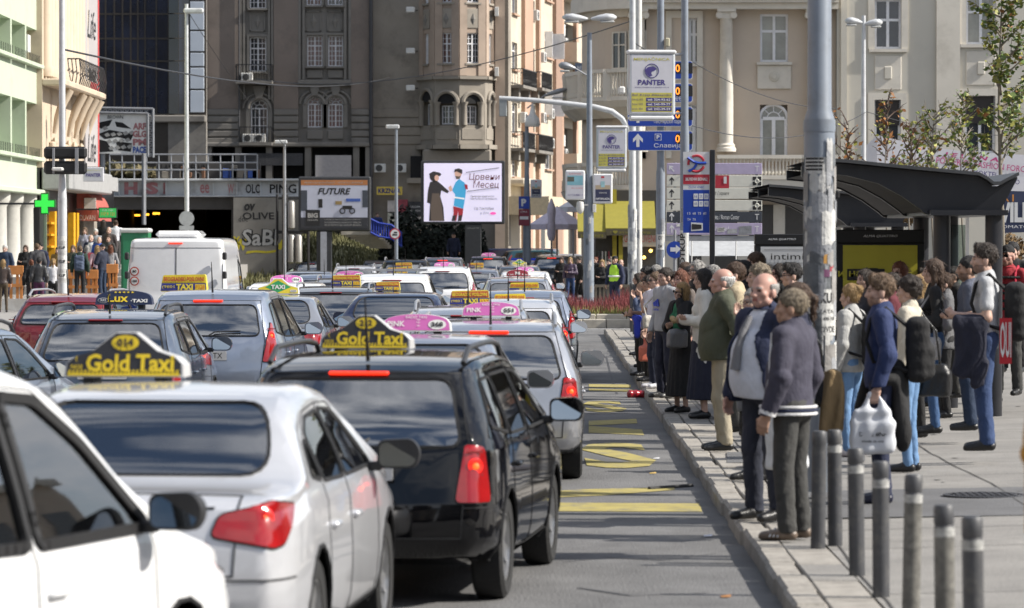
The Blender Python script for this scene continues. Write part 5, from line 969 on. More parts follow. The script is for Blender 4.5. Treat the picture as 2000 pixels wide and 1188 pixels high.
T=thing('green_kiosk','green and white portable cabin behind the delivery van','cabin',(PX(263,108),108,0));MB().box(-.38,0,0,.38,.9,PZ(455,108)).build('cabin',mat('cabin_green',(.02,.17,.07),.5),T);MB().box(-.42,-.05,PZ(455,108),.42,.95,PZ(446,108),.04).build('roof',WHP,T);MB().box(-.32,-.01,.2,.32,0,PZ(458,108)).build('door',mat('cabin_door',(.025,.2,.09),.4),T)
# ---- orange barriers on the terrace
ORW=mat('orange_wood',(.56,.22,.06),.7,var=.2,scale=4)
for i,(a,b,y0,Yv)in enumerate(((16,46,519,118.6),(133,165,527,118.6),(168,192,527,118.7),(208,231,516,118.5),(176,226,500,129.5))):
 T=thing('wooden_barrier',['orange wooden barrier by the left round column','orange wooden barrier right of the flyer pole','orange wooden barrier left of the standing officer','orange wooden barrier beside the white van','orange wooden barrier further back on the steps'][i],'barrier',(PX(a,Yv),Yv,.5 if Yv<125 else.78),group='orange wooden barriers');w_=PX(b,Yv)-PX(a,Yv);h_=PZ(y0,Yv)-T.location.z
 MB().box(0,-.04,h_-.28,w_,0,h_,.01).build('plank',ORW,T);MB().box(0,-.035,h_*.35,w_,-.005,h_*.35+.1).build('plank',ORW,T)
 for x in(.04,w_*.5,w_-.12):MB().box(x,.001,0,x+.09,.05,h_-.02).build('leg',ORW,T)
# ---- bollards
bol=None;BG='bollards along the kerb';WBD=mat('bollard_band',(.40,.40,.385),.7,var=.3,scale=20,dirt=(.14,.14,.135),dscale=18,damt=.9)
def bollard(X,Y,label,worn=False,h=.80,band=True):
 T=thing('bollard',label,'bollard',(X,Y,kerbz(X,Y)-.004),group=BG);T.rotation_euler=(R(random.uniform(-1.2,1.2)),R(random.uniform(-1.2,1.2)),random.uniform(0,6));rr_=.05;sc=h/.8
 MB().lathe([(rr_,0),(rr_,h-.155)],18).build('post',mat('bollard_worn',(.15,.145,.13),.8,var=.4,scale=14,dirt=(.05,.05,.05),dscale=9,damt=.8)if worn else DGR,T,40)
 if band:MB().lathe([(rr_+.001,h-.156),(rr_+.001,h-.11)],18).build('reflective_band',WBD,T,40)
 MB().lathe([(rr_,h-(.111 if band else.156)),(rr_-.004,h-.1),(rr_,h-.09),(rr_,h-.012),(rr_-.01,h)],18).build('cap',DGR,T,40);return T
for i,(px,py,wn,lb)in enumerate(((1598,832,0,'dark bollard partly hidden behind the grey trousers'),(1632,830,0,'dark bollard with pale band just right of the grey trousers'),(1675,865,0,'third dark bollard from the grey trousers, white band'),(1722,890,0,'dark bollard with clean white band left of the scuffed ones'),(1780,915,1,'scuffed paint-worn bollard left of the other scuffed one'),(1848,973,1,'scuffed bollard second from the right'),(1905,995,0,'bollard nearest the right edge, cut off at its foot'))):
 s=(py-HY)/(CZ-.16-.80);Yb=F/s;bollard((px-1000)/s,Yb,lb,wn,band=i>0)
for k in range(13):
 Yb=60+k*2.5;bollard(kx(Yb)+.62,Yb,'dark post in the row along the far kerb, behind the waiting people',h=1.15,band=False)
# ---- bus shelters
def shelter(Y0,dY,dx,dz,label,s=1.0):
 T=thing('bus_shelter',label,'bus shelter',(PX(1870,45)+dx,Y0,.3));g=lambda px,py:(PX(px,45)-PX(1870,45),PZ(py,45)-.3+dz)
 topc=[g(*p)for p in((1585,320),(1640,324),(1760,336),(1890,348),(1905,356),(1918,366),(1930,366),(1945,358),(1966,348))];bot=[g(*p)for p in((1585,341),(1640,346),(1700,361),(1745,385),(1780,410),(1790,419),(1798,421),(1936,416),(1936,408),(1942,398),(1966,352))]
 poly=bot+topc[::-1]
 for y in(0,dY/2,dY):MB().prism(poly,Matrix.Translation((0,y+.06,0))@FRONT.to_4x4(),.12).build('roof_rib',SHD,T)
 b=MB()
 for p,q in zip(topc[:-1],topc[1:]):b.quad((p[0],-.1,p[1]+.012),(q[0],-.1,q[1]+.012),(q[0],dY+.2,q[1]+.012),(p[0],dY+.2,p[1]+.012));b.quad((p[0],dY+.2,p[1]+.05),(q[0],dY+.2,q[1]+.05),(q[0],-.1,q[1]+.05),(p[0],-.1,p[1]+.05));b.quad((p[0],-.1,p[1]+.012),(p[0],-.1,p[1]+.05),(q[0],-.1,q[1]+.05),(q[0],-.1,q[1]+.012))
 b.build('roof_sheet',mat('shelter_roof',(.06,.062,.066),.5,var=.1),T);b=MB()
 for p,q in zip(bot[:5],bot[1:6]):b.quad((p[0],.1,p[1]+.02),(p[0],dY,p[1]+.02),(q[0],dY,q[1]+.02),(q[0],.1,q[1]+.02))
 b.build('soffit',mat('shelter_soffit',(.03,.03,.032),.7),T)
 a,c=g(1797,422),g(1945,412);MB().box(a[0],-.12,a[1],c[0],dY,c[1]).build('head_beam',SHD,T)
 for px,y in((1922,.1),(1884,dY*.5),(1826,.3),(1852,dY*.8)):MB().lathe([(.1,-.3),(.1,a[1])],18,(g(px,0)[0],y,0)).build('column',SHD,T,40)
 MB().box(g(1842,0)[0],dY*.4,.2,g(1905,0)[0],dY*.4+.01,a[1]-.1).build('glass_pane',glass('shelter_glass',(.7,.78,.76)),T)
 return T
shelter(44,5,0,0,'dark bus shelter with curved cantilever roof on the right');shelter(60,5,.50,-.06,'second dark bus shelter behind the flyer pole, further away')
def citylight(px0,px1,y0,Y,label,m_,z0=.35):
 T=thing('poster_stand',label,'advert panel',(PX(px0,Y),Y,z0));w_=PX(px1,Y)-PX(px0,Y);zt=PZ(y0,Y)-z0;fw=.09
 MB().box(0,0,.25,w_,.18,zt-.14,.01).box(0,-.01,zt-.14,w_,.18,zt+.02,.01).build('frame',mat('panel_black',(.01,.01,.011),.35),T);plate('poster',m_,T,FM((0,-.004,0)),[(fw,.4),(w_-fw,.4),(w_-fw,zt-.17),(fw,zt-.17)],.003);text('ALMA QUATTRO',.42,.035,SWH,T,FM((w_*.5,-.013,zt-.06)),shear=.3);return T,w_,zt
YPO=mat('poster_yellow',(.50,.46,.05),.35,var=.08,scale=3)
T,w_,zt=citylight(1632,1806,452,47,'advert panel with yellow poster and black brush stroke',YPO)
b=MB()
for k in range(36):x=random.uniform(.12,w_-.15);z=zt-.47-.12*random.random();h_=random.uniform(.01,.03);L_=random.uniform(.05,.25);b.add([(x,-.009-.0001*k,z),(min(x+L_,w_-.1),-.009-.0001*k,z+.008),(min(x+L_*.9,w_-.1),-.009-.0001*k,z+h_),(x+.01,-.009-.0001*k,z+h_)],[(0,1,2,3)])
b.build('brush_stroke',BKI,T);text('и најп',.42,.12,YPO,T,FM((w_*.22,-.015,zt-.52)),bold=.02);MB().box(.14,-.0125,zt-.6,w_*.55,-.009,zt-.46).build('stroke_block',BKI,T)
T,w_,zt=citylight(1474,1580,460,58,'advert panel with white poster reading intimi',mat('poster_white',(.46,.47,.48),.4,var=.05));text('intimi',.5,.09,BKI,T,FM((w_*.6,-.01,zt-.32)));MB().box(.14,-.008,zt-.42,w_-.02,-.006,zt-.415).box(.14,-.008,zt-.22,w_-.02,-.006,zt-.215).build('print_rule',BKI,T)
# market canopy behind the stop
T=thing('market_canopy','grey market stall roof behind the direction boards','stall',(PX(1420,100),100,.2));MB().add([(-1.0,-.6,PZ(500,100)-.2),(1.6,-.6,PZ(500,100)-.2),(1.6,.8,PZ(468,100)-.2),(-1.0,.8,PZ(468,100)-.2)],[(0,1,2,3)]).build('canvas',mat('canvas_grey',(.36,.37,.38),.8),T)
for x in(-.95,.2,1.55):MB().tube([(x,-.6,0),(x,-.6,PZ(470,100)-.2)],.02,6).build('pole',WHP,T)
MB().box(-1.0,.8,PZ(468,100)-.3,1.6,.9,PZ(462,100)-.2).build('back_beam',GAL,T)
# ---- white event tent and banner at right
TW=mat('tent_canvas',(.66,.66,.70),.7,var=.06,scale=2);Yn=82.0
T=thing('event_tent','white event tent roof with pink lettering behind the trees','tent',(0,Yn,0));A_=[P(x,y,Yn)-Vector((0,Yn,0))for x,y in((1713,264),(1790,283),(1880,296),(2060,306),(2060,392),(1900,372),(1790,362),(1712,358))];n_=len(A_);v=[tuple(p)for p in A_]+[(p.x,2.5,p.z-.15)for p in A_];meshobj('canvas',v,[tuple(range(n_-1,-1,-1))]+[(i,(i+1)%n_,n_+(i+1)%n_,n_+i)for i in range(n_)],TW,T)
q=lambda px,py:Matrix.Translation((PX(px,Yn),-.01,PZ(py,Yn)))@Matrix.Rotation(R(6),4,'Y')@FRONT.to_4x4();PNK=mat('tent_pink',(.50,.05,.22),.6);text('J E L E N A',1.2,.12,PNK,T,q(1895,308),shear=.2,bold=.03);text('& POWER OF FASHION FORCES',2.2,.13,PNK,T,q(1915,322));text('KOKTELA',.6,.1,PUR,T,q(1930,340));text('MAGIC STUDIO',.9,.1,PUR,T,q(1950,352))
for px in(1716,1900,2050):MB().tube([(PX(px,Yn),1,0),(PX(px,Yn),1,PZ(300,Yn))],.04,6).build('tent_pole',WHP,T)
T=thing('dark_banner','dark blue banner with big white letters at the right edge','banner',(0,76,0));plate('sheet',mat('banner_navy',(.03,.04,.09),.6),T,FM((0,0,0)),[(PX(1938,76),PZ(456,76)),(PX(2060,76),PZ(452,76)),(PX(2060,76),PZ(376,76)),(PX(1938,76),PZ(372,76))],.02);text('WILLIA',1.1,.4,SWH,T,FM((PX(1990,76),-.005,PZ(415,76))),bold=.05);text('STOMATOLOG',1.0,.06,SWH,T,FM((PX(1990,76),-.005,PZ(443,76))));text('A1',.3,.14,mat('banner_orange',(.6,.25,.05),.6),T,FM((PX(1965,76),-.005,PZ(387,76))))
for px in(1942,2055):MB().tube([(PX(px,76),.05,0),(PX(px,76),.05,PZ(374,76))],.03,6).build('banner_pole',GAL,T)
# ---- cafe umbrellas
for i,(px,y0,y1,wd,Yv,cl)in enumerate(((1088,403,446,58,176,0),(1120,388,412,32,184,0),(1077,388,470,9,172,1))):
 T=thing('cafe_umbrella',['open lilac cafe umbrella in front of the peach tower','smaller pale cafe umbrella behind the lilac one','folded lilac cafe umbrella'][i],'umbrella',(PX(px,Yv),Yv,0));zt,ze=PZ(y0,Yv),PZ(y1,Yv);m_=mat('umbrella_lilac',(.66,.61,.72),.8)if i!=1 else TW;MB().tube([(0,0,0),(0,0,zt)],.04,8).build('pole',GAL,T)
 if cl:MB().lathe([(.12,ze),(.2,ze+.3),(.16,(zt+ze)/2),(.2,zt-.6),(.17,zt-.35),(.03,zt)],10).build('folded_canopy',m_,T,60)
 else:
  r_=wd*Yv/F;v=[(0,0,zt)];f=[]
  for k in range(8):a=R(45*k+22);v+=[(r_*math.cos(a),r_*math.sin(a),ze+.18),(r_*math.cos(a),r_*math.sin(a),ze-.06)]
  for k in range(8):k2=(k+1)%8;f+=[(0,1+2*k,1+2*k2),(1+2*k,2+2*k,2+2*k2,1+2*k2)]
  meshobj('canopy',v,f,m_,T)
# ---- red hedge on the island, grass edge, low fence
RH=mat('red_barberry',(.17,.035,.04),.9,var=.5,scale=4,tint=(.25,.07,.07));RG=mat('dry_grass',(.22,.22,.07),.9,var=.4,scale=4)
v=[];f=[]
def blade(x,y,z,h,wd):
 a=random.uniform(0,6.28);dx,dy=math.cos(a)*wd,math.sin(a)*wd;i=len(v);lx,ly=random.uniform(-.25,.25)*h,random.uniform(-.25,.25)*h;v.extend([(x-dx,y-dy,z),(x+dx,y+dy,z),(x+lx+dx*.5,y+ly,z+h*.7),(x+lx*1.4,y+ly*1.4,z+h)]);f.append((i,i+1,i+2,i+3))
for k in range(7000):y=random.uniform(101.6,107);x=random.uniform(1.0,9.5);blade(x,y,.2,random.uniform(.35,.75)*(1+.25*math.sin(x*2.2)),.018)
tag(meshobj('red_hedge',v,f,RH),'dark red barberry planting on the traffic island','hedge',kind='stuff');v=[];f=[]
for k in range(2600):blade(random.uniform(1.0,9.5),random.uniform(100.5,101.9),.2,random.uniform(.15,.42),.015)
tag(meshobj('grass_edge',v,f,RG),'pale green grass tufts along the island kerb','grass',kind='stuff')
T=thing('low_fence','low slatted metal fence behind the red planting','fence',(PX(1160,112),111,.2))
for k in range(12):MB().box(k*.12,0,0,k*.12+.07,.03,PZ(560,111)-.2).build('slat',mat('fence_bronze',(.12,.105,.085),.6),T)
MB().box(0,-.02,PZ(560,111)-.22,1.45,.05,PZ(558,111)-.17).build('rail',MATS['fence_bronze'],T)
# ---- overhead wires
WIR=mat('wire',(.02,.02,.022),.5)
def wire(p0,p1,sag,label,r=.012):
 a,b=P(*p0),P(*p1);pts=[]
 for k in range(15):t=k/14;q=a.lerp(b,t);pts.append(q-Vector((0,0,sag*4*t*(1-t))))
 tag(MB().tube(pts,r,5).build('overhead_wire',WIR),label,'wire','overhead wires')
wire((128,98,78),(760,152,204),.6,'overhead wire from the left signal pole to the brown block',.022);wire((500,155,200),(1232,42,117),.9,'long overhead wire crossing the brown block front',.02);wire((1240,85,117),(1360,130,160),.2,'short overhead wire right of the white pole',.018);wire((1352,122,90),(1640,212,118),.3,'overhead wire passing the cream columns',.012);wire((1352,246,86),(1690,220,118),.5,'lower overhead wire passing the beige house',.012);wire((1690,218,118),(2050,262,130),.3,'overhead wire above the small trees',.012);wire((372,30,138),(560,290,146),.2,'thin wire slanting down from the tall left lamp',.012)
# ---- young trees
BARK=mat('young_bark',(.20,.175,.14),.9,var=.25,scale=10);TWG=mat('twig',(.11,.075,.06),.9);LFS=[mat('leaf_green',(.10,.155,.035),.6,var=.35,scale=5),mat('leaf_yellow_green',(.26,.26,.055),.6,var=.3,scale=5),mat('leaf_rust',(.26,.11,.03),.7,var=.3,scale=5)]
def young_tree(label,px,Y,ytop,ytrunk,spread,nb,nl,mixw,zb=.3,lean_=0,r0=.06,low=None):
 T=thing('young_tree',label,'tree',(PX(px,Y),Y,zb));H_=PZ(ytop,Y)-zb;h0=PZ(ytrunk,Y)-zb;rs=random.Random(int(px));pts=[(lean_*t*H_+.04*math.sin(t*7),.02*math.sin(t*5),t*H_)for t in np.linspace(0,1,9)];MB().tube(pts,[r0*(1-.85*t)for t in np.linspace(0,1,9)],8).build('trunk',BARK,T,60);lv=[[],[],[]];lf=[[],[],[]];tips=[]
 br=MB()
 for k in range(nb):
  t=h0/H_+(1-h0/H_)*(k+rs.random())/nb*.95;base=Vector((lean_*t*H_,0,t*H_));a=rs.uniform(0,6.283);L_=spread*(1.15-.75*t)*rs.uniform(.6,1.2);p=[base];d_=Vector((math.cos(a),math.sin(a),rs.uniform(.5,1.1))).normalized()
  for q_ in range(4):d_=(d_+Vector((rs.uniform(-.25,.25),rs.uniform(-.25,.25),rs.uniform(-.1,.25)))).normalized();p.append(p[-1]+d_*L_/4)
  br.tube(p,[.02,.015,.011,.008,.004],5)
  for q_ in range(3):
   s_=p[rs.randrange(1,4)];d2=(d_+Vector((rs.uniform(-.9,.9),rs.uniform(-.9,.9),rs.uniform(-.3,.5)))).normalized();e=s_+d2*L_*.45;br.tube([s_,(s_+e)/2+Vector((0,0,.02)),e],[.008,.006,.003],4);tips+=[(s_,e)]
  tips+=[(p[2],p[3]),(p[3],p[4])]
 br.build('branches',TWG if mixw[0]<.3 else BARK,T,60)
 for k in range(nl):
  a,b=rs.choice(tips);c=a.lerp(b,rs.random())+Vector((rs.gauss(0,.05),rs.gauss(0,.05),rs.gauss(-.03,.05)));i=rs.choices((0,1,2),mixw)[0];s_=rs.uniform(.035,.07);u_=Vector((rs.gauss(0,1),rs.gauss(0,1),rs.gauss(0,.5))).normalized();w2=u_.cross(Vector((rs.gauss(0,1),rs.gauss(0,1),rs.gauss(0,1)))).normalized();n0=len(lv[i]);lv[i]+=[c-u_*s_,c-u_*s_*.2+w2*s_*.62,c+u_*s_,c-u_*s_*.2-w2*s_*.62];lf[i].append((n0,n0+1,n0+2,n0+3))
 V=[];Fc=[];mi=[]
 for i in range(3):n0=len(V);V+=lv[i];Fc+=[tuple(x+n0 for x in q_)for q_ in lf[i]];mi+=[i]*len(lf[i])
 meshobj('crown',V,Fc,LFS,T,mi);return T
young_tree('tall young tree with green leaves near the right edge',1955,62,-60,330,1.05,30,1500,(.5,.47,.03),r0=.05)
for i,(px,Y,yt,ytr,sp,mw,nl,lb)in enumerate(((1655,74,235,400,.7,(.05,.35,.6),130,'bare young tree with rust leaves beside the flyer pole'),(1732,76,195,380,.9,(.1,.4,.5),220,'thin bare tree with few orange leaves before the white lamp'),(1822,74,215,380,.9,(.4,.45,.15),420,'thin young tree with yellow green leaves, third from the flyer pole'),(1880,72,180,370,.8,(.55,.4,.05),420,'slim green tree left of the tall one'),(1778,70,245,370,.7,(.15,.55,.3),220,'small sparse tree in front of the tent corner'))):young_tree(lb,px,Y,yt,ytr,sp,26,int(nl*.75),mw,r0=.03)
for i,(px,py,w_,h_,Yv)in enumerate(((1965,490,40,40,78),(1760,420,50,22,84))):c=P(px,py,Yv);T=thing('dry_hedge',['brown dry hedge below the dark banner','dry shrub glimpsed under the shelter roof'][i],'hedge',(c.x,c.y,.2));leafball(T,'foliage',(0,0,c.z-.2),(w_*Yv/F,.6,h_*Yv/F),900,mat('dry_brown',(.17,.11,.05),.9,var=.4,scale=4),.06);MB().tube([(0,0,0),(0,0,c.z-.2)],.03,5).build('stem',BARK,T)
# ================================================================ vehicles
def pchip(xs,ys):
 xs=np.array(xs,float);ys=np.array(ys,float);h=np.diff(xs);dl=np.diff(ys)/h;m=np.zeros(len(xs));m[0],m[-1]=dl[0],dl[-1]
 for i in range(1,len(xs)-1):m[i]=0 if dl[i-1]*dl[i]<=0 else 2*dl[i-1]*dl[i]/(dl[i-1]+dl[i])
 def f(x):
  x=min(max(x,xs[0]),xs[-1]);i=int(min(max(np.searchsorted(xs,x)-1,0),len(h)-1));t=(x-xs[i])/h[i]
  return((1+2*t)*(1-t)**2*ys[i]+t*(1-t)**2*h[i]*m[i]+t*t*(3-2*t)*ys[i+1]+t*t*(t-1)*h[i]*m[i+1])
 return f
CARS={
'wagon':dict(L=4.4,W=1.74,top=[(0,1.40),(.35,1.44),(.9,1.47),(1.8,1.48),(2.35,1.44),(2.6,1.36),(3.2,1.02),(3.35,.985),(4.0,.88),(4.3,.78),(4.4,.68)],
lean=[(.2,.1),(.4,.01),(.55,0),(.68,.03),(.95,.08),(1.05,.12),(1.4,.42)],belt=.97,tum=.40,ax=(.78,3.35),wr=.315,rw=[(-.66,.955),(.66,.955),(.555,1.345),(-.555,1.345)],ws=(1.06,1.35),
sw=[[(.40,1.06),(.98,1.0),(.98,1.345),(.66,1.33)],[(1.06,.995),(1.90,.985),(1.90,1.355),(1.06,1.35)],[(1.99,.985),(2.95,.985),(2.55,1.25),(2.28,1.34),(1.99,1.355)]],
dr=[[(1.02,.3),(1.94,.26),(1.94,1.39),(1.02,1.385)],[(1.945,.26),(2.98,.28),(2.99,.99),(2.62,1.25),(2.3,1.38),(1.945,1.39)]],tl=[(-.16,.63),(.075,.63),(.055,.95),(-.07,.97)],tg=[(-.66,.42),(.66,.42),(.70,.98),(.60,1.38),(-.60,1.38),(-.70,.98)],bl=(.2,1.375)),
'sedan':dict(L=4.53,W=1.77,top=[(0,.945),(.08,.985),(.42,1.0),(.62,1.03),(1.22,1.335),(1.6,1.415),(2.1,1.44),(2.55,1.41),(2.8,1.34),(3.45,1.02),(3.6,.98),(4.2,.86),(4.45,.74),(4.53,.64)],
lean=[(.2,.12),(.4,.02),(.55,0),(.75,.02),(.95,.06),(1.05,.08)],belt=.93,tum=.40,ax=(.95,3.65),wr=.32,rw=[(-.66,1.04),(.66,1.04),(.57,1.365),(-.57,1.365)],ws=(1.05,1.34),
sw=[[(1.02,1.02),(1.30,.985),(1.30,1.19),(1.18,1.14)],[(1.36,.98),(2.06,.965),(2.06,1.30),(1.62,1.28),(1.36,1.2)],[(2.13,.965),(3.12,.965),(2.72,1.2),(2.46,1.29),(2.13,1.305)]],
dr=[[(1.30,.36),(2.09,.27),(2.09,1.335),(1.6,1.31),(1.30,1.2)],[(2.095,.27),(3.16,.29),(3.17,.98),(2.8,1.21),(2.48,1.325),(2.095,1.335)]],tl=[(-.27,.80),(-.02,.745),(.06,.76),(.26,.93),(.02,.955),(-.22,.90)],tg=[(-.60,.62),(.60,.62),(.62,.985),(-.62,.985)],bl=None),
'hatch':dict(L=4.0,W=1.70,top=[(0,1.36),(.3,1.42),(.9,1.46),(1.6,1.46),(2.0,1.42),(2.2,1.36),(2.85,1.02),(3.0,.98),(3.6,.86),(3.9,.74),(4,.64)],
lean=[(.2,.1),(.4,.01),(.55,0),(.7,.02),(.95,.06),(1.05,.1),(1.36,.38)],belt=.95,tum=.40,ax=(.62,3.12),wr=.30,rw=[(-.60,1.02),(.60,1.02),(.52,1.30),(-.52,1.30)],ws=(1.05,1.34),
sw=[[(.42,1.07),(.66,1.02),(.66,1.30),(.56,1.27)],[(.72,.99),(1.52,.97),(1.52,1.34),(.72,1.33)],[(1.60,.97),(2.58,.97),(2.2,1.22),(1.95,1.33),(1.60,1.345)]],
dr=[[(.70,.36),(1.56,.26),(1.56,1.375),(.70,1.36)],[(1.565,.26),(2.62,.28),(2.62,.98),(2.25,1.24),(1.97,1.365),(1.565,1.375)]],tl=[(-.11,.70),(.07,.72),(.17,1.12),(.13,1.14),(-.05,.98)],tg=[(-.62,.45),(.62,.45),(.66,.98),(.58,1.34),(-.58,1.34),(-.66,.98)],bl=(.18,1.335)),
'mpv':dict(L=4.3,W=1.80,top=[(0,1.50),(.3,1.57),(1.0,1.62),(1.8,1.62),(2.3,1.555),(3.2,1.06),(3.4,1.0),(3.95,.88),(4.2,.76),(4.3,.66)],
lean=[(.2,.1),(.4,.01),(.55,0),(.7,.02),(.95,.05),(1.05,.08),(1.5,.34)],belt=1.0,tum=.34,ax=(.72,3.35),wr=.32,rw=[(-.66,1.06),(.66,1.06),(.58,1.44),(-.58,1.44)],ws=(1.10,1.51),
sw=[[(.42,1.1),(.92,1.05),(.92,1.47),(.62,1.44)],[(1.0,1.04),(1.82,1.02),(1.82,1.50),(1.0,1.49)],[(1.91,1.02),(3.02,1.02),(2.55,1.33),(2.22,1.48),(1.91,1.50)]],
dr=[[(.96,.36),(1.86,.27),(1.86,1.535),(.96,1.52)],[(1.865,.27),(3.05,.29),(3.06,1.03),(2.6,1.34),(2.25,1.51),(1.865,1.535)]],tl=[(-.12,.74),(.08,.76),(.16,1.2),(.12,1.22),(-.05,1.02)],tg=[(-.66,.45),(.66,.45),(.72,1.0),(.63,1.49),(-.63,1.49),(-.72,1.0)],bl=(.2,1.485)),
'suv':dict(L=4.6,W=1.86,top=[(0,1.62),(.3,1.67),(1,1.70),(2,1.70),(2.5,1.64),(3.2,1.16),(3.4,1.12),(4.2,1.0),(4.5,.88),(4.6,.74)],
lean=[(.25,.12),(.45,.02),(.6,0),(.8,.02),(1.05,.05),(1.2,.1),(1.62,.32)],belt=1.08,tum=.34,ax=(.85,3.6),wr=.36,rw=[(-.66,1.15),(.66,1.15),(.58,1.54),(-.58,1.54)],ws=(1.20,1.60),
sw=[[(.42,1.16),(.98,1.12),(.98,1.56),(.6,1.54)],[(1.06,1.12),(1.92,1.10),(1.92,1.585),(1.06,1.58)],[(2.0,1.10),(3.0,1.10),(2.65,1.4),(2.4,1.56),(2.0,1.585)]],
dr=[[(1.02,.4),(1.96,.34),(1.96,1.62),(1.02,1.61)],[(1.965,.34),(3.05,.36),(3.05,1.12),(2.7,1.42),(2.44,1.6),(1.965,1.62)]],tl=[(-.1,.85),(.07,.86),(.17,1.45),(.12,1.47),(-.03,1.15)],tg=[(-.68,.5),(.68,.5),(.74,1.1),(.65,1.58),(-.65,1.58),(-.74,1.1)],bl=(.2,1.585)),
'van':dict(L=5.4,W=1.98,top=[(0,2.26),(.3,2.30),(2,2.32),(3.6,2.30),(4.0,2.2),(4.7,1.28),(4.85,1.2),(5.2,1.05),(5.4,.8)],
lean=[(.25,.06),(.4,.01),(.5,0),(.7,.03),(1.2,.05),(2.26,.14)],belt=1.2,tum=.08,ax=(.95,4.4),wr=.34,rw=None,ws=(1.32,2.12),
sw=[[(3.5,1.24),(4.45,1.24),(4.1,1.75),(3.5,1.9)]],dr=[[(3.4,.36),(4.5,.36),(4.52,1.25),(4.15,1.8),(3.4,1.98)]],tl=[(-.09,.5),(.06,.5),(.06,.86),(-.09,.86)],tg=[(-.86,.45),(-.004,.45),(-.004,2.12),(-.86,2.12)],bl=(.14,2.2)),
}
CARS['tall']=dict(CARS['mpv'])
for k_ in('top','lean','rw','sw','dr','tg'):
 zs_=lambda z:z if z<1.0 else 1.0+(z-1.0)*1.21
 q_=CARS['mpv'][k_];CARS['tall'][k_]=[(zs_(a),b)for a,b in q_]if k_=='lean' else[[(a,zs_(b))for a,b in p]for p in q_]if k_ in('sw','dr')else[(a,zs_(b))for a,b in q_]
CARS['tall'].update(ws=(1.12,1.615),bl=(.2,1.59),tum=.30)
RUB=mat('car_rubber',(.012,.012,.013),.6);TRIM=mat('car_trim',(.018,.018,.02),.55,var=.2,scale=20);SEAT=mat('car_seat',(.07,.072,.078),.9,var=.2);LINE=mat('car_lining',(.05,.05,.052),.9)
CGL=glass('car_glass',(.50,.56,.56));CGR=glass('car_glass_rear',(.50,.56,.56),ior=3.7);CGD=glass('car_glass_dark',(.12,.14,.14));TYRE=mat('tyre',(.018,.018,.018),.9,bump=.3,bscale=40);RIM=mat('alloy_rim',(.50,.50,.50),.3,.85,var=.1);CHR=mat('chrome',(.7,.7,.72),.12,1.0,var=0)
TLR=mat('tail_lens_red',(.26,.006,.01),.12,var=.2,scale=6,spec=.7,coat=1);TLL=mat('tail_lens_lit',(.27,.006,.007),.12,var=.3,scale=5,coat=1,emit=.14);BLB=mat('brake_bulb',(1,.10,.015),emit=1.3);GLW=mat('lamp_glow',(.85,.02,.012),.2,coat=1,emit=.55);BRK=mat('brake_strip',(.9,.03,.01),.3,emit=1.1);TLC=mat('lens_clear',(.45,.40,.40),.15,coat=1)
HLL=mat('headlamp',(.5,.52,.55),.12,coat=1);MIR=mat('mirror_glass',(.38,.42,.46),.03,1.0,var=0);PLT=mat('number_plate',(.6,.6,.6),.4)
def paint(name,col,metal=.0,rough=.32):return mat('paint_'+name,col,rough,metal,var=.03,scale=3,coat=1.0,spec=.0 if max(col)<.02 else.3,dirt=tuple(c*.6+.012 for c in col),dscale=2.5,damt=.18)
def cut(bm,poly,e1,e2,d,pull=True,nmin=.15,side=None):
 xs=[p[0]for p in poly];ys=[p[1]for p in poly];lo=(min(xs)-.25,min(ys)-.25);hi=(max(xs)+.25,max(ys)+.25)
 bm.normal_update();cand=[]
 for f in bm.faces:
  c=f.calc_center_median();a,b=c.dot(e1),c.dot(e2)
  if f.normal.dot(d)>nmin and lo[0]<a<hi[0]and lo[1]<b<hi[1]and(side is None or side(c)):cand.append(f)
 geom=set(cand)
 for f in cand:geom.update(f.edges);geom.update(f.verts)
 geom=list(geom);n=len(poly);cen=Vector((sum(xs)/n,sum(ys)/n))
 for i in range(n):
  p,q=Vector(poly[i]),Vector(poly[(i+1)%n]);t=q-p
  if t.length<1e-5:continue
  no=Vector((t.y,-t.x)).normalized()
  r=bmesh.ops.bisect_plane(bm,geom=geom,dist=1e-5,plane_co=e1*p.x+e2*p.y,plane_no=e1*no.x+e2*no.y);geom=[g for g in r['geom']if g.is_valid]
 ins=[]
 for f in geom:
  if not isinstance(f,bmesh.types.BMFace):continue
  c=f.calc_center_median();w_=Vector((c.dot(e1),c.dot(e2)));ok=True
  for i in range(n):
   p,q=Vector(poly[i]),Vector(poly[(i+1)%n]);s1=(q-p).cross(w_-p);s2=(q-p).cross(cen-p)
   if s1*s2<0:ok=False;break
  if ok:ins.append(f)
 idx={};vs=[];fs=[];cnt={}
 for f in ins:
  for v in f.verts:
   if v not in idx:idx[v]=len(vs);vs.append(v.co.copy())
  fs.append([idx[v]for v in f.verts])
  for e in f.edges:cnt[e]=cnt.get(e,0)+1
 rim=[(e.verts[0].co.copy(),e.verts[1].co.copy())for e,k in cnt.items()if k==1]
 bmesh.ops.delete(bm,geom=ins,context='FACES');return vs,fs,rim
def push(vs,fs,d):
 nn=[Vector()for _ in vs]
 for f in fs:
  a,b,c=vs[f[0]],vs[f[1]],vs[f[2]];q=(b-a).cross(c-a)
  for i in f:nn[i]+=q
 return[v+n_.normalized()*d if n_.length>0 else v for v,n_ in zip(vs,nn)]
def rimstrip(mb,rim,r):
 for a,b in rim:
  t=b-a
  if t.length<1e-4:continue
  t.normalize();u_=t.orthogonal().normalized();w_=t.cross(u_);a2,b2=a-t*r*.5,b+t*r*.5
  mb.add([a2+u_*r,a2+w_*r,a2-u_*r,a2-w_*r,b2+u_*r,b2+w_*r,b2-u_*r,b2-w_*r],[(0,1,5,4),(1,2,6,5),(2,3,7,6),(3,0,4,7)])
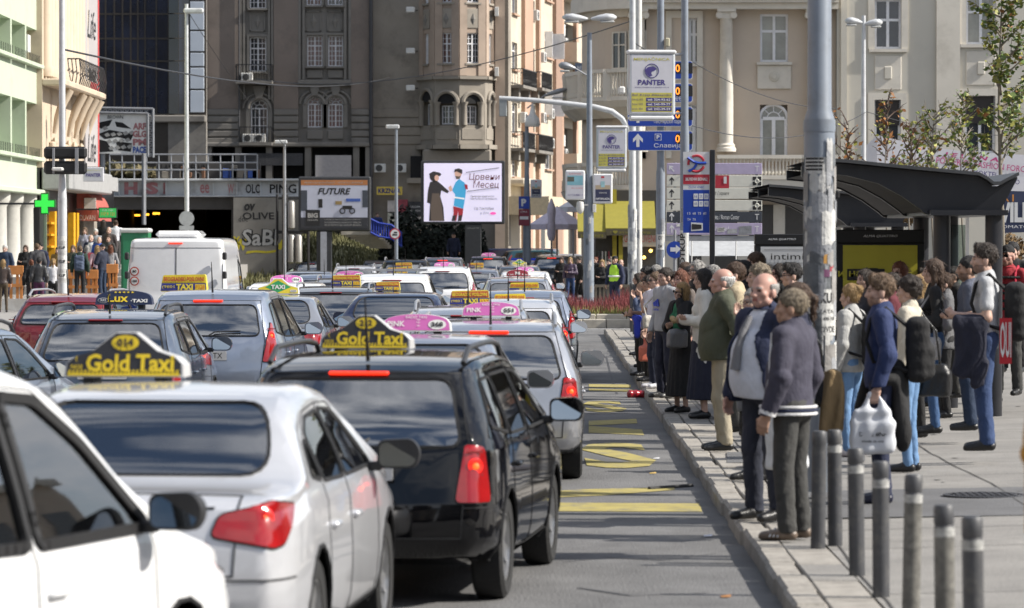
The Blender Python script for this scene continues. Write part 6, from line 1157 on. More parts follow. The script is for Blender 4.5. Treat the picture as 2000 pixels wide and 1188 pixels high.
def lined(vs,fs):
 """outer skin plus an inner lining 2 cm behind it"""
 k=len(vs);v2=push(vs,fs,-.02);return vs+v2,fs+[[i+k for i in f[::-1]]for f in fs],[0]*len(fs)+[1]*len(fs)
X_,Y_,Z_=Vector((1,0,0)),Vector((0,1,0)),Vector((0,0,1))
def car_proto(kind):
 c=CARS[kind];L_,W_=c['L'],c['W']/2;top=pchip(*zip(*c['top']));lean=pchip(*zip(*c['lean']));belt=c['belt'];H_=max(z for _,z in c['top'])
 plan=pchip([0,.1,.3,.8,L_-1.0,L_-.4,L_-.12,L_],[.86,.93,.975,1,1,.965,.86,.70]if kind!='van' else[.96,.985,1,1,1,.98,.92,.84])
 flean=pchip([.2,.4,.55,.75,1.2],[.12,.02,0,.08,.1]);zb0=.30 if kind=='suv' else.2
 FRc=[1,.92,.78,.55,.28,0]
 def prof(y):
  w_=W_*plan(y);zt=top(y);hb=min(belt+.03*(1-y/L_),zt-.085);gh=zt-hb;wt=.95*w_-c['tum']*max(0,gh-.1)
  zb=zb0+.10*max(0,1-y/.7)+.06*max(0,1-(L_-y)/.5)
  p=[(0,zb),(.7*w_,zb),(.9*w_,zb+.02),(.965*w_,zb+.09),(.988*w_,max(zb+.12,.37)),(w_,.5),(w_,.62),(.994*w_,.73),(.982*w_,max(.76,hb-.07)),(.956*w_,hb)]
  rc=min(.125 if kind=='sedan' else.085,gh*.32);hs=gh-rc
  for t in(.12,.3,.5,.7,.86,1.0):p.append((.95*w_+(wt-.95*w_)*t**1.2,hb+hs*t*.97))
  x0=wt
  for t in(.33,.66):p.append((x0-rc*.9*(1-math.cos(t*1.571)),zt-rc+rc*math.sin(t*1.571)*.92-.012))
  xr=x0-rc*.9
  for f_ in FRc:p.append((xr*f_,zt-.014*f_**2))
  return p
 ys=sorted(set([0,.04,.1,.18]+list(np.linspace(.26,L_-.2,int(L_/.085)))+[L_-.14,L_-.08,L_-.03,L_]));rings=[]
 for y in ys:
  q=[]
  for x,z in prof(y):
   fy=max(0,1-y/1.3);ff=max(0,1-(L_-y)/.8);q.append(Vector((x,y+lean(z)*fy-flean(min(z,1.2))*ff-L_/2,z)))
  rings.append(q)
 bm=bmesh.new();nj=len(rings[0]);RV=[];
 for q in rings:
  row=[bm.verts.new(v)for v in q];lft=[None]*nj
  for j in range(nj):lft[j]=row[j]if q[j].x<1e-6 else bm.verts.new((-q[j].x,q[j].y,q[j].z))
  RV.append((row,lft))
 def face(*v):
  u_=[]
  for a in v:
   if a not in u_:u_.append(a)
  if len(u_)>=3:
   try:bm.faces.new(u_)
   except ValueError:pass
 for k in range(len(ys)-1):
  for j in range(nj-1):
   (r0,l0),(r1,l1)=RV[k],RV[k+1];face(r0[j],r1[j],r1[j+1],r0[j+1]);face(l0[j],l0[j+1],l1[j+1],l1[j])
 fr_=FRc[:-1]+[-f for f in FRc[::-1]];jc=nj-6
 for k,sg,bul in((0,1,.075),(len(ys)-1,-1,.16)):
  r_,l_=RV[k];rows=[]
  for j in range(1,jc+1):
   row=[]
   for i,f_ in enumerate(fr_):
    if i==0:row.append(r_[j])
    elif i==len(fr_)-1:row.append(l_[j])
    else:v=r_[j].co;row.append(bm.verts.new((v.x*f_,v.y-sg*bul*(1-f_*f_)*(.55 if v.z>belt else 1),v.z)))
   rows.append(row)
  rows.append([r_[jc+i]for i in range(6)]+[l_[jc+4-i]for i in range(5)])
  for a,b in zip(rows[:-1],rows[1:]):
   for i in range(len(fr_)-1):face(*([a[i],b[i],b[i+1],a[i+1]]if sg>0 else[a[i],a[i+1],b[i+1],b[i]]))
 bmesh.ops.recalc_face_normals(bm,faces=bm.faces)
 T=D.objects.new('car',None);link(T);seal=MB();gap=MB();o2=lambda p:[(y-L_/2,z)for y,z in p]
 glist=[]
 for s_ in(1,-1):
  for wi,p in enumerate(c['sw']):
   g=cut(bm,rpoly(o2(p),.05,3),Y_,Z_,X_*s_,nmin=.3,side=lambda q,s_=s_:q.x*s_>0);glist.append(('side_window',g,0))
 if c['rw']:glist.append(('rear_window',cut(bm,rpoly(c['rw'],.14 if kind=='sedan' else.09,5),X_,Z_,-Y_,nmin=.12,side=lambda q:q.y<0 and q.z>belt-.08),1))
 a,b=c['ws'];glist.append(('windscreen',cut(bm,rpoly([(-W_*.84,a),(W_*.84,a),(W_*.68,b),(-W_*.68,b)],.08,3),X_,Z_,Y_,nmin=.12,side=lambda q:q.y>0),2))
 for nm,(vs,fs,rim),kd in glist:
  if not fs:continue
  meshobj(nm,vs,fs,CGR if nm=='rear_window' else CGL,T,smooth=180);rimstrip(seal,rim,.03 if kind=='tall' else.013)
 r2=1/math.sqrt(2)
 for s_ in(1,-1):
  e1=(X_*s_+Y_)*r2;u0=(W_*.93+.04-L_/2)*r2
  vs,fs,rim=cut(bm,rpoly([(u0+p[0],p[1])for p in c['tl']],.03,3),e1,Z_,(X_*s_-Y_)*r2,nmin=.2,side=lambda q,s_=s_:q.x*s_>0 and q.y<-L_/2+.9)
  if fs:
   o=meshobj('taillight',push(vs,fs,.012),fs,TLR,T,smooth=180);rimstrip(gap,rim,.012)
   cc=sum(vs,Vector())/len(vs);nrm=Vector((s_*.45,-.9,0)).normalized();M_=Matrix.Translation(cc+nrm*(.02 if kind!='sedan' else.03)+Z_*(.02 if kind!='sedan' else-.012))@nrm.to_track_quat('Z','Y').to_matrix().to_4x4()
   rb=.022 if kind!='sedan' else.027;MB().lathe([(rb,.002),(rb*.8,.012),(.001,.014)],16,(0,0,0)).build('bulb',BLB,o,60).matrix_local=M_@Matrix.Translation((0,0,.012));MB().lathe([(rb*2.3,-.004),(rb*2.1,.010),(rb*1.2,.014),(.001,.012)],20,(0,0,0),cap=False).build('bulb_reflector',GLW,o,60).matrix_local=M_@Matrix.Translation((0,0,.002))
   for q_ in((-.05,-.095,.085)if kind!='sedan' else()):MB().box(-.05,q_-.006,-.003,.05,q_+.006,.004).build('lens_rib',TLR,o).matrix_local=M_
   if kind=='wagon':MB().box(-.035,-.028,-.003,.035,.028,.008).build('reversing_light',TLC,o).matrix_local=Matrix.Translation(cc+nrm*.012-Z_*.12-X_*s_*.03)@nrm.to_track_quat('Z','Y').to_matrix().to_4x4()
  vs,fs,rim=cut(bm,rpoly([((W_*.93*r2+(.0-.2)*r2)-.22,.62),((W_*.93*r2+(.0-.2)*r2)+.16,.66),((W_*.93*r2-.2*r2)+.14,.80),((W_*.93*r2-.2*r2)-.18,.76)],.03,3),(X_*s_-(Y_-Y_*0))*r2+Vector((0,0,0)),Z_,(X_*s_+Y_)*r2,nmin=.2,side=lambda q,s_=s_:q.x*s_>0 and q.y>L_/2-.9)if False else([],[],[])
 for s_ in(1,-1):
  for ya in c['ax']:
   poly=[(ya-L_/2+(c['wr']+.055)*math.cos(t),c['wr']+(c['wr']+.055)*math.sin(t))for t in np.linspace(0,2*math.pi,19)[:-1]]
   vs,fs,rim=cut(bm,poly,Y_,Z_,X_*s_,nmin=.25,side=lambda q,s_=s_:q.x*s_>W_*.6);rimstrip(gap,rim,.012)
 for s_ in(1,-1):
  for i,p in enumerate(c['dr']):
   vs,fs,rim=cut(bm,o2(p),Y_,Z_,X_*s_,nmin=.3,side=lambda q,s_=s_:q.x*s_>0)
   if not fs:continue
   v_,f_,m_=lined(vs,fs);o=meshobj('door',v_,f_,[TRIM,LINE],T,m_,180);rimstrip(gap,rim,.0045)
   hy=p[0][0]+.16-L_/2;hz=belt-.17;xs_=W_*.99;MB().box(s_*(xs_-.01),hy-.08,hz-.014,s_*(xs_+.035),hy+.1,hz+.016,.012).build('handle',TRIM,o,40)
 if c['tg']:
  for sx in((1,-1)if kind=='van' else(1,)):
   vs,fs,rim=cut(bm,[(x*sx,z)for x,z in c['tg']][::sx],X_,Z_,-Y_,nmin=.2,side=lambda q:q.y<-L_/2+.8)
   if fs:v_,f_,m_=lined(vs,fs);o=meshobj({'sedan':'boot_lid','van':'rear_door'}.get(kind,'tailgate'),v_,f_,[TRIM,LINE],T,m_,180);rimstrip(gap,rim,.006)
 vs,fs,rim=cut(bm,[(-W_*.985,.1),(W_*.985,.1),(W_*.985,.60),(-W_*.985,.60)],X_,Z_,-Y_,nmin=.12,side=lambda q:q.y<-L_/2+.45)
 v_,f_,m_=lined(vs,fs);meshobj('rear_bumper',v_,f_,[TRIM,LINE],T,m_,180);rimstrip(gap,[e for e in rim if abs(e[0].z-.6)<.01 and abs(e[1].z-.6)<.01],.006)
 bm.verts.index_update();vs=[v.co.copy()for v in bm.verts];fs=[[v.index for v in f.verts]for f in bm.faces];bm.free()
 v_,f_,m_=lined(vs,fs);meshobj('body',v_,f_,[TRIM,LINE],T,m_,180);seal.build('window_seals',RUB,T)['kind']='stuff';gap.build('panel_gaps',RUB,T)['kind']='stuff'
 MB().box(-W_*.82,-L_/2+.35,.26,W_*.82,L_/2-.4,.56).box(-W_*.8,-L_/2+.4,.5,W_*.8,L_/2-1.3,belt-.12).build('floor_pan',TRIM,T)
 ms=MB();yf=(c['sw'][-1][0][0]+.05)-L_/2
 for sx in(-1,1):ms=MB().box(sx*.36-.24,yf-.12,.7,sx*.36+.24,yf+.05,belt+.12,.06).box(sx*.36-.13,yf-.10,belt+.15,sx*.36+.13,yf+.0,belt+.36,.05).build('front_seat',SEAT,T,40)
 if kind!='van':
  yr_=(c['sw'][-2][0][0]+(.05 if kind!='sedan' else-.02))-L_/2;b=MB().box(-W_*.72,yr_-.1,.6,W_*.72,yr_+.06,belt+.06,.06)
  for sx in(-.38,.38):b.box(sx-.12,yr_-.1,belt+.07,sx+.12,yr_-.02,belt+.22,.035)
  b.build('rear_seat',SEAT,T,40)
 wy=(c['sw'][-1][1][0]-.1)-L_/2;MB().box(-W_*.8,wy-.1,.7,W_*.8,wy+.75,belt-.02,.05).build('dashboard',TRIM,T)
 MB().tube([(-.36+.18*math.cos(t),wy-.2-.06*math.sin(t),belt+.02+.17*math.sin(t))for t in np.linspace(0,6.283,17)],.016,6,False).build('steering_wheel',TRIM,T)
 for s_ in(1,-1):
  mz=belt+.09;o=MB().box(s_*(W_*.93),wy+.02,mz-.09,s_*(W_+.03),wy+.09,mz-.04,.01).build('mirror',TRIM,T,40)
  pr=MB();n_=14;M_=Matrix.Translation((s_*(W_+.125),wy+.0,mz))@FRONT.to_4x4();poly=rpoly([(-.115,-.075),(.10,-.075),(.125,.02),(.08,.085),(-.115,.075)]if s_>0 else[(-.10,-.075),(.115,-.075),(.115,.075),(-.08,.085),(-.125,.02)],.045,4)
  v=[];f=[]
  for dz,sc in((.0,1),(-.05,1.02),(-.10,.9),(-.14,.6)):v+=[M_@Vector((x*sc,y*sc,dz))for x,y in poly]
  N=len(poly)
  for r_ in range(3):f+=[(r_*N+i,(r_+1)*N+i,(r_+1)*N+(i+1)%N,r_*N+(i+1)%N)for i in range(N)]
  f+=[tuple(range(N)),tuple(range(4*N-1,3*N-1,-1))];meshobj('mirror_housing',v,f,TRIM,o,smooth=40)
  MB().prism([(x*.88,y*.84)for x,y in poly],M_@Matrix.Translation((0,0,.004))@Matrix.Rotation(R(4*s_),4,'Y')@Matrix.Rotation(R(-7),4,'X'),.004).build('mirror_glass',MIR,o)
 for ya in c['ax']:
  for s_ in(1,-1):
   r=c['wr'];Mx=Matrix.Rotation(R(90)*s_,3,'Y');o=D.objects.new('wheel',None);link(o,T);o.location=(s_*(W_-.115),ya-L_/2,r)
   MB().lathe([(r*.66,-.09),(r*.9,-.1),(r*.985,-.08),(r,-.03),(r,.03),(r*.985,.08),(r*.9,.1),(r*.66,.09)],30,(0,0,0),Mx,False).build('tyre',TYRE,o,40)
   b=MB().lathe([(r*.67,-.09),(r*.67,.085),(r*.62,.085),(r*.60,.03)],30,(0,0,0),Mx,False)
   b.lathe([(.001,.075),(r*.16,.07),(r*.2,.03)],16,(0,0,0),Mx,False)
   for k in range(5):
    t=2*math.pi*k/5;d_=Vector((math.cos(t),math.sin(t),0));n2=Vector((-d_.y,d_.x,0));wv=r*.13
    q=[d_*r*.1+n2*wv+Z_*.06,d_*r*.1-n2*wv+Z_*.06,d_*r*.64-n2*wv*1.3+Z_*.07,d_*r*.64+n2*wv*1.3+Z_*.07];b.add([Mx@p for p in q]+[Mx@(p-Z_*.04)for p in q],[(0,1,2,3),(0,3,7,4),(1,5,6,2),(7,6,5,4)])
   b.build('rim',RIM,o,40);MB().lathe([(.001,.0),(r*.62,.0)],16,(0,0,0),Mx,False).build('brake_disc',TRIM,o)
 o=MB().prism(rrect(-.26,-.056,.26,.056,.01),FM((0,-L_/2-.082,.82 if kind not in('sedan',)else.42)),.01).build('number_plate',PLT,T);text('BG 551-TX',.42,.07,RUB,o,FM((0,-L_/2-.082,.82 if kind not in('sedan',)else.42)))
 if c['bl']:
  hw,z=c['bl'];yb=lean(z)-L_/2-.01;MB().box(-hw,yb-.055,z-.006,hw*.85,yb+.06,z+.016,.008).build('brake_light',TLR,T)
 if kind in('wagon','hatch','mpv','suv','tall'):
  MB().tube([(.02,lean(c['rw'][0][1])-L_/2-.09,c['rw'][0][1]+.0),(.1,lean(1.08)-L_/2-.07,c['rw'][0][1]+.05),(.42,lean(1.1)-L_/2-.06,c['rw'][0][1]+.06)],.009,5).build('wiper',RUB,T)
 for s_ in(1,-1):MB().lathe([(.09,0),(.1,.03),(.06,.06),(.001,.07)],14,(s_*W_*.66,L_/2-.19,.68),Matrix.Rotation(R(-90),3,'X')).build('headlight',HLL,T,40)
 MB().box(-.5,L_/2-.06,.42,.5,L_/2+.075,.60,.03).build('grille',TRIM,T)
 for o in list(T.children):o['k']=o.name.split('.')[0]
 T['H']=H_;return T
PROTO={}
PAINTED=('body','door','tailgate','boot_lid','rear_door','rear_bumper')
def copy2(o,parent,depth=0):
 c=o.copy();link(c);c.parent=parent;c.name=o.name.split('.')[0]
 for k in('k','H'):
  if k in c:del c[k]
 for ch in o.children:copy2(ch,c)
 return c
def car(kind,X,Y,head,pm,label,cat='car',lit=False,rails=None,ant=True,mirror_paint=True,lower=None,group='cars queuing in the street',name=None,high=False,roofm=None):
 if kind not in PROTO:PROTO[kind]=car_proto(kind)
 T=copy2(PROTO[kind],None);T.name=name or{'van':'delivery_van'}.get(kind,'car');T.location=(X,Y,0);T.rotation_euler=(0,0,R(-head));tag(T,label,cat,group)
 c=CARS[kind];L_=c['L'];W_=c['W']/2;top=pchip(*zip(*c['top']))
 def setm(o,m_):o.material_slots[0].link='OBJECT';o.material_slots[0].material=m_
 for o in T.children:
  k=o.name.split('.')[0]
  if k in PAINTED:
   setm(o,pm if not(lower and k=='rear_bumper')else lower)
   for h in o.children:
    if h.type=='MESH' and h.name.startswith('handle'):setm(h,pm)
  elif k=='mirror' and mirror_paint:
   for h in o.children:
    if 'housing' in h.name:setm(h,pm)
  elif k=='taillight':
   if lit:setm(o,TLL)
   else:
    for h in list(o.children):
     if h.name.startswith('bulb'):setm(h,TLC if 'refl' not in h.name else TLR)
  elif k=='brake_light' and lit:setm(o,BRK)
 T['Hroof']=0;del T['Hroof']
 if rails:
  tum=c['tum'];xr=.95*W_-tum*(top(1.5)-c['belt']-.1)-.06
  for s_ in(1,-1):
   ys=np.linspace(.55,min(2.5,L_*.56),9);pts=[(s_*xr,y-L_/2,top(y)+(.055 if 0<i<8 else-.02))for i,y in enumerate(ys)];MB().tube(pts,.018,7).build('roof_rail',rails,T,60)
 if ant:MB().tube([(0,.42-L_/2+.2,top(.6)-.01),(0,.30-L_/2+.2,top(.5)+.38)],[.014,.004],6).build('aerial',RUB,T)
 return T
# ---- roof signs
SG=dict(pink=mat('sign_pink',(.50,.12,.37),.4,var=.05),white=mat('sign_white',(.66,.66,.64),.4,var=.05),black=mat('sign_black',(.02,.02,.024),.35),gold=mat('sign_gold',(.68,.50,.02),.4),blue=mat('sign_navy',(.03,.035,.20),.4),yellow=mat('sign_lemon',(.66,.53,.04),.4),red=mat('sign_brick',(.42,.05,.03),.4),navy=mat('sign_deep_navy',(.012,.02,.055),.35),green=mat('sign_green',(.03,.30,.10),.4),maroon=mat('sign_maroon',(.22,.02,.03),.4),grey=mat('sign_grey_edge',(.45,.45,.45),.4))
def wedge(poly,d0,d1):
 """upright sign body: wide at the foot, narrow at the top"""
 zmax=max(p[1]for p in poly);n=len(poly);v=[]
 for sg in(-1,1):v+=[(x,sg*(d0+(d1-d0)*z/zmax)/2,z)for x,z in poly]
 return v,[tuple(range(n)),tuple(range(2*n-1,n-1,-1))]+[(i,n+i,n+(i+1)%n,(i+1)%n)for i in range(n)]
def sign(T,kind,num,w_,xo=0.,yo=None,label=None,zadd=0.):
 k=[q for q in CARS if abs(max(z for _,z in CARS[q]['top'])-T_H(T))<1e-6][0];c=CARS[k];L_=c['L'];yo=0 if yo is None else yo;z0=pchip(*zip(*c['top']))(yo+L_/2)+.025+zadd-.035*(abs(xo)/.5)**2
 h=w_*dict(gold=.36,pink=.245,beo=.37,lux=.25,green=.38,red=.3)[kind];hw=w_/2
 if kind=='gold':poly=[(-hw,0),(hw,0),(hw*.99,.10*w_),(hw*.86,.16*w_),(hw*.55,.21*w_),(hw*.30,.31*w_),(hw*.17,h),(-hw*.17,h),(-hw*.30,.31*w_),(-hw*.55,.21*w_),(-hw*.86,.16*w_),(-hw*.99,.10*w_)]
 elif kind in('pink','lux','red'):poly=[(-hw,0),(hw,0),(hw*.97,h*.45)]+[(hw*.93*math.cos(R(a)),h*.55+h*.45*math.sin(R(a)))for a in range(12,169,12)]+[(-hw*.97,h*.45)]
 elif kind=='beo':poly=rpoly([(-hw,0),(hw,0),(hw*.92,h),(-hw*.90,h*.95)],.02,2)
 else:poly=[(-hw,0),(hw,0),(hw*.97,.16*w_),(hw*.55,.22*w_),(hw*.18,h),(-hw*.18,h),(-hw*.55,.22*w_),(-hw*.97,.16*w_)]
 v,f=wedge(poly,.24 if kind!='beo' else.2,.10);S=meshobj('roof_sign',v,f,SG[dict(gold='grey',pink='white',beo='yellow',lux='navy',green='white',red='white')[kind]],T);S.location=(xo,yo,z0)
 if label:S['label']=label
 b=MB()
 for sx in(-1,1):b.box(sx*hw*.6-.03,-.1,-.05,sx*hw*.6+.03,.1,.004)
 b.build('feet',RUB,S)['kind']='stuff'
 zmax=max(p[1]for p in poly);th=math.atan((.24-.10)/2/zmax)if kind!='beo' else math.atan(.05/zmax)
 def pl(x,z,e=.004):d=(.24 if kind!='beo' else.2);yv=-(d+(.10-d)*z/zmax)/2;return Matrix.Translation((x,yv,z))@Matrix.Rotation(-th,4,'X')@FRONT.to_4x4()@Matrix.Translation((0,0,e))
 def face_(poly_,m_,e,cx=0,cz=0,nm='printed_panel'):meshobj(nm,[pl(cx,cz,e)@Vector((x-cx,(z-cz)/math.cos(th),0))for x,z in poly_],[tuple(range(len(poly_)))],m_,S)
 cz=h/2
 def shrink(p,a,zlo):return[(x*a,zlo+z*(a if a>.9 else a))for x,z in p]
 if kind=='gold':
  face_([(x*.965,.01+z*.93)for x,z in poly],SG['black'],.003,0,cz);face_(ell(0,h*.76,w_*.115,w_*.062),SG['gold'],.006,0,cz)
  text(num,w_*.14,w_*.07,SG['black'],S,pl(0,h*.76,.009),bold=.05);text('Gold Taxi',w_*.74,w_*.15,SG['gold'],S,pl(w_*.05,h*.31,.006),bold=.03)
  text('9808',w_*.10,w_*.035,SG['gold'],S,pl(-w_*.40,h*.22,.006));text('(',w_*.02,w_*.05,SG['gold'],S,pl(-w_*.40,h*.40,.006))
  for i in range(28):x=-hw*.94+i*hw*1.88/28;face_([(x,.018),(x+hw*.033,.018),(x+hw*.033+.006,.036),(x+.006,.036)],SG['gold'],.007,0,cz,'check')
  face_([(-hw*.94,.006),(hw*.94,.006),(hw*.94,.018),(-hw*.94,.018)],SG['gold'],.0068,0,cz)
 elif kind=='pink':
  face_([(x*.965,.008+z*.93)for x,z in poly],SG['pink'],.003,0,cz);text('PINK',w_*.25,w_*.085,SG['white'],S,pl(-w_*.29,h*.42,.006),bold=.02);text('RADIO TAXI',w_*.30,w_*.045,SG['white'],S,pl(0,h*.80,.006))
  face_(ell(w_*.30,h*.38,w_*.13,w_*.07),SG['white'],.006,0,cz);text(num,w_*(.17 if len(num)<4 else.20),w_*.075,SG['black'],S,pl(w_*.30,h*.38,.009),bold=.04)
  for q in(.3,.5,.65):text('*',w_*.05,w_*.03,SG['white'],S,pl(w_*.03,h*q,.006))
 elif kind=='beo':
  face_([(-hw*.96,h*.52),(hw*.93,h*.52),(hw*.89,h*.93),(-hw*.87,h*.88)],SG['gold']if num.startswith('R')else SG['red'],.003,0,cz);face_([(-hw*.985,h*.05),(hw*.985,h*.05),(hw*.955,h*.48),(-hw*.955,h*.48)],SG['blue'],.003,0,cz)
  text('BEOGRADSKI POSLOVNI',w_*.86,h*.26,SG['red']if num.startswith('R')else SG['yellow'],S,pl(0,h*.71,.006),bold=.03);text('TAXI',w_*.36,h*.34,SG['yellow'],S,pl(.02*w_,h*.27,.006),bold=.05);n_=num.strip('R').split('/')
  text('('+n_[0],w_*.26,h*.22,SG['yellow'],S,pl(-w_*.33,h*.25,.006));face_([(w_*.25,h*.1),(w_*.47,h*.1),(w_*.46,h*.42),(w_*.245,h*.42)],SG['gold'],.005,0,cz);text(n_[1],w_*.19,h*.22,SG['red'],S,pl(w_*.355,h*.26,.009))
 elif kind=='lux':
  text('Lux',w_*.35,w_*.15,SG['gold'],S,pl(-w_*.10,h*.45,.005),bold=.02);text('·TAXI',w_*.29,w_*.065,SG['white'],S,pl(w_*.27,h*.26,.005),bold=.03);text('★★★★★',w_*.36,w_*.04,SG['gold'],S,pl(0,h*.86,.005));text('332',w_*.10,w_*.045,SG['white'],S,pl(-w_*.36,h*.3,.008));face_(ell(-w_*.36,h*.3,w_*.095,w_*.045),SG['grey'],.003,0,cz);face_(ell(-w_*.36,h*.3,w_*.085,w_*.038),SG['navy'],.005,0,cz);text('~',w_*.05,w_*.015,SG['gold'],S,pl(-w_*.26,h*.4,.005))
 elif kind=='green':
  face_([(-hw*.97,.012),(hw*.97,.012),(hw*.94,.15*w_),(hw*.50,.21*w_),(hw*.16,h*.95),(-hw*.16,h*.95),(-hw*.50,.21*w_),(-hw*.94,.15*w_)],SG['yellow'],.003,0,cz);face_([(0,.04*w_),(hw*.62,.17*w_),(0,h*.86),(-hw*.62,.17*w_)],SG['green'],.005,0,cz)
  text('TAXI',w_*.34,w_*.11,SG['white'],S,pl(0,.17*w_,.008),bold=.04);text('19804',w_*.2,w_*.045,SG['white'],S,pl(-w_*.37,.075*w_,.008));face_(rrect(w_*.30,.045*w_,w_*.45,.105*w_,.01),SG['white'],.006,0,cz);text(num,w_*.12,w_*.045,SG['black'],S,pl(w_*.375,.075*w_,.009))
 else:
  face_([(x*.96,.008+z*.92)for x,z in poly],SG['maroon'],.003,0,cz);text(num,w_*.24,w_*.15,SG['white'],S,pl(0,h*.45,.006),bold=.05)
  for sx in(-1,1):text('★ taxi',w_*.26,w_*.09,SG['white'],S,pl(sx*w_*.31,h*.32,.006))
 return S
def T_H(T):
 for o in T.children:
  if o.name.startswith('body'):return max(0,[max(z for _,z in CARS[k]['top'])for k in CARS if PROTO.get(k)and any(q.data==o.data for q in PROTO[k].children)][0])
SIL=paint('silver',(.46,.47,.50),.75,.3);SIB=paint('silver_blue',(.34,.38,.46),.75,.3);WHI=paint('white',(.74,.75,.76));WHS=paint('white_silver',(.64,.65,.68),.4);BLA=paint('black',(.003,.003,.004));DBL=paint('steel_blue',(.10,.125,.17),.6);RED=paint('dark_red',(.20,.012,.02),.3);GRE=paint('graphite',(.07,.075,.085),.6);NAV=paint('navy',(.012,.02,.06),.3);TEA=paint('teal',(.035,.10,.13),.4);YBM=paint('yellow_bumper',(.55,.43,.03));RALB=mat('rail_black',(.03,.03,.032),.4);RALS=mat('rail_silver',(.5,.5,.51),.3,.7)
def at(px,Y):return(px-1000)*Y/F
a=car('tall',-2.60,15.4,17,WHI,'blurred white people carrier with black mirrors, nearest the lower left corner',mirror_paint=False,ant=False)
b=car('sedan',-1.70,20.35,5.3,WHS,'silver white saloon with sign 014, right behind the nearest white car',lit=True,ant=False,mirror_paint=False);b.scale=(1,1,1.025);sign(b,'gold','014',.64,-.36,.1,'black and yellow bell shaped sign numbered 014',.02)
c_=car('wagon',-.70,25.3,6.9,BLA,'shiny black estate car with sign 212 and lit red taillights',lit=True,rails=RALB);c_.scale=(1,1,1.02);sign(c_,'gold','212',.60,-.27,.1,'black and yellow bell shaped sign numbered 212',.015)
d=car('sedan',-.79,32.6,2,SIL,'silver saloon with pink sign 368 ahead of the black estate',ant=False);sign(d,'pink','368',.59,-.02,.05,'pink arched sign numbered 368')
e=car('wagon',-.2,37.4,0,SIL,'silver estate with pink sign 551 and yellow bumper next to the kerb',lit=True,rails=RALS,lower=None);sign(e,'pink','551',.56,0,-.6,'pink arched sign numbered 551')
for o in e.children:
 if o.name.startswith('rear_bumper'):o.material_slots[0].material=SIL
MB().box(-.74,-2.285,.3,.5,-2.262,.46,.02).build('bumper_trim',YBM,e)
f_=car('wagon',-4.3,42.9,1,DBL,'steel blue estate with a dark blue sign and black rails, on the left',rails=RALB);sign(f_,'lux','332',.64,-.05,.2,'dark blue sign with gold stars',.06)
g=car('mpv',-3.66,49.5,3,SIB,'silver blue people carrier with yellow and blue sign 9801',lit=True);sign(g,'beo','R9801/P328',.6,-.55,-.1,'yellow and blue sign numbered 9801')
car('hatch',-6.35,58,8,RED,'dark red hatchback with silver rails behind the steel blue estate',rails=RALS)
car('hatch',-5.15,35.0,10,SIB,'silver blue hatchback cut off by the left edge',rails=RALB,ant=False)
j=car('sedan',-3.55,57.3,1,SIL,'silver saloon with green and yellow diamond sign');sign(j,'green','478',.62,.05,.2)
k=car('wagon',-4.2,73,1,WHI,'white estate with pink sign 1316');sign(k,'pink','1316',.62,-.1,.2)
l=car('wagon',-2.98,66,1,GRE,'graphite estate with silver rails and a red and blue sign',rails=RALS);sign(l,'beo','9801/225',.52,.12,.1)
m=car('wagon',-3.45,81.5,0,GRE,'grey estate with pink sign 501',rails=RALS);sign(m,'pink','501',.62,0,.1)
n1=car('sedan',-1.78,61,2,NAV,'dark navy saloon beside the graphite estate',ant=False);sign(n1,'beo','9801/227',.40,-.2,.1)
o_=car('mpv',-2.3,76,0,WHI,'white people carrier with a roof rack');b=MB()
for y in(-.6,.4):b.box(-.62,y,1.66,.62,y+.06,1.70)
b.build('roof_rack',RALS,o_)
n2=car('hatch',-2.75,92,0,SIL,'small silver hatchback with yellow sign ahead of the roof rack car');sign(n2,'beo','9801/118',.5,0,0)
p=car('mpv',-1.76,100,0,WHI,'white hatchback with black roof bars and pink sign 1642, further away',rails=RALB);sign(p,'pink','1642',.55,0,.1)
q=car('hatch',-1.05,115,0,SIL,'silver car with stacked green and yellow signs',rails=RALS);sign(q,'green','118',.42,0,.5);sign(q,'beo','9801/44',.42,0,-.2)
r=car('suv',-.95,156,0,BLA,'black off-road car with lit brake light far down the queue',lit=True);sign(r,'pink','90',.6,0,.1)
A=car('hatch',-.05,52.6,0,WHS,'pale silver hatchback with tall red taillights near the kerb',lit=True,rails=RALS);sign(A,'beo','R9801/111',.46,.02,.3)
B=car('hatch',.2,62.4,0,SIB,'silver blue hatchback further ahead near the kerb');sign(B,'beo','R9801/222',.5,0,.2)
C=car('wagon',.12,84,0,SIL,'silver estate with maroon sign 705',rails=RALS);sign(C,'red','705',.5,0,0)
Dd=car('wagon',-.5,45.4,0,SIL,'silver estate with rails and red and blue sign, behind sign 551',rails=RALS);sign(Dd,'beo','9801/333',.48,0,.1)
car('hatch',-4.6,95.5,0,SIB,'silver blue hatchback between the pink signs 1316 and 501')
x1=car('wagon',-3.05,108,0,GRE,'graphite estate in front of the white car with roof bars',rails=RALS);sign(x1,'beo','9801/61',.5,0,0)
x2=car('hatch',.35,104.5,0,WHI,'white hatchback with small pink sign near the island');sign(x2,'pink','77',.5,0,0)
car('suv',-3.4,124,0,BLA,'black off-road car left of the stacked sign car',rails=RALS)
x3=car('wagon',.25,130,0,DBL,'steel blue estate far ahead, before the police car');sign(x3,'green','12',.5,0,0)
car('suv',-2.5,141,0,GRE,'dark grey off-road car under the big screen',lit=True)
car('sedan',at(605,108),108,0,SIL,'silver saloon right of the white van, without a sign')
car('hatch',at(612,165),165,0,BLA,'small black car near the grass bank')
car('wagon',at(697,128),128,0,WHS,'pale silver estate with tall rails far away on the left',rails=RALS)
car('hatch',at(742,172),172,0,GRE,'grey hatchback farthest on the left by the dark hedge')
v=car('van',-6.2,73.5,0,WHI,'white delivery van with speed limit stickers on its back door',cat='van',lit=True,ant=False)
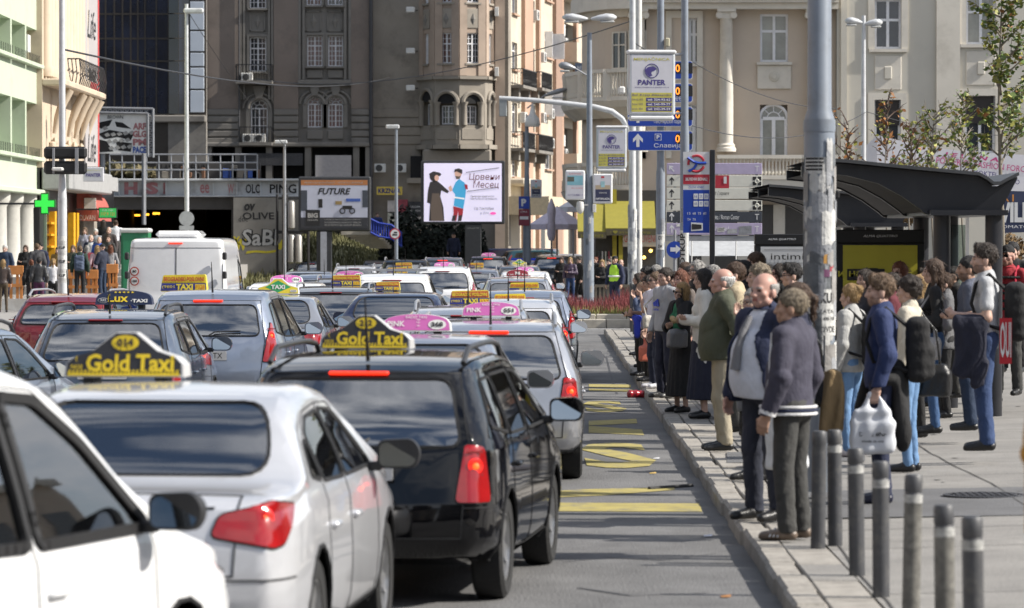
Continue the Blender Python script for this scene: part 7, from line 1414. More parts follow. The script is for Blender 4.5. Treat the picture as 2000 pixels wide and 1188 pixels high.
for py,s_ in((530,'80'),(549,'100')):
 M_=FM((-.76,-2.72,PZ(py,71)));o=MB().prism(ell(0,0,.085,.085),M_,.004).build('speed_sticker',SG['red'],v);MB().prism(ell(0,0,.064,.064),M_@Matrix.Translation((0,0,.003)),.003).build('sticker_face',SG['white'],o);text(s_,.075 if len(s_)<3 else.10,.05,SG['black'],o,M_@Matrix.Translation((0,0,.004)),bold=.04)
MB().box(-.42,-2.2,2.30,.42,-.9,2.44,.08).build('roof_unit',WHI,v)
for z in(1.55,1.9):
 for s_ in(-1,1):MB().box(s_*.9-.04,-2.75,z,s_*.9+.04,-2.66,z+.14,.02).build('door_hinge',TRIM,v)
W1=car('van',at(990,196),196,-80,NAV,'dark blue van parked sideways in front of the peach tower',cat='van',ant=False);W1 .scale=(1,1,.85)
W2=car('suv',at(1068,190),190,78,TEA,'teal off-road car parked sideways beside the cafe umbrellas',ant=False);W2 .scale=(1,1,1.12)
car('suv',at(1128,188),188,75,SIL,'silver car parked behind the lamp pole',ant=False)
pc=car('hatch',at(1024,168),168,165,WHS,'white police car with a blue light bar facing the queue',ant=False);MB().box(-.55,-.2,1.46,.55,.0,1.56,.03).build('light_bar',mat('police_blue',(.02,.05,.5),.3,emit=.2),pc);MB().box(-.86,-.9,.6,.86,.9,.75).build('blue_stripe',BLU,pc)
car('suv',at(1090,163),163,8,BLA,'black off-road car with lit left taillight beside the waiting women',lit=True)
for T in PROTO.values():
 for o in[T]+[x for x in T.children_recursive]:D.objects.remove(o)
# ================================================================ people
def surfnet(V,org,h):
 """naive surface nets: one vertex per mixed cell, quads across sign changes"""
 ins=V<0;nx,ny,nz=V.shape;s=np.zeros((nx-1,ny-1,nz-1),np.int8)
 for a in(0,1):
  for b in(0,1):
   for c in(0,1):s+=ins[a:nx-1+a,b:ny-1+b,c:nz-1+c]
 act=(s>0)&(s<8);I=np.argwhere(act)
 if not len(I):return np.zeros((0,3)),[]
 idx=-np.ones(act.shape,np.int64);idx[act]=np.arange(len(I));acc=np.zeros((len(I),3));cnt=np.zeros(len(I))
 i,j,k=I.T
 for ax in range(3):
  for b in(0,1):
   for c in(0,1):
    o=[0,0,0];r=[q for q in range(3)if q!=ax];o[r[0]],o[r[1]]=b,c;e=list(o);e[ax]=1
    v0=V[i+o[0],j+o[1],k+o[2]];v1=V[i+e[0],j+e[1],k+e[2]];m=(v0<0)!=(v1<0);t=np.where(m,v0/np.where(m,v0-v1,1),0);p=np.tile(np.array(o,float),(len(I),1));p[:,ax]+=t;acc[m]+=p[m];cnt[m]+=1
 P_=(I+acc/cnt[:,None])*h+org;F_=[]
 for ax in range(3):
  r=[q for q in range(3)if q!=ax];sl0=[slice(None)]*3;sl1=[slice(None)]*3;sl0[ax]=slice(0,-1);sl1[ax]=slice(1,None);a0=ins[tuple(sl0)];a1=ins[tuple(sl1)];E=np.argwhere(a0!=a1)
  E=E[(E[:,r[0]]>0)&(E[:,r[1]]>0)&(E[:,r[0]]<V.shape[r[0]]-1)&(E[:,r[1]]<V.shape[r[1]]-1)]
  if not len(E):continue
  def cell(d0,d1):q=E.copy();q[:,r[0]]+=d0;q[:,r[1]]+=d1;return idx[q[:,0],q[:,1],q[:,2]]
  Q=np.stack([cell(-1,-1),cell(0,-1),cell(0,0),cell(-1,0)],1);fl=a0[E[:,0],E[:,1],E[:,2]]
  if ax==1:fl=~fl
  Q[~fl]=Q[~fl][:,::-1];F_.append(Q[(Q>=0).all(1)])
 return P_,np.concatenate(F_)
def field(prims,h,k=.03,post=None,pad=.03):
 """smooth union of tapered capsules ('c', a, b, r1, r2, flat) and ellipsoids ('e', centre, radii)"""
 lo=np.full(3,9.);hi=np.full(3,-9.)
 for p in prims:
  if p[0]=='c':r=max(p[3],p[4]);lo=np.minimum(lo,np.minimum(p[1],p[2])-r);hi=np.maximum(hi,np.maximum(p[1],p[2])+r)
  else:lo=np.minimum(lo,np.array(p[1])-p[2]);hi=np.maximum(hi,np.array(p[1])+p[2])
 lo-=pad+h*2;hi+=pad+h*2;n=np.ceil((hi-lo)/h).astype(int)+1;ax=[lo[i]+h*np.arange(n[i])for i in range(3)];V=np.full(n,.12)
 for p in prims:
  if p[0]=='c':r=max(p[3],p[4])+k*1.5+.02;a,b=np.minimum(p[1],p[2])-r,np.maximum(p[1],p[2])+r
  else:a,b=np.array(p[1])-p[2]-k*1.5-.02,np.array(p[1])+p[2]+k*1.5+.02
  sl=tuple(slice(max(0,int((a[i]-lo[i])/h)),min(n[i],int((b[i]-lo[i])/h)+2))for i in range(3));X,Y,Z=np.meshgrid(*[ax[i][sl[i]]for i in range(3)],indexing='ij',sparse=True)
  if p[0]=='c':
   A=np.array(p[1],float);B=np.array(p[2],float);fl=p[5]if len(p)>5 else 1.;yc=(A[1]+B[1])/2;d=B-A;dd=max(d@d,1e-9);t=np.clip(((X-A[0])*d[0]+(Y-A[1])*d[1]+(Z-A[2])*d[2])/dd,0,1)
   q=np.sqrt((X-A[0]-t*d[0])**2+((Y-A[1]-t*d[1])/fl)**2+(Z-A[2]-t*d[2])**2);D_=(q-(p[3]+(p[4]-p[3])*t))*(.5+.5*min(fl,1))
  elif p[0]=='b':
   c,r,rd=p[1],np.array(p[2])-p[3],p[3];D_=np.sqrt(np.maximum(np.abs(X-c[0])-r[0],0)**2+np.maximum(np.abs(Y-c[1])-r[1],0)**2+np.maximum(np.abs(Z-c[2])-r[2],0)**2)-rd
  else:
   c,r=p[1],p[2];q=np.sqrt(((X-c[0])/r[0])**2+((Y-c[1])/r[1])**2+((Z-c[2])/r[2])**2);D_=(q-1)*min(r)
  W=V[sl];hh=np.clip(.5+.5*(W-D_)/k,0,1);V[sl]=W+(D_-W)*hh-k*hh*(1-hh)
 if post is not None:X,Y,Z=np.meshgrid(*ax,indexing='ij',sparse=True);V=post(V,X,Y,Z)
 V[0]=V[-1]=.1;V[:,0]=V[:,-1]=.1;V[:,:,0]=V[:,:,-1]=.1
 return surfnet(V,lo,h)
c_p=lambda a,b,r1,r2=None,fl=1.:('c',a,b,r1,r1 if r2 is None else r2,fl)
def mir(ps):return[(p[0],(-p[1][0],)+tuple(p[1][1:]),(-p[2][0],)+tuple(p[2][1:]))+tuple(p[3:])if p[0]=='c' else('e',(-p[1][0],)+tuple(p[1][1:]),p[2])for p in ps]
# ---- heads (head frame: neck joint at origin, face towards +y)
def head_mesh(female,chin=1.0):
 s=.96 if female else 1.0
 pr=[('e',(0,-.012,.168),(.074*s,.094*s,.092)),('e',(0,.03,.12),(.060*s,.062,.085)),c_p((0,.052,.05),(0,.058,.055),.030 if female else.035),c_p((-.035,.02,.062),(.035,.02,.062),.032 if female else.037),c_p((-.03,.075,.152),(.03,.075,.152),.016),c_p((0,.088,.145),(0,.107,.104),.009,.013),c_p((-.010,.097,.1),(.010,.097,.1),.009),c_p((-.018,.082,.072),(.018,.082,.072),.011),c_p((-.045,.055,.11),(.045,.055,.11),.022),c_p((0,-.012,-.13),(0,-.004,.05),.056 if female else.064,.05 if female else.058)]
 ear=[('e',(.077*s,-.012,.115),(.013,.022,.033))];pr+=ear+mir(ear)
 def post(V,X,Y,Z):
  for sx in(-1,1):d=np.sqrt((X-sx*.031)**2+(Y-.100)**2+((Z-.136)*1.3)**2)-.017;hh=np.clip(.5-.5*(V+d)/.012,0,1);V=V+(-d-V)*hh+.012*hh*(1-hh)
  return V
 v,f=field(pr,.0062,.016,post);cen=v[f].mean(1);mi=np.zeros(len(f),int)
 x,y,z=np.abs(cen[:,0]),cen[:,1],cen[:,2]
 mi[((x-.031)/.015)**2+((z-.136)/.0075)**2<1.0]=np.where(cen[((x-.031)/.015)**2+((z-.136)/.0075)**2<1.0][:,1]>.04,1,0)
 mi[(y>.05)&(x<.022)&(np.abs(z-.072)<.009)]=2
 mi[(y>.045)&(x>.012)&(x<.048)&(np.abs(z-.1585+.15*np.abs(x-.03))<.0055)]=3
 brd=(y>.0)&(z<.092)&(z>.015)&(mi==0)&~((x<.03)&(z>.082));
 return v,f,mi,brd
HEADS={True:head_mesh(True),False:head_mesh(False)}
def hair_mesh(kind):
 cap=[('e',(0,-.016,.172),(.084,.104,.099))];k=.02;nz_=0
 if kind in('long','tail','bob','bun'):cap=[('e',(0,-.014,.172),(.086,.106,.102))]
 if kind=='long':cap+=[c_p((0,-.065,.15),(0,-.085,-.16),.085,.06,.6),c_p((.06,-.02,.14),(.085,.0,-.12),.035,.03),c_p((-.06,-.02,.14),(-.085,.0,-.12),.035,.03)]
 if kind=='tail':cap+=[c_p((0,-.10,.17),(0,-.14,.14),.03),c_p((0,-.14,.14),(0,-.13,-.02),.032,.02)]
 if kind=='bun':cap+=[('e',(0,-.105,.215),(.045,.045,.042))]
 if kind=='bob':cap+=[c_p((.062,-.02,.14),(.07,-.01,.03),.034,.03),c_p((-.062,-.02,.14),(-.07,-.01,.03),.034,.03),c_p((0,-.06,.14),(0,-.07,.02),.07,.06,.8)]
 if kind=='curly':cap=[('e',(0,-.022,.178),(.098,.116,.108))];nz_=.006
 if kind=='quiff':cap=[('e',(0,-.012,.180),(.084,.106,.102)),c_p((-.03,.06,.25),(.03,.06,.25),.028)]
 def post(V,X,Y,Z):
  if nz_:V=V+nz_*(np.sin(95*X+3)*np.sin(90*Y)+np.sin(88*Z+1)*np.sin(93*X))
  else:V=V+.0018*np.sin(160*X+40*Y+9*np.sin(26*Z))+.0015*np.sin(130*Y-60*Z+5*np.sin(50*X))
  if kind=='bald':pl=np.maximum(-(-(Y+.005)*.8+(Z-.10)*.25),np.maximum(Z-.185,.085-Z-.3*(Y+.06)))
  elif kind in('long','tail','bun','bob'):
   pl=-((-(Y-.035))*.75+(Z-.155)*.66)
   if kind in('long','bob'):pl=np.minimum(pl,np.maximum(-(np.abs(X)-.054),Y-.06))
  elif kind=='cap':pl=.175-Z
  else:pl=-((-(Y-.045))*.62+(Z-.165)*.78)
  if kind in('short','quiff','curly'):pl=np.maximum(pl,.06-Z)
  pl=pl+.006*np.sin(85*X+2)*np.sin(70*Z+60*Y)
  return np.maximum(V,pl)
 return field(cap,.0085,k,post)
HAIR={k:hair_mesh(k)for k in('short','quiff','bald','long','tail','bob','bun','curly','cap')}
def strands(kind,n,L0):
 v,f=HAIR[kind];V=[v];Fq=[np.asarray(f)];nv=len(v);ctr=np.array((0,-.015,.16))
 for k in range(n):
  q=v[f[RNG.integers(len(f))]];c=q.mean(0);nn=np.cross(q[2]-q[0],q[3]-q[1]);nn/=np.linalg.norm(nn)+1e-9
  if nn@(c-ctr)<0:nn=-nn
  t=np.array((c[0]*.8,(c[1]-.03)*.9,c[2]-.30 if c[2]<.24 else-.04))+RNG.normal(0,.045,3);t-=nn*(t@nn);t/=np.linalg.norm(t)+1e-9;w_=np.cross(t,nn)*RNG.uniform(.0018,.004);L_=L0*RNG.uniform(.6,1.4);b=c-nn*.002;m_=b+t*L_*.5+nn*RNG.uniform(.004,.009);e=b+t*L_+nn*RNG.uniform(.0,.012)
  V.append(np.stack([b-w_,b+w_,m_+w_,m_-w_,e]));Fq.append(np.array([[nv,nv+1,nv+2,nv+3],[nv+3,nv+2,nv+4,nv+4]]));nv+=5
 return np.concatenate(V),np.concatenate(Fq)
for k_,n_,l_ in(('short',420,.03),('quiff',420,.035),('bald',160,.025),('long',420,.09),('tail',300,.05),('bob',380,.06),('bun',300,.045),('curly',520,.025)):HAIR[k_]=strands(k_,n_,l_)
# ---- hands (wrist at origin, fingers along -z, back of hand +x, thumb towards +y)
def hand_mesh(curl):
 pr=[c_p((0,0,.03),(0,0,-.01),.026,.027)];
 for i,(y,L_)in enumerate(((.030,.068),(.010,.075),(-.010,.070),(-.029,.056))):
  k0=(0,y,-.085+abs(y)*.25);pr.append(c_p((0,y*.55,-.005),k0,.016,.0125));a1=curl*(1+.12*i);m=(k0[0]-math.sin(a1)*L_*.5,y*1.05,k0[2]-math.cos(a1)*L_*.5);a2=a1*2.1;e=(m[0]-math.sin(a2)*L_*.55,y*1.05,m[2]-math.cos(a2)*L_*.55);pr+=[c_p(k0,m,.0105,.0095),c_p(m,e,.0095,.008)]
 t1=(-.012-.01*curl,.052,-.055);pr+=[c_p((-.004,.02,-.02),t1,.016,.0125),c_p(t1,(-.025-.015*curl,.052-.012*curl,-.095),.0115,.0095)]
 return field(pr,.0052,.008)
HANDS={'relax':hand_mesh(.35),'grip':hand_mesh(.95),'flat':hand_mesh(.12)}
# ---- arm presets: elbow, wrist, hand pose (right side; mirrored for the left)
ARM={'down':((.250,-.035,1.13),(.262,.05,.89),'relax'),'back':((.285,-.13,1.15),(.05,-.205,1.0),'relax'),'pocket':((.30,-.10,1.14),(.215,.06,.97),'relax'),'front':((.245,-.01,1.12),(.075,.25,1.14),'grip'),'ear':((.27,.13,1.20),(.115,.085,1.46),'grip'),'fold':((.25,.06,1.13),(-.06,.21,1.15),'relax'),'mouth':((.22,.15,1.17),(.045,.16,1.44),'relax'),'bag':((.255,-.045,1.13),(.275,.03,.89),'grip'),'belly':((.27,.02,1.13),(.04,.22,1.05),'relax'),'hip':((.33,-.10,1.16),(.17,-.02,1.03),'grip')}
SKIN={'fair':(.50,.325,.255),'tan':(.40,.245,.175),'rosy':(.48,.28,.225)}
HCOL={'black':(.012,.010,.010),'dark':(.028,.018,.013),'brown':(.065,.035,.02),'lbrown':(.13,.08,.045),'grey':(.30,.29,.275),'white':(.55,.54,.52),'blonde':(.33,.21,.09),'red':(.14,.045,.02),'ash':(.20,.16,.11)}
def cloth(col,kind='cloth'):k='cloth_%02d_%02d_%02d_%s'%(*[int(c*99)for c in col],kind);return mat(k,col,.85 if kind!='leather' else.4,var=.12,scale=9,bump=.6,bscale=24,stretch=(1,1,.6))
EYE=mat('eye_dark',(.03,.02,.018),.3);LIP=mat('lips',(.30,.10,.085),.5);SHB=mat('shoe_black',(.012,.012,.013),.45);PEOPLE={}
NAV_,BLK_,GRY_,DGY_,JEAN,LJEAN,WHT_,KHA,OLI=(.012,.018,.05),(.010,.010,.011),(.26,.26,.27),(.045,.045,.043),(.02,.045,.12),(.13,.24,.42),(.62,.62,.63),(.33,.29,.215),(.060,.066,.042)
def person(label,px,ytop,Y,rot,hair=('short','dark'),skin='fair',top=('tee',GRY_),bot=('trousers',JEAN),arms=('down','down'),shoes=BLK_,fem=False,fat=0.,wid=1.,yaw=0,tilt=0,nod=0,beard=None,zg=None,stride=0.,under=None,res=None,H=None,group='people waiting at the bus stop',name='person',X=None):
 X=PX(px,Y)if X is None else X;zg=kerbz(X,Y)if zg is None else zg
 if H is None:H=CZ-(ytop-HY)*Y/F-zg
 k=H/1.765;T=thing(name,label,'person',(X,Y,zg),R(rot),group);T.scale=(k*wid*(.95 if fem else 1.01),k*wid*(.95 if fem else 1.01),k)
 h=res or(.0125 if Y<36 else.016 if Y<56 else.021 if Y<90 else.028);sk=mat('skin_'+skin,SKIN[skin],.5,var=.1,scale=14,spec=.35);hm=mat('hair_'+hair[1],HCOL[hair[1]],.6,var=.55,scale=110,stretch=(1,1,.2),bump=.7,bscale=150)
 rnd=random.Random(int(px*7+Y));ph=rnd.uniform(0,6)
 A=[]
 for sd,a in zip((-1,1),arms):e,w_,hp=ARM[a];j=rnd.uniform(-.012,.012);A.append((sd,(sd*.178,-.005,1.405),(sd*e[0],e[1]+j,e[2]),(sd*w_[0],w_[1]+j,w_[2]),hp))
 st=stride;hipx=.088;legs=[]
 for sd in(-1,1):fy=sd*st;kn=(sd*(.098+.01*rnd.random()),.02+fy*.55,.50);an=(sd*(.11+.015*rnd.random()),-.015+fy,.085+(.02 if abs(st)>.1 else 0));legs.append((sd,(sd*hipx,0,.90),kn,an))
 V=[];Fs=[];MI=[];nv=0
 def put(v,f,m):
  nonlocal nv
  V.append(v);Fs.append(np.asarray(f)+nv);MI.append(np.full(len(f),m)if np.isscalar(m)else m);nv+=len(v)
 bp=[c_p((0,-.005,1.0),(0,0,1.33),.115,.13,.68),c_p((-.13,0,1.40),(.13,0,1.40),.05),c_p((-.05,0,.93),(.05,0,.93),.10,.10,.85)]
 for sd,s_,e,w_,hp in A:bp+=[c_p(s_,e,.046,.038),c_p(e,w_,.038,.026)]
 for sd,hp_,kn,an in legs:bp+=[c_p(hp_,kn,.078,.052),c_p(kn,an,.05,.036)]
 put(*field(bp,max(h,.018),.03),0)
 hv,hf,hmi,brd=HEADS[fem];M_=Matrix.Translation((0,.01,1.472))@Matrix.Scale(.99,4)@Matrix.Rotation(R(yaw),4,'Z')@Matrix.Rotation(R(tilt),4,'Y')@Matrix.Rotation(R(-nod),4,'X');Mn=np.array(M_);tf=lambda v,m=Mn:v@m[:3,:3].T+m[:3,3];m2=hmi.copy()
 if beard:m2[brd&(m2==0)]=4
 put(tf(hv),hf,m2)
 for sd,s_,e,w_,hp in A:
  if a_hide(arms[0 if sd<0 else 1]):continue
  gv,gf=HANDS[hp];gv=gv.copy()
  if sd>0:gv[:,0]=gv[:,0]
  else:gv[:,0]*=-1;gf=np.asarray(gf)[:,::-1]
  d_=(Vector(w_)-Vector(e)).normalized();zz=-d_;yy=Vector((0,1,0))if abs(d_.y)<.8 else Vector((0,0,1));yy=(yy-zz*yy.dot(zz)).normalized();xx=yy.cross(zz);R3=np.array(Matrix((xx,yy,zz)).transposed());wv=Vector(w_)+d_*.02;put(gv@R3 .T+np.array(wv),gf,0)
 B=meshobj('body',np.concatenate(V),[q.tolist()for q in Fs[0]]+[q for z in Fs[1:]for q in z.tolist()],[sk,EYE,LIP,hm,mat('beard_'+(beard or 'x'),tuple(.45*a+.55*b for a,b in zip(SKIN[skin],HCOL.get(beard,(0,0,0)))),.8,var=.3,scale=60)],T,np.concatenate(MI),180)
 if hair[0]!='none':v,f=HAIR[hair[0]];meshobj('hair' if hair[0]!='cap' else 'cap',tf(v),[q[:3]if q[2]==q[3]or q[-1]==q[-2]else q for q in f.tolist()],hm if hair[0]!='cap' else cloth(BLK_),T,smooth=180)
 if hair[0]=='cap':b=MB().prism([(-.07,.0),(-.06,.07),(-.03,.1),(.03,.1),(.06,.07),(.07,0)],M_@Matrix.Translation((0,.075,.19)),.012);b.build('peak',cloth(BLK_),T)
 tk,tc=top[:2];thick={'tee':0,'shirt':.004,'jacket':.018,'coat':.02,'open':.022,'sweater':.012,'leather':.016,'top':0,'suit':.016}.get(tk,.01);hem={'coat':.62,'jacket':.86,'tee':.86,'shirt':.86,'open':.82,'sweater':.88,'leather':.93,'top':.92,'suit':.80}.get(tk,.88);amp={'tee':.008,'jacket':.010,'coat':.008,'open':.009,'shirt':.009,'leather':.011}.get(tk,.009);short=tk in('tee',)or 'short' in top;bust=.018 if fem else 0
 def torso(th,hem,wf=1.):
  b=fat*.085;q=[c_p((-.145,-.008,1.405),(.145,-.008,1.405),.056+th,.056+th,1.05),c_p((0,-.005,1.20),(0,0,1.33),(.150 if not fem else.135)+th,(.165 if not fem else.145)+th,.68),c_p((0,.01+b*.55,1.0),(0,.005+b*.5,1.16),.148+th+b*.55-.012*fem,.150+th+b*.5-.02*fem,.72+fat*.12),c_p((0,.005+b*.3,hem+.04),(0,.008+b*.4,1.0),.158+th+b*.4+(.012 if fem else 0),.150+th+b*.45,.72+fat*.1),c_p((0,-.01,1.44),(0,-.008,1.47),.068+th*.8)]
  if bust:q+=[('e',(sx*.065,.085,1.26),(.062,.055,.06))for sx in(-1,1)]
  return q
 def sleeves(th,short):
  q=[]
  for sd,s_,e,w_,hp in A:
   if short:m_=tuple(np.array(s_)*.35+np.array(e)*.65);q.append(c_p(s_,m_,.060+th,.058+th))
   else:w2=tuple(np.array(w_)+(np.array(w_)-np.array(e))*.03);q+=[c_p(s_,e,.060+th,.050+th),c_p(e,w2,.050+th,.037+th)]
  return q
 def wr(amp,hem,openf=False,fr=0):
  def post(V,X,Y,Z):
   V=V+amp*(1.3*(1-np.abs(np.sin(12*Z+3*np.sin(6*X+ph)+9*Y-14*np.abs(X))))**3*(.5+.5*np.sin(7*Z+9*X+2*ph))+1.3*(1-np.abs(np.sin(19*X+5*Z+12*Y+3*np.sin(5*Z+ph))))**3*(.5-.5*np.sin(6*Z+7*X+2*ph))-.3+.3*np.sin(9*Z+8*X+ph))
   V=np.maximum(V,hem-Z+.01*np.sin(9*X+ph))
   if openf:V=np.maximum(V,-np.maximum(np.abs(X)-(.085+.085*np.clip((1.36-Z)*3,0,1)),-(Y-.02)))
   V=np.maximum(V,np.where(Z>1.42,(.052-np.sqrt(X**2+(Y+.0)**2)),-1))if False else V
   return V
  return post
 if tk=='open':u=under or WHT_;v,f=field(torso(.002,.86),h,.03,wr(.004,.86));meshobj('shirt',v,f.tolist(),cloth(u),T,smooth=180)
 v,f=field(torso(thick,hem)+sleeves(thick,short),h,.032,wr(amp,hem,tk=='open'));Gm=meshobj({'tee':'shirt','open':'jacket'}.get(tk,tk),v,f.tolist(),cloth(tc,'leather' if tk=='leather' else 'cloth'),T,smooth=180)
 if tk in('jacket','coat','shirt','open','leather','suit'):
  n_=18;cv=[];cf=[]
  for i in range(n_+1):
   a=R(40+280*i/n_-90+0)+R(90);cv+=[(.082*math.sin(a)*-1,-.010-.080*math.cos(a)*-1*-1,1.455-.012*math.cos(a)),(.070*math.sin(a)*-1,-.006-.066*math.cos(a)*-1*-1,1.505),(.092*math.sin(a)*-1,-.010-.090*math.cos(a)*-1*-1,1.478)]
  for i in range(n_):cf+=[(3*i,3*i+3,3*i+4,3*i+1),(3*i+1,3*i+4,3*i+5,3*i+2)]
  meshobj('collar',cv,cf,cloth(top[2])if len(top)>2 and isinstance(top[2],tuple)else cloth(tc),T,smooth=180)
 bk,bc=bot;
 if bk=='trousers':
  q=[c_p((-.055,-.005,.935),(.055,-.005,.935),.118+.02*fat,.118+.02*fat,.9)]
  for sd,hp_,kn,an in legs:q+=[c_p(hp_,kn,.09,.067 if not fem else.060),c_p(kn,(an[0],an[1]-.005,.07),.067 if not fem else.057,.060 if not fem else.046)]
  def post(V,X,Y,Z):return np.maximum(V+.008*((1-np.abs(np.sin(13*Z+3*np.sin(8*X+ph)+16*Y)))**3*np.clip(1.25-np.abs(Z-.45)*1.2,.2,1)-.3+.5*np.sin(70*Z+20*X)*np.clip((.25-Z)*4,0,1)),.055-Z)
  v,f=field(q,h,.026,post);meshobj('trousers',v,f.tolist(),cloth(bc),T,smooth=180)
 else:
  zh={'skirt':.22,'short_skirt':.5}[bk]
  def post(V,X,Y,Z):return np.maximum(V+.008*np.sin(16*np.arctan2(Y,X+1e-6))*np.clip((.95-Z)*1.6,0,1),zh-Z)
  v,f=field([c_p((0,-.005,.99),(0,0,.85),.135,.17,.8),c_p((0,0,.85),(0,.01,zh-.02),.17,.235,.85)],h,.03,post);meshobj('skirt',v,f.tolist(),cloth(bc),T,smooth=180)
 q=[]
 for sd,hp_,kn,an in legs:q=[c_p((an[0],an[1]-.035,.045),(an[0],an[1]+.03,.055),.04,.042),c_p((an[0],an[1]+.03,.045),(an[0]+sd*.012,an[1]+.165,.03),.045,.034,.95)];v,f=field(q,max(h*.8,.012),.02,lambda V,X,Y,Z:np.maximum(V,.004-Z));meshobj('shoe',v,f.tolist(),cloth(shoes,'leather'),T,smooth=180)
 T['hm']=0;del T['hm'];PEOPLE[label]=(T,M_,A);return T
def a_hide(a):return a=='pocket'
def local(T):return T.matrix_basis
def worn(name,label,cat,T,group=None):
 """an accessory thing that shares its wearer's placement"""
 o=thing(name,label,cat,T.location,T.rotation_euler.z,group);o.scale=T.scale;return o
def backpack(T,label,m_,side=0,y=-.27,z=1.17,s=1.,m2=None):
 o=worn('backpack',label,'backpack',T);v,f=field([('b',(0,y,z),(.16*s,.09*s,.25*s),.07*s),('b',(0,y-.07*s,z-.09*s),(.12*s,.06*s,.13*s),.045*s)],.016,.03,lambda V,X,Y,Z:V+.005*np.sin(40*Z+9*X)*np.sin(14*X+22*Z));meshobj('bag',v,f.tolist(),m_,o,smooth=180)
 for sx in(-1,1):MB().tube([(sx*.09,y+.06,z+.16),(sx*.115,-.03,1.485),(sx*.125,.08,1.40),(sx*.14,.115,1.24),(sx*.15,.06,1.08),(sx*.12,y+.08,z-.16)],.016,6).build('strap',m2 or m_,o,60)
 return o
def handbag(T,label,m_,sd,x=.30,y=.02,z=.75,w_=.30,h_=.24,d=.10,strap=True,name='handbag',cat='bag'):
 o=worn(name,label,cat,T);v,f=field([('b',(sd*x,y,z-h_*.1),(d*.62,w_*.5,h_*.42),d*.35),('b',(sd*x,y,z+h_*.25),(d*.4,w_*.42,h_*.2),d*.25)],.014,.04,lambda V,X,Y,Z:V+.004*np.sin(33*Y+20*Z));meshobj('bag',v,f.tolist(),m_,o,smooth=180)
 if strap:MB().tube([(sd*x,y-.08,z+h_*.3),(sd*(x-.1),y-.06,1.25),(sd*.16,-.02,1.485),(sd*(x-.1),y+.08,1.22),(sd*x,y+.08,z+h_*.3)],.012,6).build('strap',m_,o,60)
 return o
def glasses(T,M_,dark=True):
 b=MB()
 for sx in(-1,1):b.prism(rpoly([(sx*.031-.024,.118),(sx*.031+.024,.118),(sx*.031+.026,.15),(sx*.031-.026,.15)],.012,3),M_@Matrix.Translation((0,.108,0))@Matrix.Rotation(R(180),4,'Z')@FRONT.to_4x4(),.006)
 o=b.build('sunglasses' if dark else 'glasses',mat('sunglass',(.006,.006,.008),.08),T)if dark else None
 q=MB()
 for sx in(-1,1):
  if not dark:q.tube([M_@Vector((sx*.031+.025*math.cos(t),.108,.135+.017*math.sin(t)))for t in np.linspace(0,6.283,11)],.003,4,False)
  q.tube([M_@Vector((sx*.057,.106,.14)),M_@Vector((sx*.08,-.01,.135))],.003,4)
 q.tube([M_@Vector((-.007,.112,.14)),M_@Vector((.007,.112,.14))],.003,4);q.build('spectacle_frame',SHB,T)
# ================================================================ the crowd
def pr(T):return PEOPLE[T['label']]
def phone(T,sd,label,at_=None):
 _,M_,A=pr(T);a=A[0 if sd<0 else 1];w_=Vector(a[3]);d_=(w_-Vector(a[2])).normalized();o=worn('mobile_phone',label,'phone',T);c=at_ or(w_+d_*.11);q=MB().box(-.036,-.005,-.07,.036,.005,.07,.004).build('case',mat('phone_black',(.01,.01,.012),.2),o);q.location=c;q.rotation_euler=(R(-50)if at_ is None else 0,0,0);return o
# -- nearest men
T=person('old man in purple grey zip jacket with white trim, back half turned',1548,556,26.8,62,('short','ash'),'tan',('jacket',(.043,.041,.064),WHT_),('trousers',DGY_),('down','down'),(.16,.12,.09),fat=.45,wid=1.04,yaw=14);b=MB()
for z,m_,r in((.876,WHT_,.172),(.90,NAV_,.171),(.924,WHT_,.170)):
 pts=[((r+.045)*math.cos(t),.03+(r*.80+.04)*math.sin(t),z)for t in np.linspace(0,6.283,29)];MB().tube(pts,.011,6,False).build('waistband_stripe',cloth(m_),T,60)
for A_ in pr(T)[2]:w_=Vector(A_[3]);d_=(w_-Vector(A_[2])).normalized();q=MB().tube([w_-d_*.015,w_+d_*.012],.060,10).build('cuff_stripe',cloth(WHT_),T,60)
for x in(-1,1):
 s_,e,w_=[Vector(q)for q in pr(T)[2][0 if x<0 else 1][1:4]];MB().tube([s_+Vector((x*.05,.05,.03)),(s_+e)/2+Vector((x*.035,.065,0)),e+Vector((x*.03,.065,0)),(e+w_)/2+Vector((x*.02,.055,0))],.008,5).build('sleeve_piping',cloth(WHT_),T,60)
for o in[c for c in T.children if c.name.startswith('shoe')]:
 bb=[Vector(v)for v in o.bound_box];cx=sum(v.x for v in bb)/8;y0=min(v.y for v in bb);y1=max(v.y for v in bb)
 for k in range(3):MB().tube([(cx-.055,y0+(.12+.028*k),.03),(cx,y0+.10+.028*k,.088),(cx+.055,y0+.12+.028*k,.03)],.006,5).build('shoe_stripe',cloth(WHT_),T)
T=person('stout balding man in white shirt and open navy jacket',1494,524,28.7,128,('bald','grey'),'rosy',('open',NAV_),('trousers',(.02,.024,.04)),('down','down'),fat=1.15,wid=1.05,yaw=8,under=(.55,.58,.66));o=MB().tube([(0,.13,1.43),(0,.185,1.33),(0,.235,1.2),(0,.262,1.06)],[.018,.026,.03,.034],8).build('tie',cloth((.16,.16,.17)),T,60);o.scale=(1,1,1)
o=worn('paper_bag','white paper carrier bag hanging beside the stout man','bag',T);v,f=field([('b',(-.33,.10,.58),(.055,.15,.20),.02)],.012,.03,lambda V,X,Y,Z:V+.004*np.sin(30*Z+22*Y));meshobj('bag',v,f.tolist(),cloth((.58,.60,.62)),o,smooth=180);MB().tube([(-.33,.06,.7),(-.31,.08,.84),(-.33,.14,.7)],.007,5).build('handle',cloth(WHT_),o)
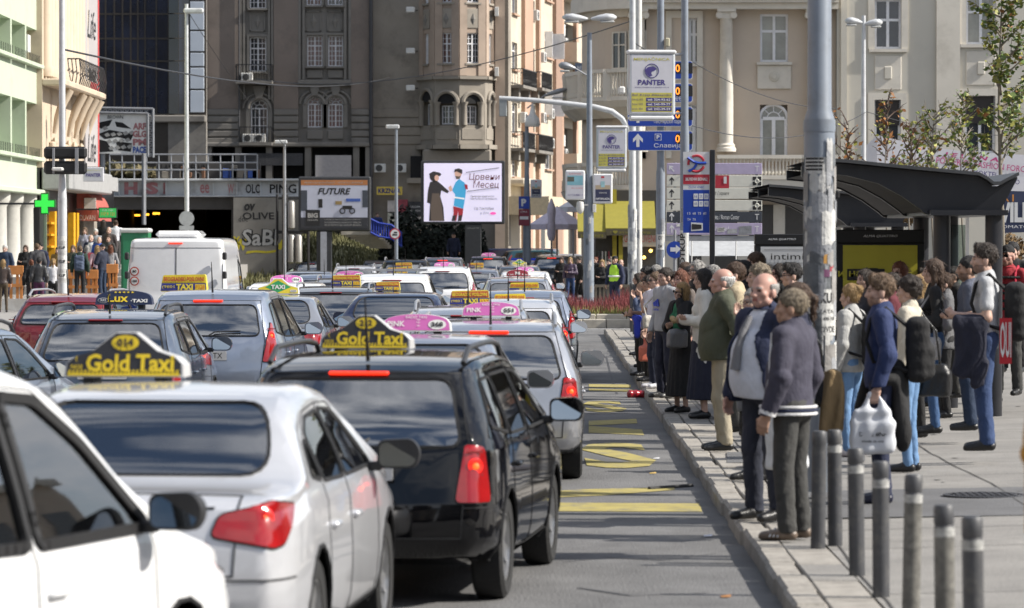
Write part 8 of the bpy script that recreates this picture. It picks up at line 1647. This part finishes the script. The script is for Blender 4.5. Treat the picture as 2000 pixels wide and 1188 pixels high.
T=person('balding old man in olive jacket and khaki trousers, hands behind his back',1412,518,38.4,92,('bald','white'),'rosy',('jacket',OLI,(.36,.33,.25)),('trousers',KHA),('back','back'),fat=.85,wid=1.08)
MB().box(-.16,.13,.98,-.06,.17,.99).build('pocket_flap',cloth(OLI),T)
T=person('young man in navy long sleeve shirt, jacket tied at the waist',1722,510,30.3,84,('quiff','lbrown'),'fair',('sweater',(.018,.032,.10)),('trousers',(.014,.02,.05)),('bag','down'),(.012,.014,.035),beard='lbrown',H=1.84);backpack(T,'black backpack on the young man in navy',cloth(BLK_))
v,f=field([c_p((-.15,-.02,.95),(.15,-.02,.95),.06,.06,1.6),c_p((0,-.12,.93),(0,-.16,.55),.17,.15,.45),c_p((.05,.1,.93),(.1,.14,.72),.05,.06)],.016,.05,lambda V,X,Y,Z:V+.008*np.sin(25*X+12*Z));meshobj('tied_jacket',v,f.tolist(),cloth(BLK_),T,smooth=180)
o=worn('plastic_bag','white plastic carrier bag with dark print in the young man\'s hand','bag',T);v,f=field([('b',(-.285,.06,.52),(.06,.17,.13),.04),('b',(-.285,.06,.64),(.045,.145,.09),.03),c_p((-.285,-.02,.70),(-.285,.02,.84),.035,.014),c_p((-.285,.14,.70),(-.285,.08,.84),.035,.014)],.012,.04,lambda V,X,Y,Z:V+.005*np.sin(40*Z+15*Y)+.004*np.sin(50*Y));meshobj('bag',v,f.tolist(),mat('plastic_white',(.64,.66,.70),.35,var=.05),o,smooth=180)
for s_,z,w2,h2 in(('DATE #NF',.54,.2,.034),('moda za sve',.49,.16,.018)):text(s_,w2,h2,BKI,o,Matrix.Translation((-.345,.06,z))@Matrix.Rotation(R(-90),4,'Z')@FRONT.to_4x4(),bold=.01,name='print')
T=person('tall young man in light grey T-shirt with a bag strap, jacket over his arm',1925,470,35.2,82,('quiff','dark'),'fair',('tee',(.40,.41,.43)),('trousers',(.028,.055,.14)),('front','front'),fat=0,zg=.30,beard='dark');o=worn('jacket','dark navy jacket draped over the tall man\'s arm','jacket',T);v,f=field([('b',(-.22,.12,1.08),(.07,.15,.07),.05),('b',(-.24,.12,.86),(.05,.14,.24),.03),('b',(-.26,.06,.80),(.035,.07,.26),.03)],.014,.03,lambda V,X,Y,Z:V+.013*np.sin(48*Y+7*Z+3*np.sin(9*Z))*np.clip((1.12-Z)*4,.2,1));meshobj('cloth',v,f.tolist(),cloth((.012,.014,.03)),o,smooth=180)
backpack(T,'black backpack on the tall man in grey T-shirt',cloth(BLK_),y=-.25);phone(T,-1,'mobile phone in the tall man\'s hands')
o=worn('scarf','red and white lettered scarf hanging at the tall man\'s side','scarf',T);MB().box(-.30,-.22,.74,-.29,-.12,1.12).build('cloth',cloth((.4,.02,.03)),o);text('OUI',.09,.3,cloth(WHT_),o,Matrix.Translation((-.302,-.17,.94))@Matrix.Rotation(R(-90),4,'Z')@FRONT.to_4x4(),bold=.02)
T=person('bearded man in slate blue T-shirt, arms forward with phone',1893,494,38.6,84,('short','black'),'tan',('tee',(.085,.095,.13)),('trousers',(.014,.028,.06)),('front','front'),zg=.32,beard='black',wid=1.05);phone(T,-1,'phone held by the bearded man')
T=person('woman with long straight brown hair in black top and jeans',1824,500,38.8,86,('long','brown'),'fair',('top',BLK_),('trousers',(.045,.10,.22)),('front','front'),fem=True,zg=.28);handbag(T,'grey fabric bag on the long haired woman\'s arm',cloth((.30,.29,.29)),-1,.27,.08,.86)
o=worn('jacket','grey blue jacket held over the long haired woman\'s forearms','jacket',T);v,f=field([('b',(0,.22,1.1),(.2,.07,.06),.05),('b',(-.08,.25,.93),(.14,.04,.2),.03)],.016,.04,lambda V,X,Y,Z:V+.011*np.sin(45*X+9*Z));meshobj('cloth',v,f.tolist(),cloth((.13,.14,.18)),o,smooth=180)
T=person('woman with short dark curls in cream sweater',1776,534,34.2,70,('curly','dark'),'fair',('sweater',(.50,.46,.38)),('trousers',LJEAN),('down','down'),fem=True);handbag(T,'large black shoulder bag on the woman in cream',cloth(BLK_,'leather'),1,.25,-.16,.82,.36,.3,.13)
person('blonde woman behind the cream sweater',1795,532,40,95,('long','blonde'),'fair',('jacket',(.05,.05,.055)),('trousers',BLK_),fem=True);T=person('dark haired woman in sunglasses in front of the yellow poster',1757,506,45,140,('long','red'),'fair',('jacket',BLK_),('trousers',BLK_),fem=True);glasses(T,pr(T)[1])
person('man in black jacket half hidden between the long hair and the beard',1862,516,46,100,('short','black'),'tan',('jacket',BLK_),('trousers',DGY_),zg=.35)
T=person('man in black cap and sunglasses with red plaid shirt',1968,473,45,150,('cap','dark'),'rosy',('shirt',(.30,.02,.03)),('trousers',DGY_),('down','down'),zg=.42,beard='red');glasses(T,pr(T)[1]);backpack(T,'red backpack on the man in the black cap',cloth((.45,.02,.05)))
for k in range(5):MB().tube([((.185+.0)*math.cos(t),.005+.135*math.sin(t),1.0+k*.09)for t in np.linspace(0,6.283,25)],.016,5,False).build('plaid_band',cloth(BLK_),T)
person('man with shaved sides behind the black cap',1978,468,52,160,('short','black'),'fair',('jacket',BLK_),('trousers',BLK_),zg=.45)
T=person('woman with brown ponytail in navy cardigan and striped top',1557,545,29.9,80,('tail','brown'),'tan',('open',(.010,.013,.035)),('trousers',BLK_),('pocket','down'),fem=True,under=(.5,.5,.5),wid=1.06);handbag(T,'black shoulder bag on the woman in navy cardigan',cloth(BLK_,'leather'),1,.27,-.1,.92,.34,.28,.12);o=worn('jacket','tan jacket folded over the black shoulder bag','jacket',T);v,f=field([('b',(.24,-.24,.82),(.05,.09,.24),.03)],.013,.05,lambda V,X,Y,Z:V+.012*np.sin(50*Y+9*Z+6*X));meshobj('cloth',v,f.tolist(),cloth((.26,.18,.09)),o,smooth=180)
T=person('woman with blonde bun in grey hooded coat and pale jeans',1662,549,36.8,60,('bun','blonde'),'fair',('jacket',(.36,.36,.35)),('trousers',LJEAN),('down','down'),(.55,.5,.5),fem=True);backpack(T,'black backpack on the blonde woman in grey',cloth(BLK_),s=1.05)
T=person('grey haired woman in grey coat with her hand at her chest',1472,556,33.5,120,('bob','grey'),'fair',('coat',(.10,.11,.13)),('trousers',BLK_),('mouth','down'),fem=True);glasses(T,pr(T)[1],False)
person('man in beige jacket behind the olive one',1436,506,42.2,88,('short','brown'),'fair',('jacket',(.40,.33,.22)),('trousers',DGY_));person('young man with black hair and black top, turned left',1452,505,46,80,('quiff','black'),'tan',('jacket',BLK_),('trousers',DGY_));person('tall man with cropped brown hair at the advert panel',1476,487,48,90,('short','brown'),'fair',('jacket',(.05,.05,.06)),('trousers',JEAN));person('man with curly ash hair beside the tall cropped one',1482,511,41,95,('curly','ash'),'fair',('jacket',(.03,.04,.12)),('trousers',JEAN))
T=person('dark haired man with glasses left of the flyer pole',1548,509,42.5,95,('quiff','black'),'fair',('jacket',BLK_),('trousers',DGY_));glasses(T,pr(T)[1],False);person('dark haired woman further back under the intimi panel',1522,511,50,100,('bob','dark'),'fair',('jacket',BLK_),('trousers',BLK_),fem=True);person('woman with dark hair behind the navy shirt',1690,520,44,120,('long','dark'),'fair',('jacket',(.03,.03,.04)),('trousers',BLK_),fem=True);person('dark headed man seen over the beige jacket',1500,512,53,100,('short','black'),'tan',('jacket',BLK_),('trousers',BLK_))
# -- far end of the queue
T=person('blonde woman in green top and long black skirt on the phone',1330,546,47.0,118,('long','blonde'),'fair',('open',BLK_),('skirt',BLK_),('ear','fold'),fem=True,tilt=-14,under=(.01,.13,.06));glasses(T,pr(T)[1]);phone(T,-1,'phone at the blonde woman\'s ear',Vector((-.11,.06,1.58)));handbag(T,'black and silver handbag in the blonde woman\'s arm',cloth((.13,.13,.135),'leather'),-1,.24,.2,1.0,.3,.26,.1,strap=False)
T=person('woman in white coat with sunglasses on her dark hair',1374,520,45.4,90,('long','black'),'fair',('coat',(.60,.59,.55)),('skirt',(.02,.02,.022)),('front','fold'),fem=True);o=worn('pastry','pastry in the white coat woman\'s hand','food',T);v,f=field([c_p((-.07,.36,1.14),(.0,.38,1.16),.035,.03)],.008,.02,lambda V,X,Y,Z:V+.006*np.sin(120*X)*np.sin(110*Z));meshobj('crust',v,f.tolist(),cloth((.33,.24,.13)),o,smooth=180)
T=person('grey haired woman with glasses behind the white coat',1362,504,52,110,('bob','grey'),'fair',('jacket',BLK_),('trousers',BLK_),fem=True);glasses(T,pr(T)[1],False);person('red haired woman looking towards the road',1330,523,51.5,130,('long','red'),'rosy',('jacket',(.12,.10,.09)),('trousers',BLK_),fem=True)
T=person('boy in grey hoodie with blue three stripe logo',1300,518,51.5,122,('short','dark'),'fair',('sweater',(.33,.34,.36)),('trousers',(.014,.018,.03)),('down','down'),(.05,.05,.05));
for k in range(3):MB().prism([(-.055+k*.04,0),(-.02+k*.04,0),(-.045+k*.04,.055+k*.02),(-.072+k*.04,.045+k*.02)],Matrix.Translation((.02,.142,1.22))@Matrix.Rotation(R(180),4,'Z')@FRONT.to_4x4(),.015).build('logo_stripe',mat('logo_blue',(.02,.05,.4),.6),T)
text('adidas',.12,.035,MATS['logo_blue'],T,Matrix.Translation((.0,.147,1.18))@Matrix.Rotation(R(180),4,'Z')@FRONT.to_4x4(),bold=.03)
person('man with short hair behind the red haired woman',1338,508,57,105,('short','brown'),'fair',('jacket',BLK_),('trousers',BLK_));T=person('man in sunglasses and white T-shirt at the kerb',1281,527,55,112,('short','lbrown'),'fair',('tee',(.58,.58,.66)),('trousers',(.015,.02,.04)),('down','down'),(.6,.6,.62));glasses(T,pr(T)[1]);handbag(T,'cream sling bag on the man in white',cloth((.45,.43,.38)),-1,.2,.16,1.0,.26,.2,.08)
T=person('woman with dark curls, hand at her mouth, blue jacket over her arm',1266,536,57.5,105,('curly','dark'),'tan',('tee',(.55,.56,.62)),('trousers',BLK_),('mouth','front'),fem=True);o=worn('jacket','bright blue jacket over the curly woman\'s arm','jacket',T);v,f=field([c_p((-.1,.2,1.05),(.1,.22,1.05),.05),c_p((-.05,.22,1.0),(-.08,.22,.78),.08,.06,.8)],.016,.04,lambda V,X,Y,Z:V+.006*np.sin(30*X+9*Z));meshobj('cloth',v,f.tolist(),cloth((.02,.04,.38)),o,smooth=180)
o=worn('shopping_bag','orange plastic bag hanging near the kerb','bag',T);v,f=field([('b',(-.2,.12,.47),(.05,.11,.13),.04),c_p((-.2,.1,.58),(-.2,.14,.74),.04,.012)],.014,.05);meshobj('bag',v,f.tolist(),mat('bag_orange',(.50,.13,.08),.4),o,smooth=180)
T=person('woman smoking at the very end of the queue',1252,549,60,112,('bob','lbrown'),'fair',('open',(.05,.07,.13)),('trousers',BLK_),('mouth','front'),fem=True,under=(.5,.5,.55));phone(T,1,'phone in the smoking woman\'s hand');person('dark haired man in black behind the curly woman',1262,519,64,110,('curly','black'),'tan',('jacket',BLK_),('trousers',BLK_));person('grey haired man near the flyer covered pole',1281,514,66,100,('short','grey'),'fair',('jacket',DGY_),('trousers',BLK_));T=person('long haired person in dark jacket at the far post row',1246,531,71,100,('long','dark'),'fair',('jacket',(.02,.022,.03)),('trousers',JEAN),fem=True)
T=person('person in mustard coat at the right edge, very close and blurred',2070,400,15.2,70,('short','dark'),'fair',('coat',(.45,.22,.03)),('trousers',BLK_),('pocket','pocket'),zg=.42,H=1.75)
# red bag lying on the road by the kerb
p0=gpt(1246,777);T=thing('red_bag','shiny red bag lying on the road beside the kerb','bag',(p0 .x,p0 .y,0));v,f=field([c_p((-.10,0,.05),(.12,.05,.05),.06,.05,.9)],.01,.02,lambda V,X,Y,Z:V+.006*np.sin(60*X+20*Y));meshobj('bag',v,f.tolist(),mat('red_shiny',(.30,.01,.02),.3,coat=.6),T,smooth=180)
# -- around the island and far pavement
G2='people near the traffic island';zz=.2
T=person('traffic officer in yellow vest and dark cap',1201,514,110,150,('cap','dark'),'tan',('jacket',NAV_),('trousers',NAV_),('down','down'),zg=.2,group=G2,H=1.68);v,f=field([c_p((0,-.005,1.18),(0,0,1.33),.172,.185,.72),c_p((0,.01,.98),(0,.005,1.16),.175,.172,.76),c_p((-.12,-.008,1.41),(.12,-.008,1.41),.07)],.024,.03,lambda V,X,Y,Z:np.maximum(V,.96-Z));meshobj('vest',v,f.tolist(),mat('hi_vis',(.42,.75,.05),.7),T,smooth=180);MB().tube([(.19*math.cos(t),.15*math.sin(t),1.12)for t in np.linspace(0,6.283,21)],.03,5,False).build('reflective_band',SWH,T)
for lb,px,yt,Y,ro,ha,tp,bt,fe in(('blonde woman walking towards the island in dark jacket',1176,508,122,175,('long','blonde'),('jacket',BLK_),BLK_,True),('bald man in dark jacket behind the officer',1213,500,124,170,('bald','dark'),('jacket',(.02,.024,.035)),DGY_,False),('long haired woman in black coat by the black off-road car',1097,495,146,170,('long','brown'),('coat',BLK_),BLK_,True),('blonde woman in jeans with a white bag by the off-road car',1114,505,143,175,('bob','blonde'),('leather',(.05,.03,.06)),JEAN,True),('man in black beside the lamp pole',1132,500,144,120,('short','dark'),('jacket',BLK_),BLK_,False),('person in red cap at the souvenir rack',1163,488,146,140,('short','red'),('jacket',BLK_),BLK_,False),('dark officer standing before the hedge under the screen',886,466,166,180,('cap','dark'),('jacket',NAV_),NAV_,False),('man in blue jacket descending the bank stairs',737,407,184,190,('short','brown'),('jacket',(.02,.035,.14)),JEAN,False),('man in denim jacket near the parked cars',1189,506,128,150,('short','dark'),('jacket',DGY_),JEAN,False)):
 zgv={166:1.0,184:2.0}.get(Y,.0);person(lb,px,yt,Y,ro,ha,'fair',tp,('trousers',bt),('fold' if fe else 'down','down'),fem=fe,zg=zgv,H=1.72 if Y not in(166,)else 1.7,group=G2,stride=.12)
# -- left pavement crowd
G3='people on the left pavement'
for lb,px,Y,zgv,ro,ha,tp,bt,fe,ar in(('blonde woman in brown leather jacket at the left edge',6,116,.12,10,('bob','blonde'),('leather',(.05,.035,.03)),(.07,.05,.03),True,'down'),('white haired man in navy jacket by the column',10,123,.5,170,('short','white'),('jacket',(.02,.03,.06)),NAV_,False,'down'),('woman in black coat and scarf facing the street',50,124,.5,175,('long','brown'),('coat',BLK_),BLK_,True,'fold'),('dark haired woman in black jacket seen from behind',61,117.2,.12,5,('bun','red'),('jacket',BLK_),(.03,.02,.02),True,'down'),('woman in black and cream jacket with plum trousers',76,116.2,.12,8,('short','black'),('leather',(.03,.03,.032)),(.06,.012,.045),True,'down'),('brown haired man between the two dark women',72,121.5,.5,20,('short','lbrown'),('jacket',(.05,.05,.06)),JEAN,False,'down'),('man with dark quiff in navy jacket',79,125.5,.5,160,('quiff','black'),('jacket',NAV_),NAV_,False,'down'),('blonde ponytail woman in white blouse',104,117,.12,6,('tail','blonde'),('top',(.58,.58,.60)),BLK_,True,'down'),('woman in mustard coat behind the flyer pole',113,122,.5,170,('long','dark'),('coat',(.22,.14,.04)),BLK_,True,'down'),('blonde woman in olive parka looking ahead',143,122.4,.5,175,('long','lbrown'),('coat',(.10,.10,.07)),BLK_,True,'fold'),('man in dark green jacket with a large backpack',156,118.0,.5,2,('short','lbrown'),('jacket',(.015,.035,.025)),BLK_,False,'down'),('old woman in dark red coat',170,123.6,.5,10,('bob','grey'),('coat',(.16,.01,.02)),BLK_,True,'down'),('pink dressed blonde woman beside the officer',190,122.3,.5,8,('long','blonde'),('top',(.48,.33,.36)),BLK_,True,'down'),('officer in navy uniform with cap beside the van',200,119.6,.5,60,('cap','dark'),('jacket',(.012,.016,.035)),(.02,.03,.06),False,'fold'),('auburn woman with grey sleeves behind the officer',216,123.0,.5,10,('long','red'),('top',(.24,.24,.25)),BLK_,True,'down')):
 T=person(lb,px,0,Y,ro,ha,'fair',tp,('trousers',bt),(ar,'down'),fem=fe,zg=zgv,H=1.66+.12*random.random()if not fe else 1.62+.08*random.random(),group=G3)
 if 'backpack' in lb:backpack(T,'grey and blue backpack on the man in green',cloth((.06,.08,.13)))
for lb,px,Y,ro,ha,tp,fe in(('woman in sunglasses topmost left on the steps',166,133,175,('long','lbrown'),('top',(.3,.3,.36)),True),('bald man in dark waistcoat on the steps',178,131.0,170,('bald','grey'),('open',NAV_),False),('white haired man at the top of the steps',187,134,175,('short','white'),('jacket',(.24,.25,.27)),False),('balding man in bright blue jacket on the steps',194,130.6,175,('bald','grey'),('jacket',(.02,.07,.33)),False),('dark long haired woman going up the steps',202,136.5,5,('long','dark'),('jacket',BLK_),True),('reddish bald man behind the blue jacket',213,132.6,170,('bald','brown'),('jacket',(.05,.04,.04)),False),('man in white T-shirt climbing the steps',226,136.2,4,('short','brown'),('tee',(.62,.62,.66)),False),('woman in black dress coming down the steps',212,129.4,170,('tail','brown'),('top',(.04,.04,.04)),True)):
 person(lb,px,0,Y,ro,ha,'fair',tp,('trousers',DGY_),('down','down'),fem=fe,zg=1.3 if Y>135 else 1.05 if Y>131.5 else.78,H=1.68+.1*random.random(),group=G3)
for lb,px,yt,Y,ro,ha,sk_,tp,bt,fe,ar in(('woman in maroon jacket right of the navy shirt',1742,528,43.5,75,('tail','dark'),'fair',('jacket',(.10,.015,.025)),JEAN,True,'fold'),('man in dark green parka behind the blonde bun',1676,522,47.5,100,('short','brown'),'tan',('coat',(.03,.04,.025)),BLK_,False,'pocket'),('man in charcoal hoodie between long hair and curls',1808,520,47,85,('quiff','dark'),'fair',('sweater',(.04,.04,.045)),(.03,.05,.1),False,'front'),('woman in black leggings and grey cardigan near the shelter column',1846,528,44,90,('bun','brown'),'fair',('open',(.12,.12,.125)),BLK_,True,'front'),('man in denim jacket behind the tall grey T-shirt',1940,492,47.5,95,('short','dark'),'tan',('jacket',(.05,.08,.14)),DGY_,False,'down'),('teenager in burgundy hoodie left of the direction boards',1318,527,58.5,110,('short','dark'),'fair',('sweater',(.12,.02,.03)),JEAN,False,'pocket'),('woman in beige trench behind the white T-shirt',1290,524,60.5,100,('bob','brown'),'fair',('coat',(.30,.24,.16)),BLK_,True,'fold'),('man in black puffer behind the green top',1348,516,54,95,('short','black'),'tan',('jacket',(.02,.02,.024)),DGY_,False,'pocket'),('woman in dusty rose jacket behind the beige man',1418,522,49.5,100,('long','dark'),'fair',('jacket',(.30,.16,.17)),JEAN,True,'fold'),('man in navy coat behind the olive jacket',1392,513,50.5,80,('short','grey'),'fair',('coat',(.015,.02,.04)),BLK_,False,'down')):
 person(lb,px,yt,Y,ro,ha,sk_,tp,('trousers',bt),(ar,'down'),fem=fe)
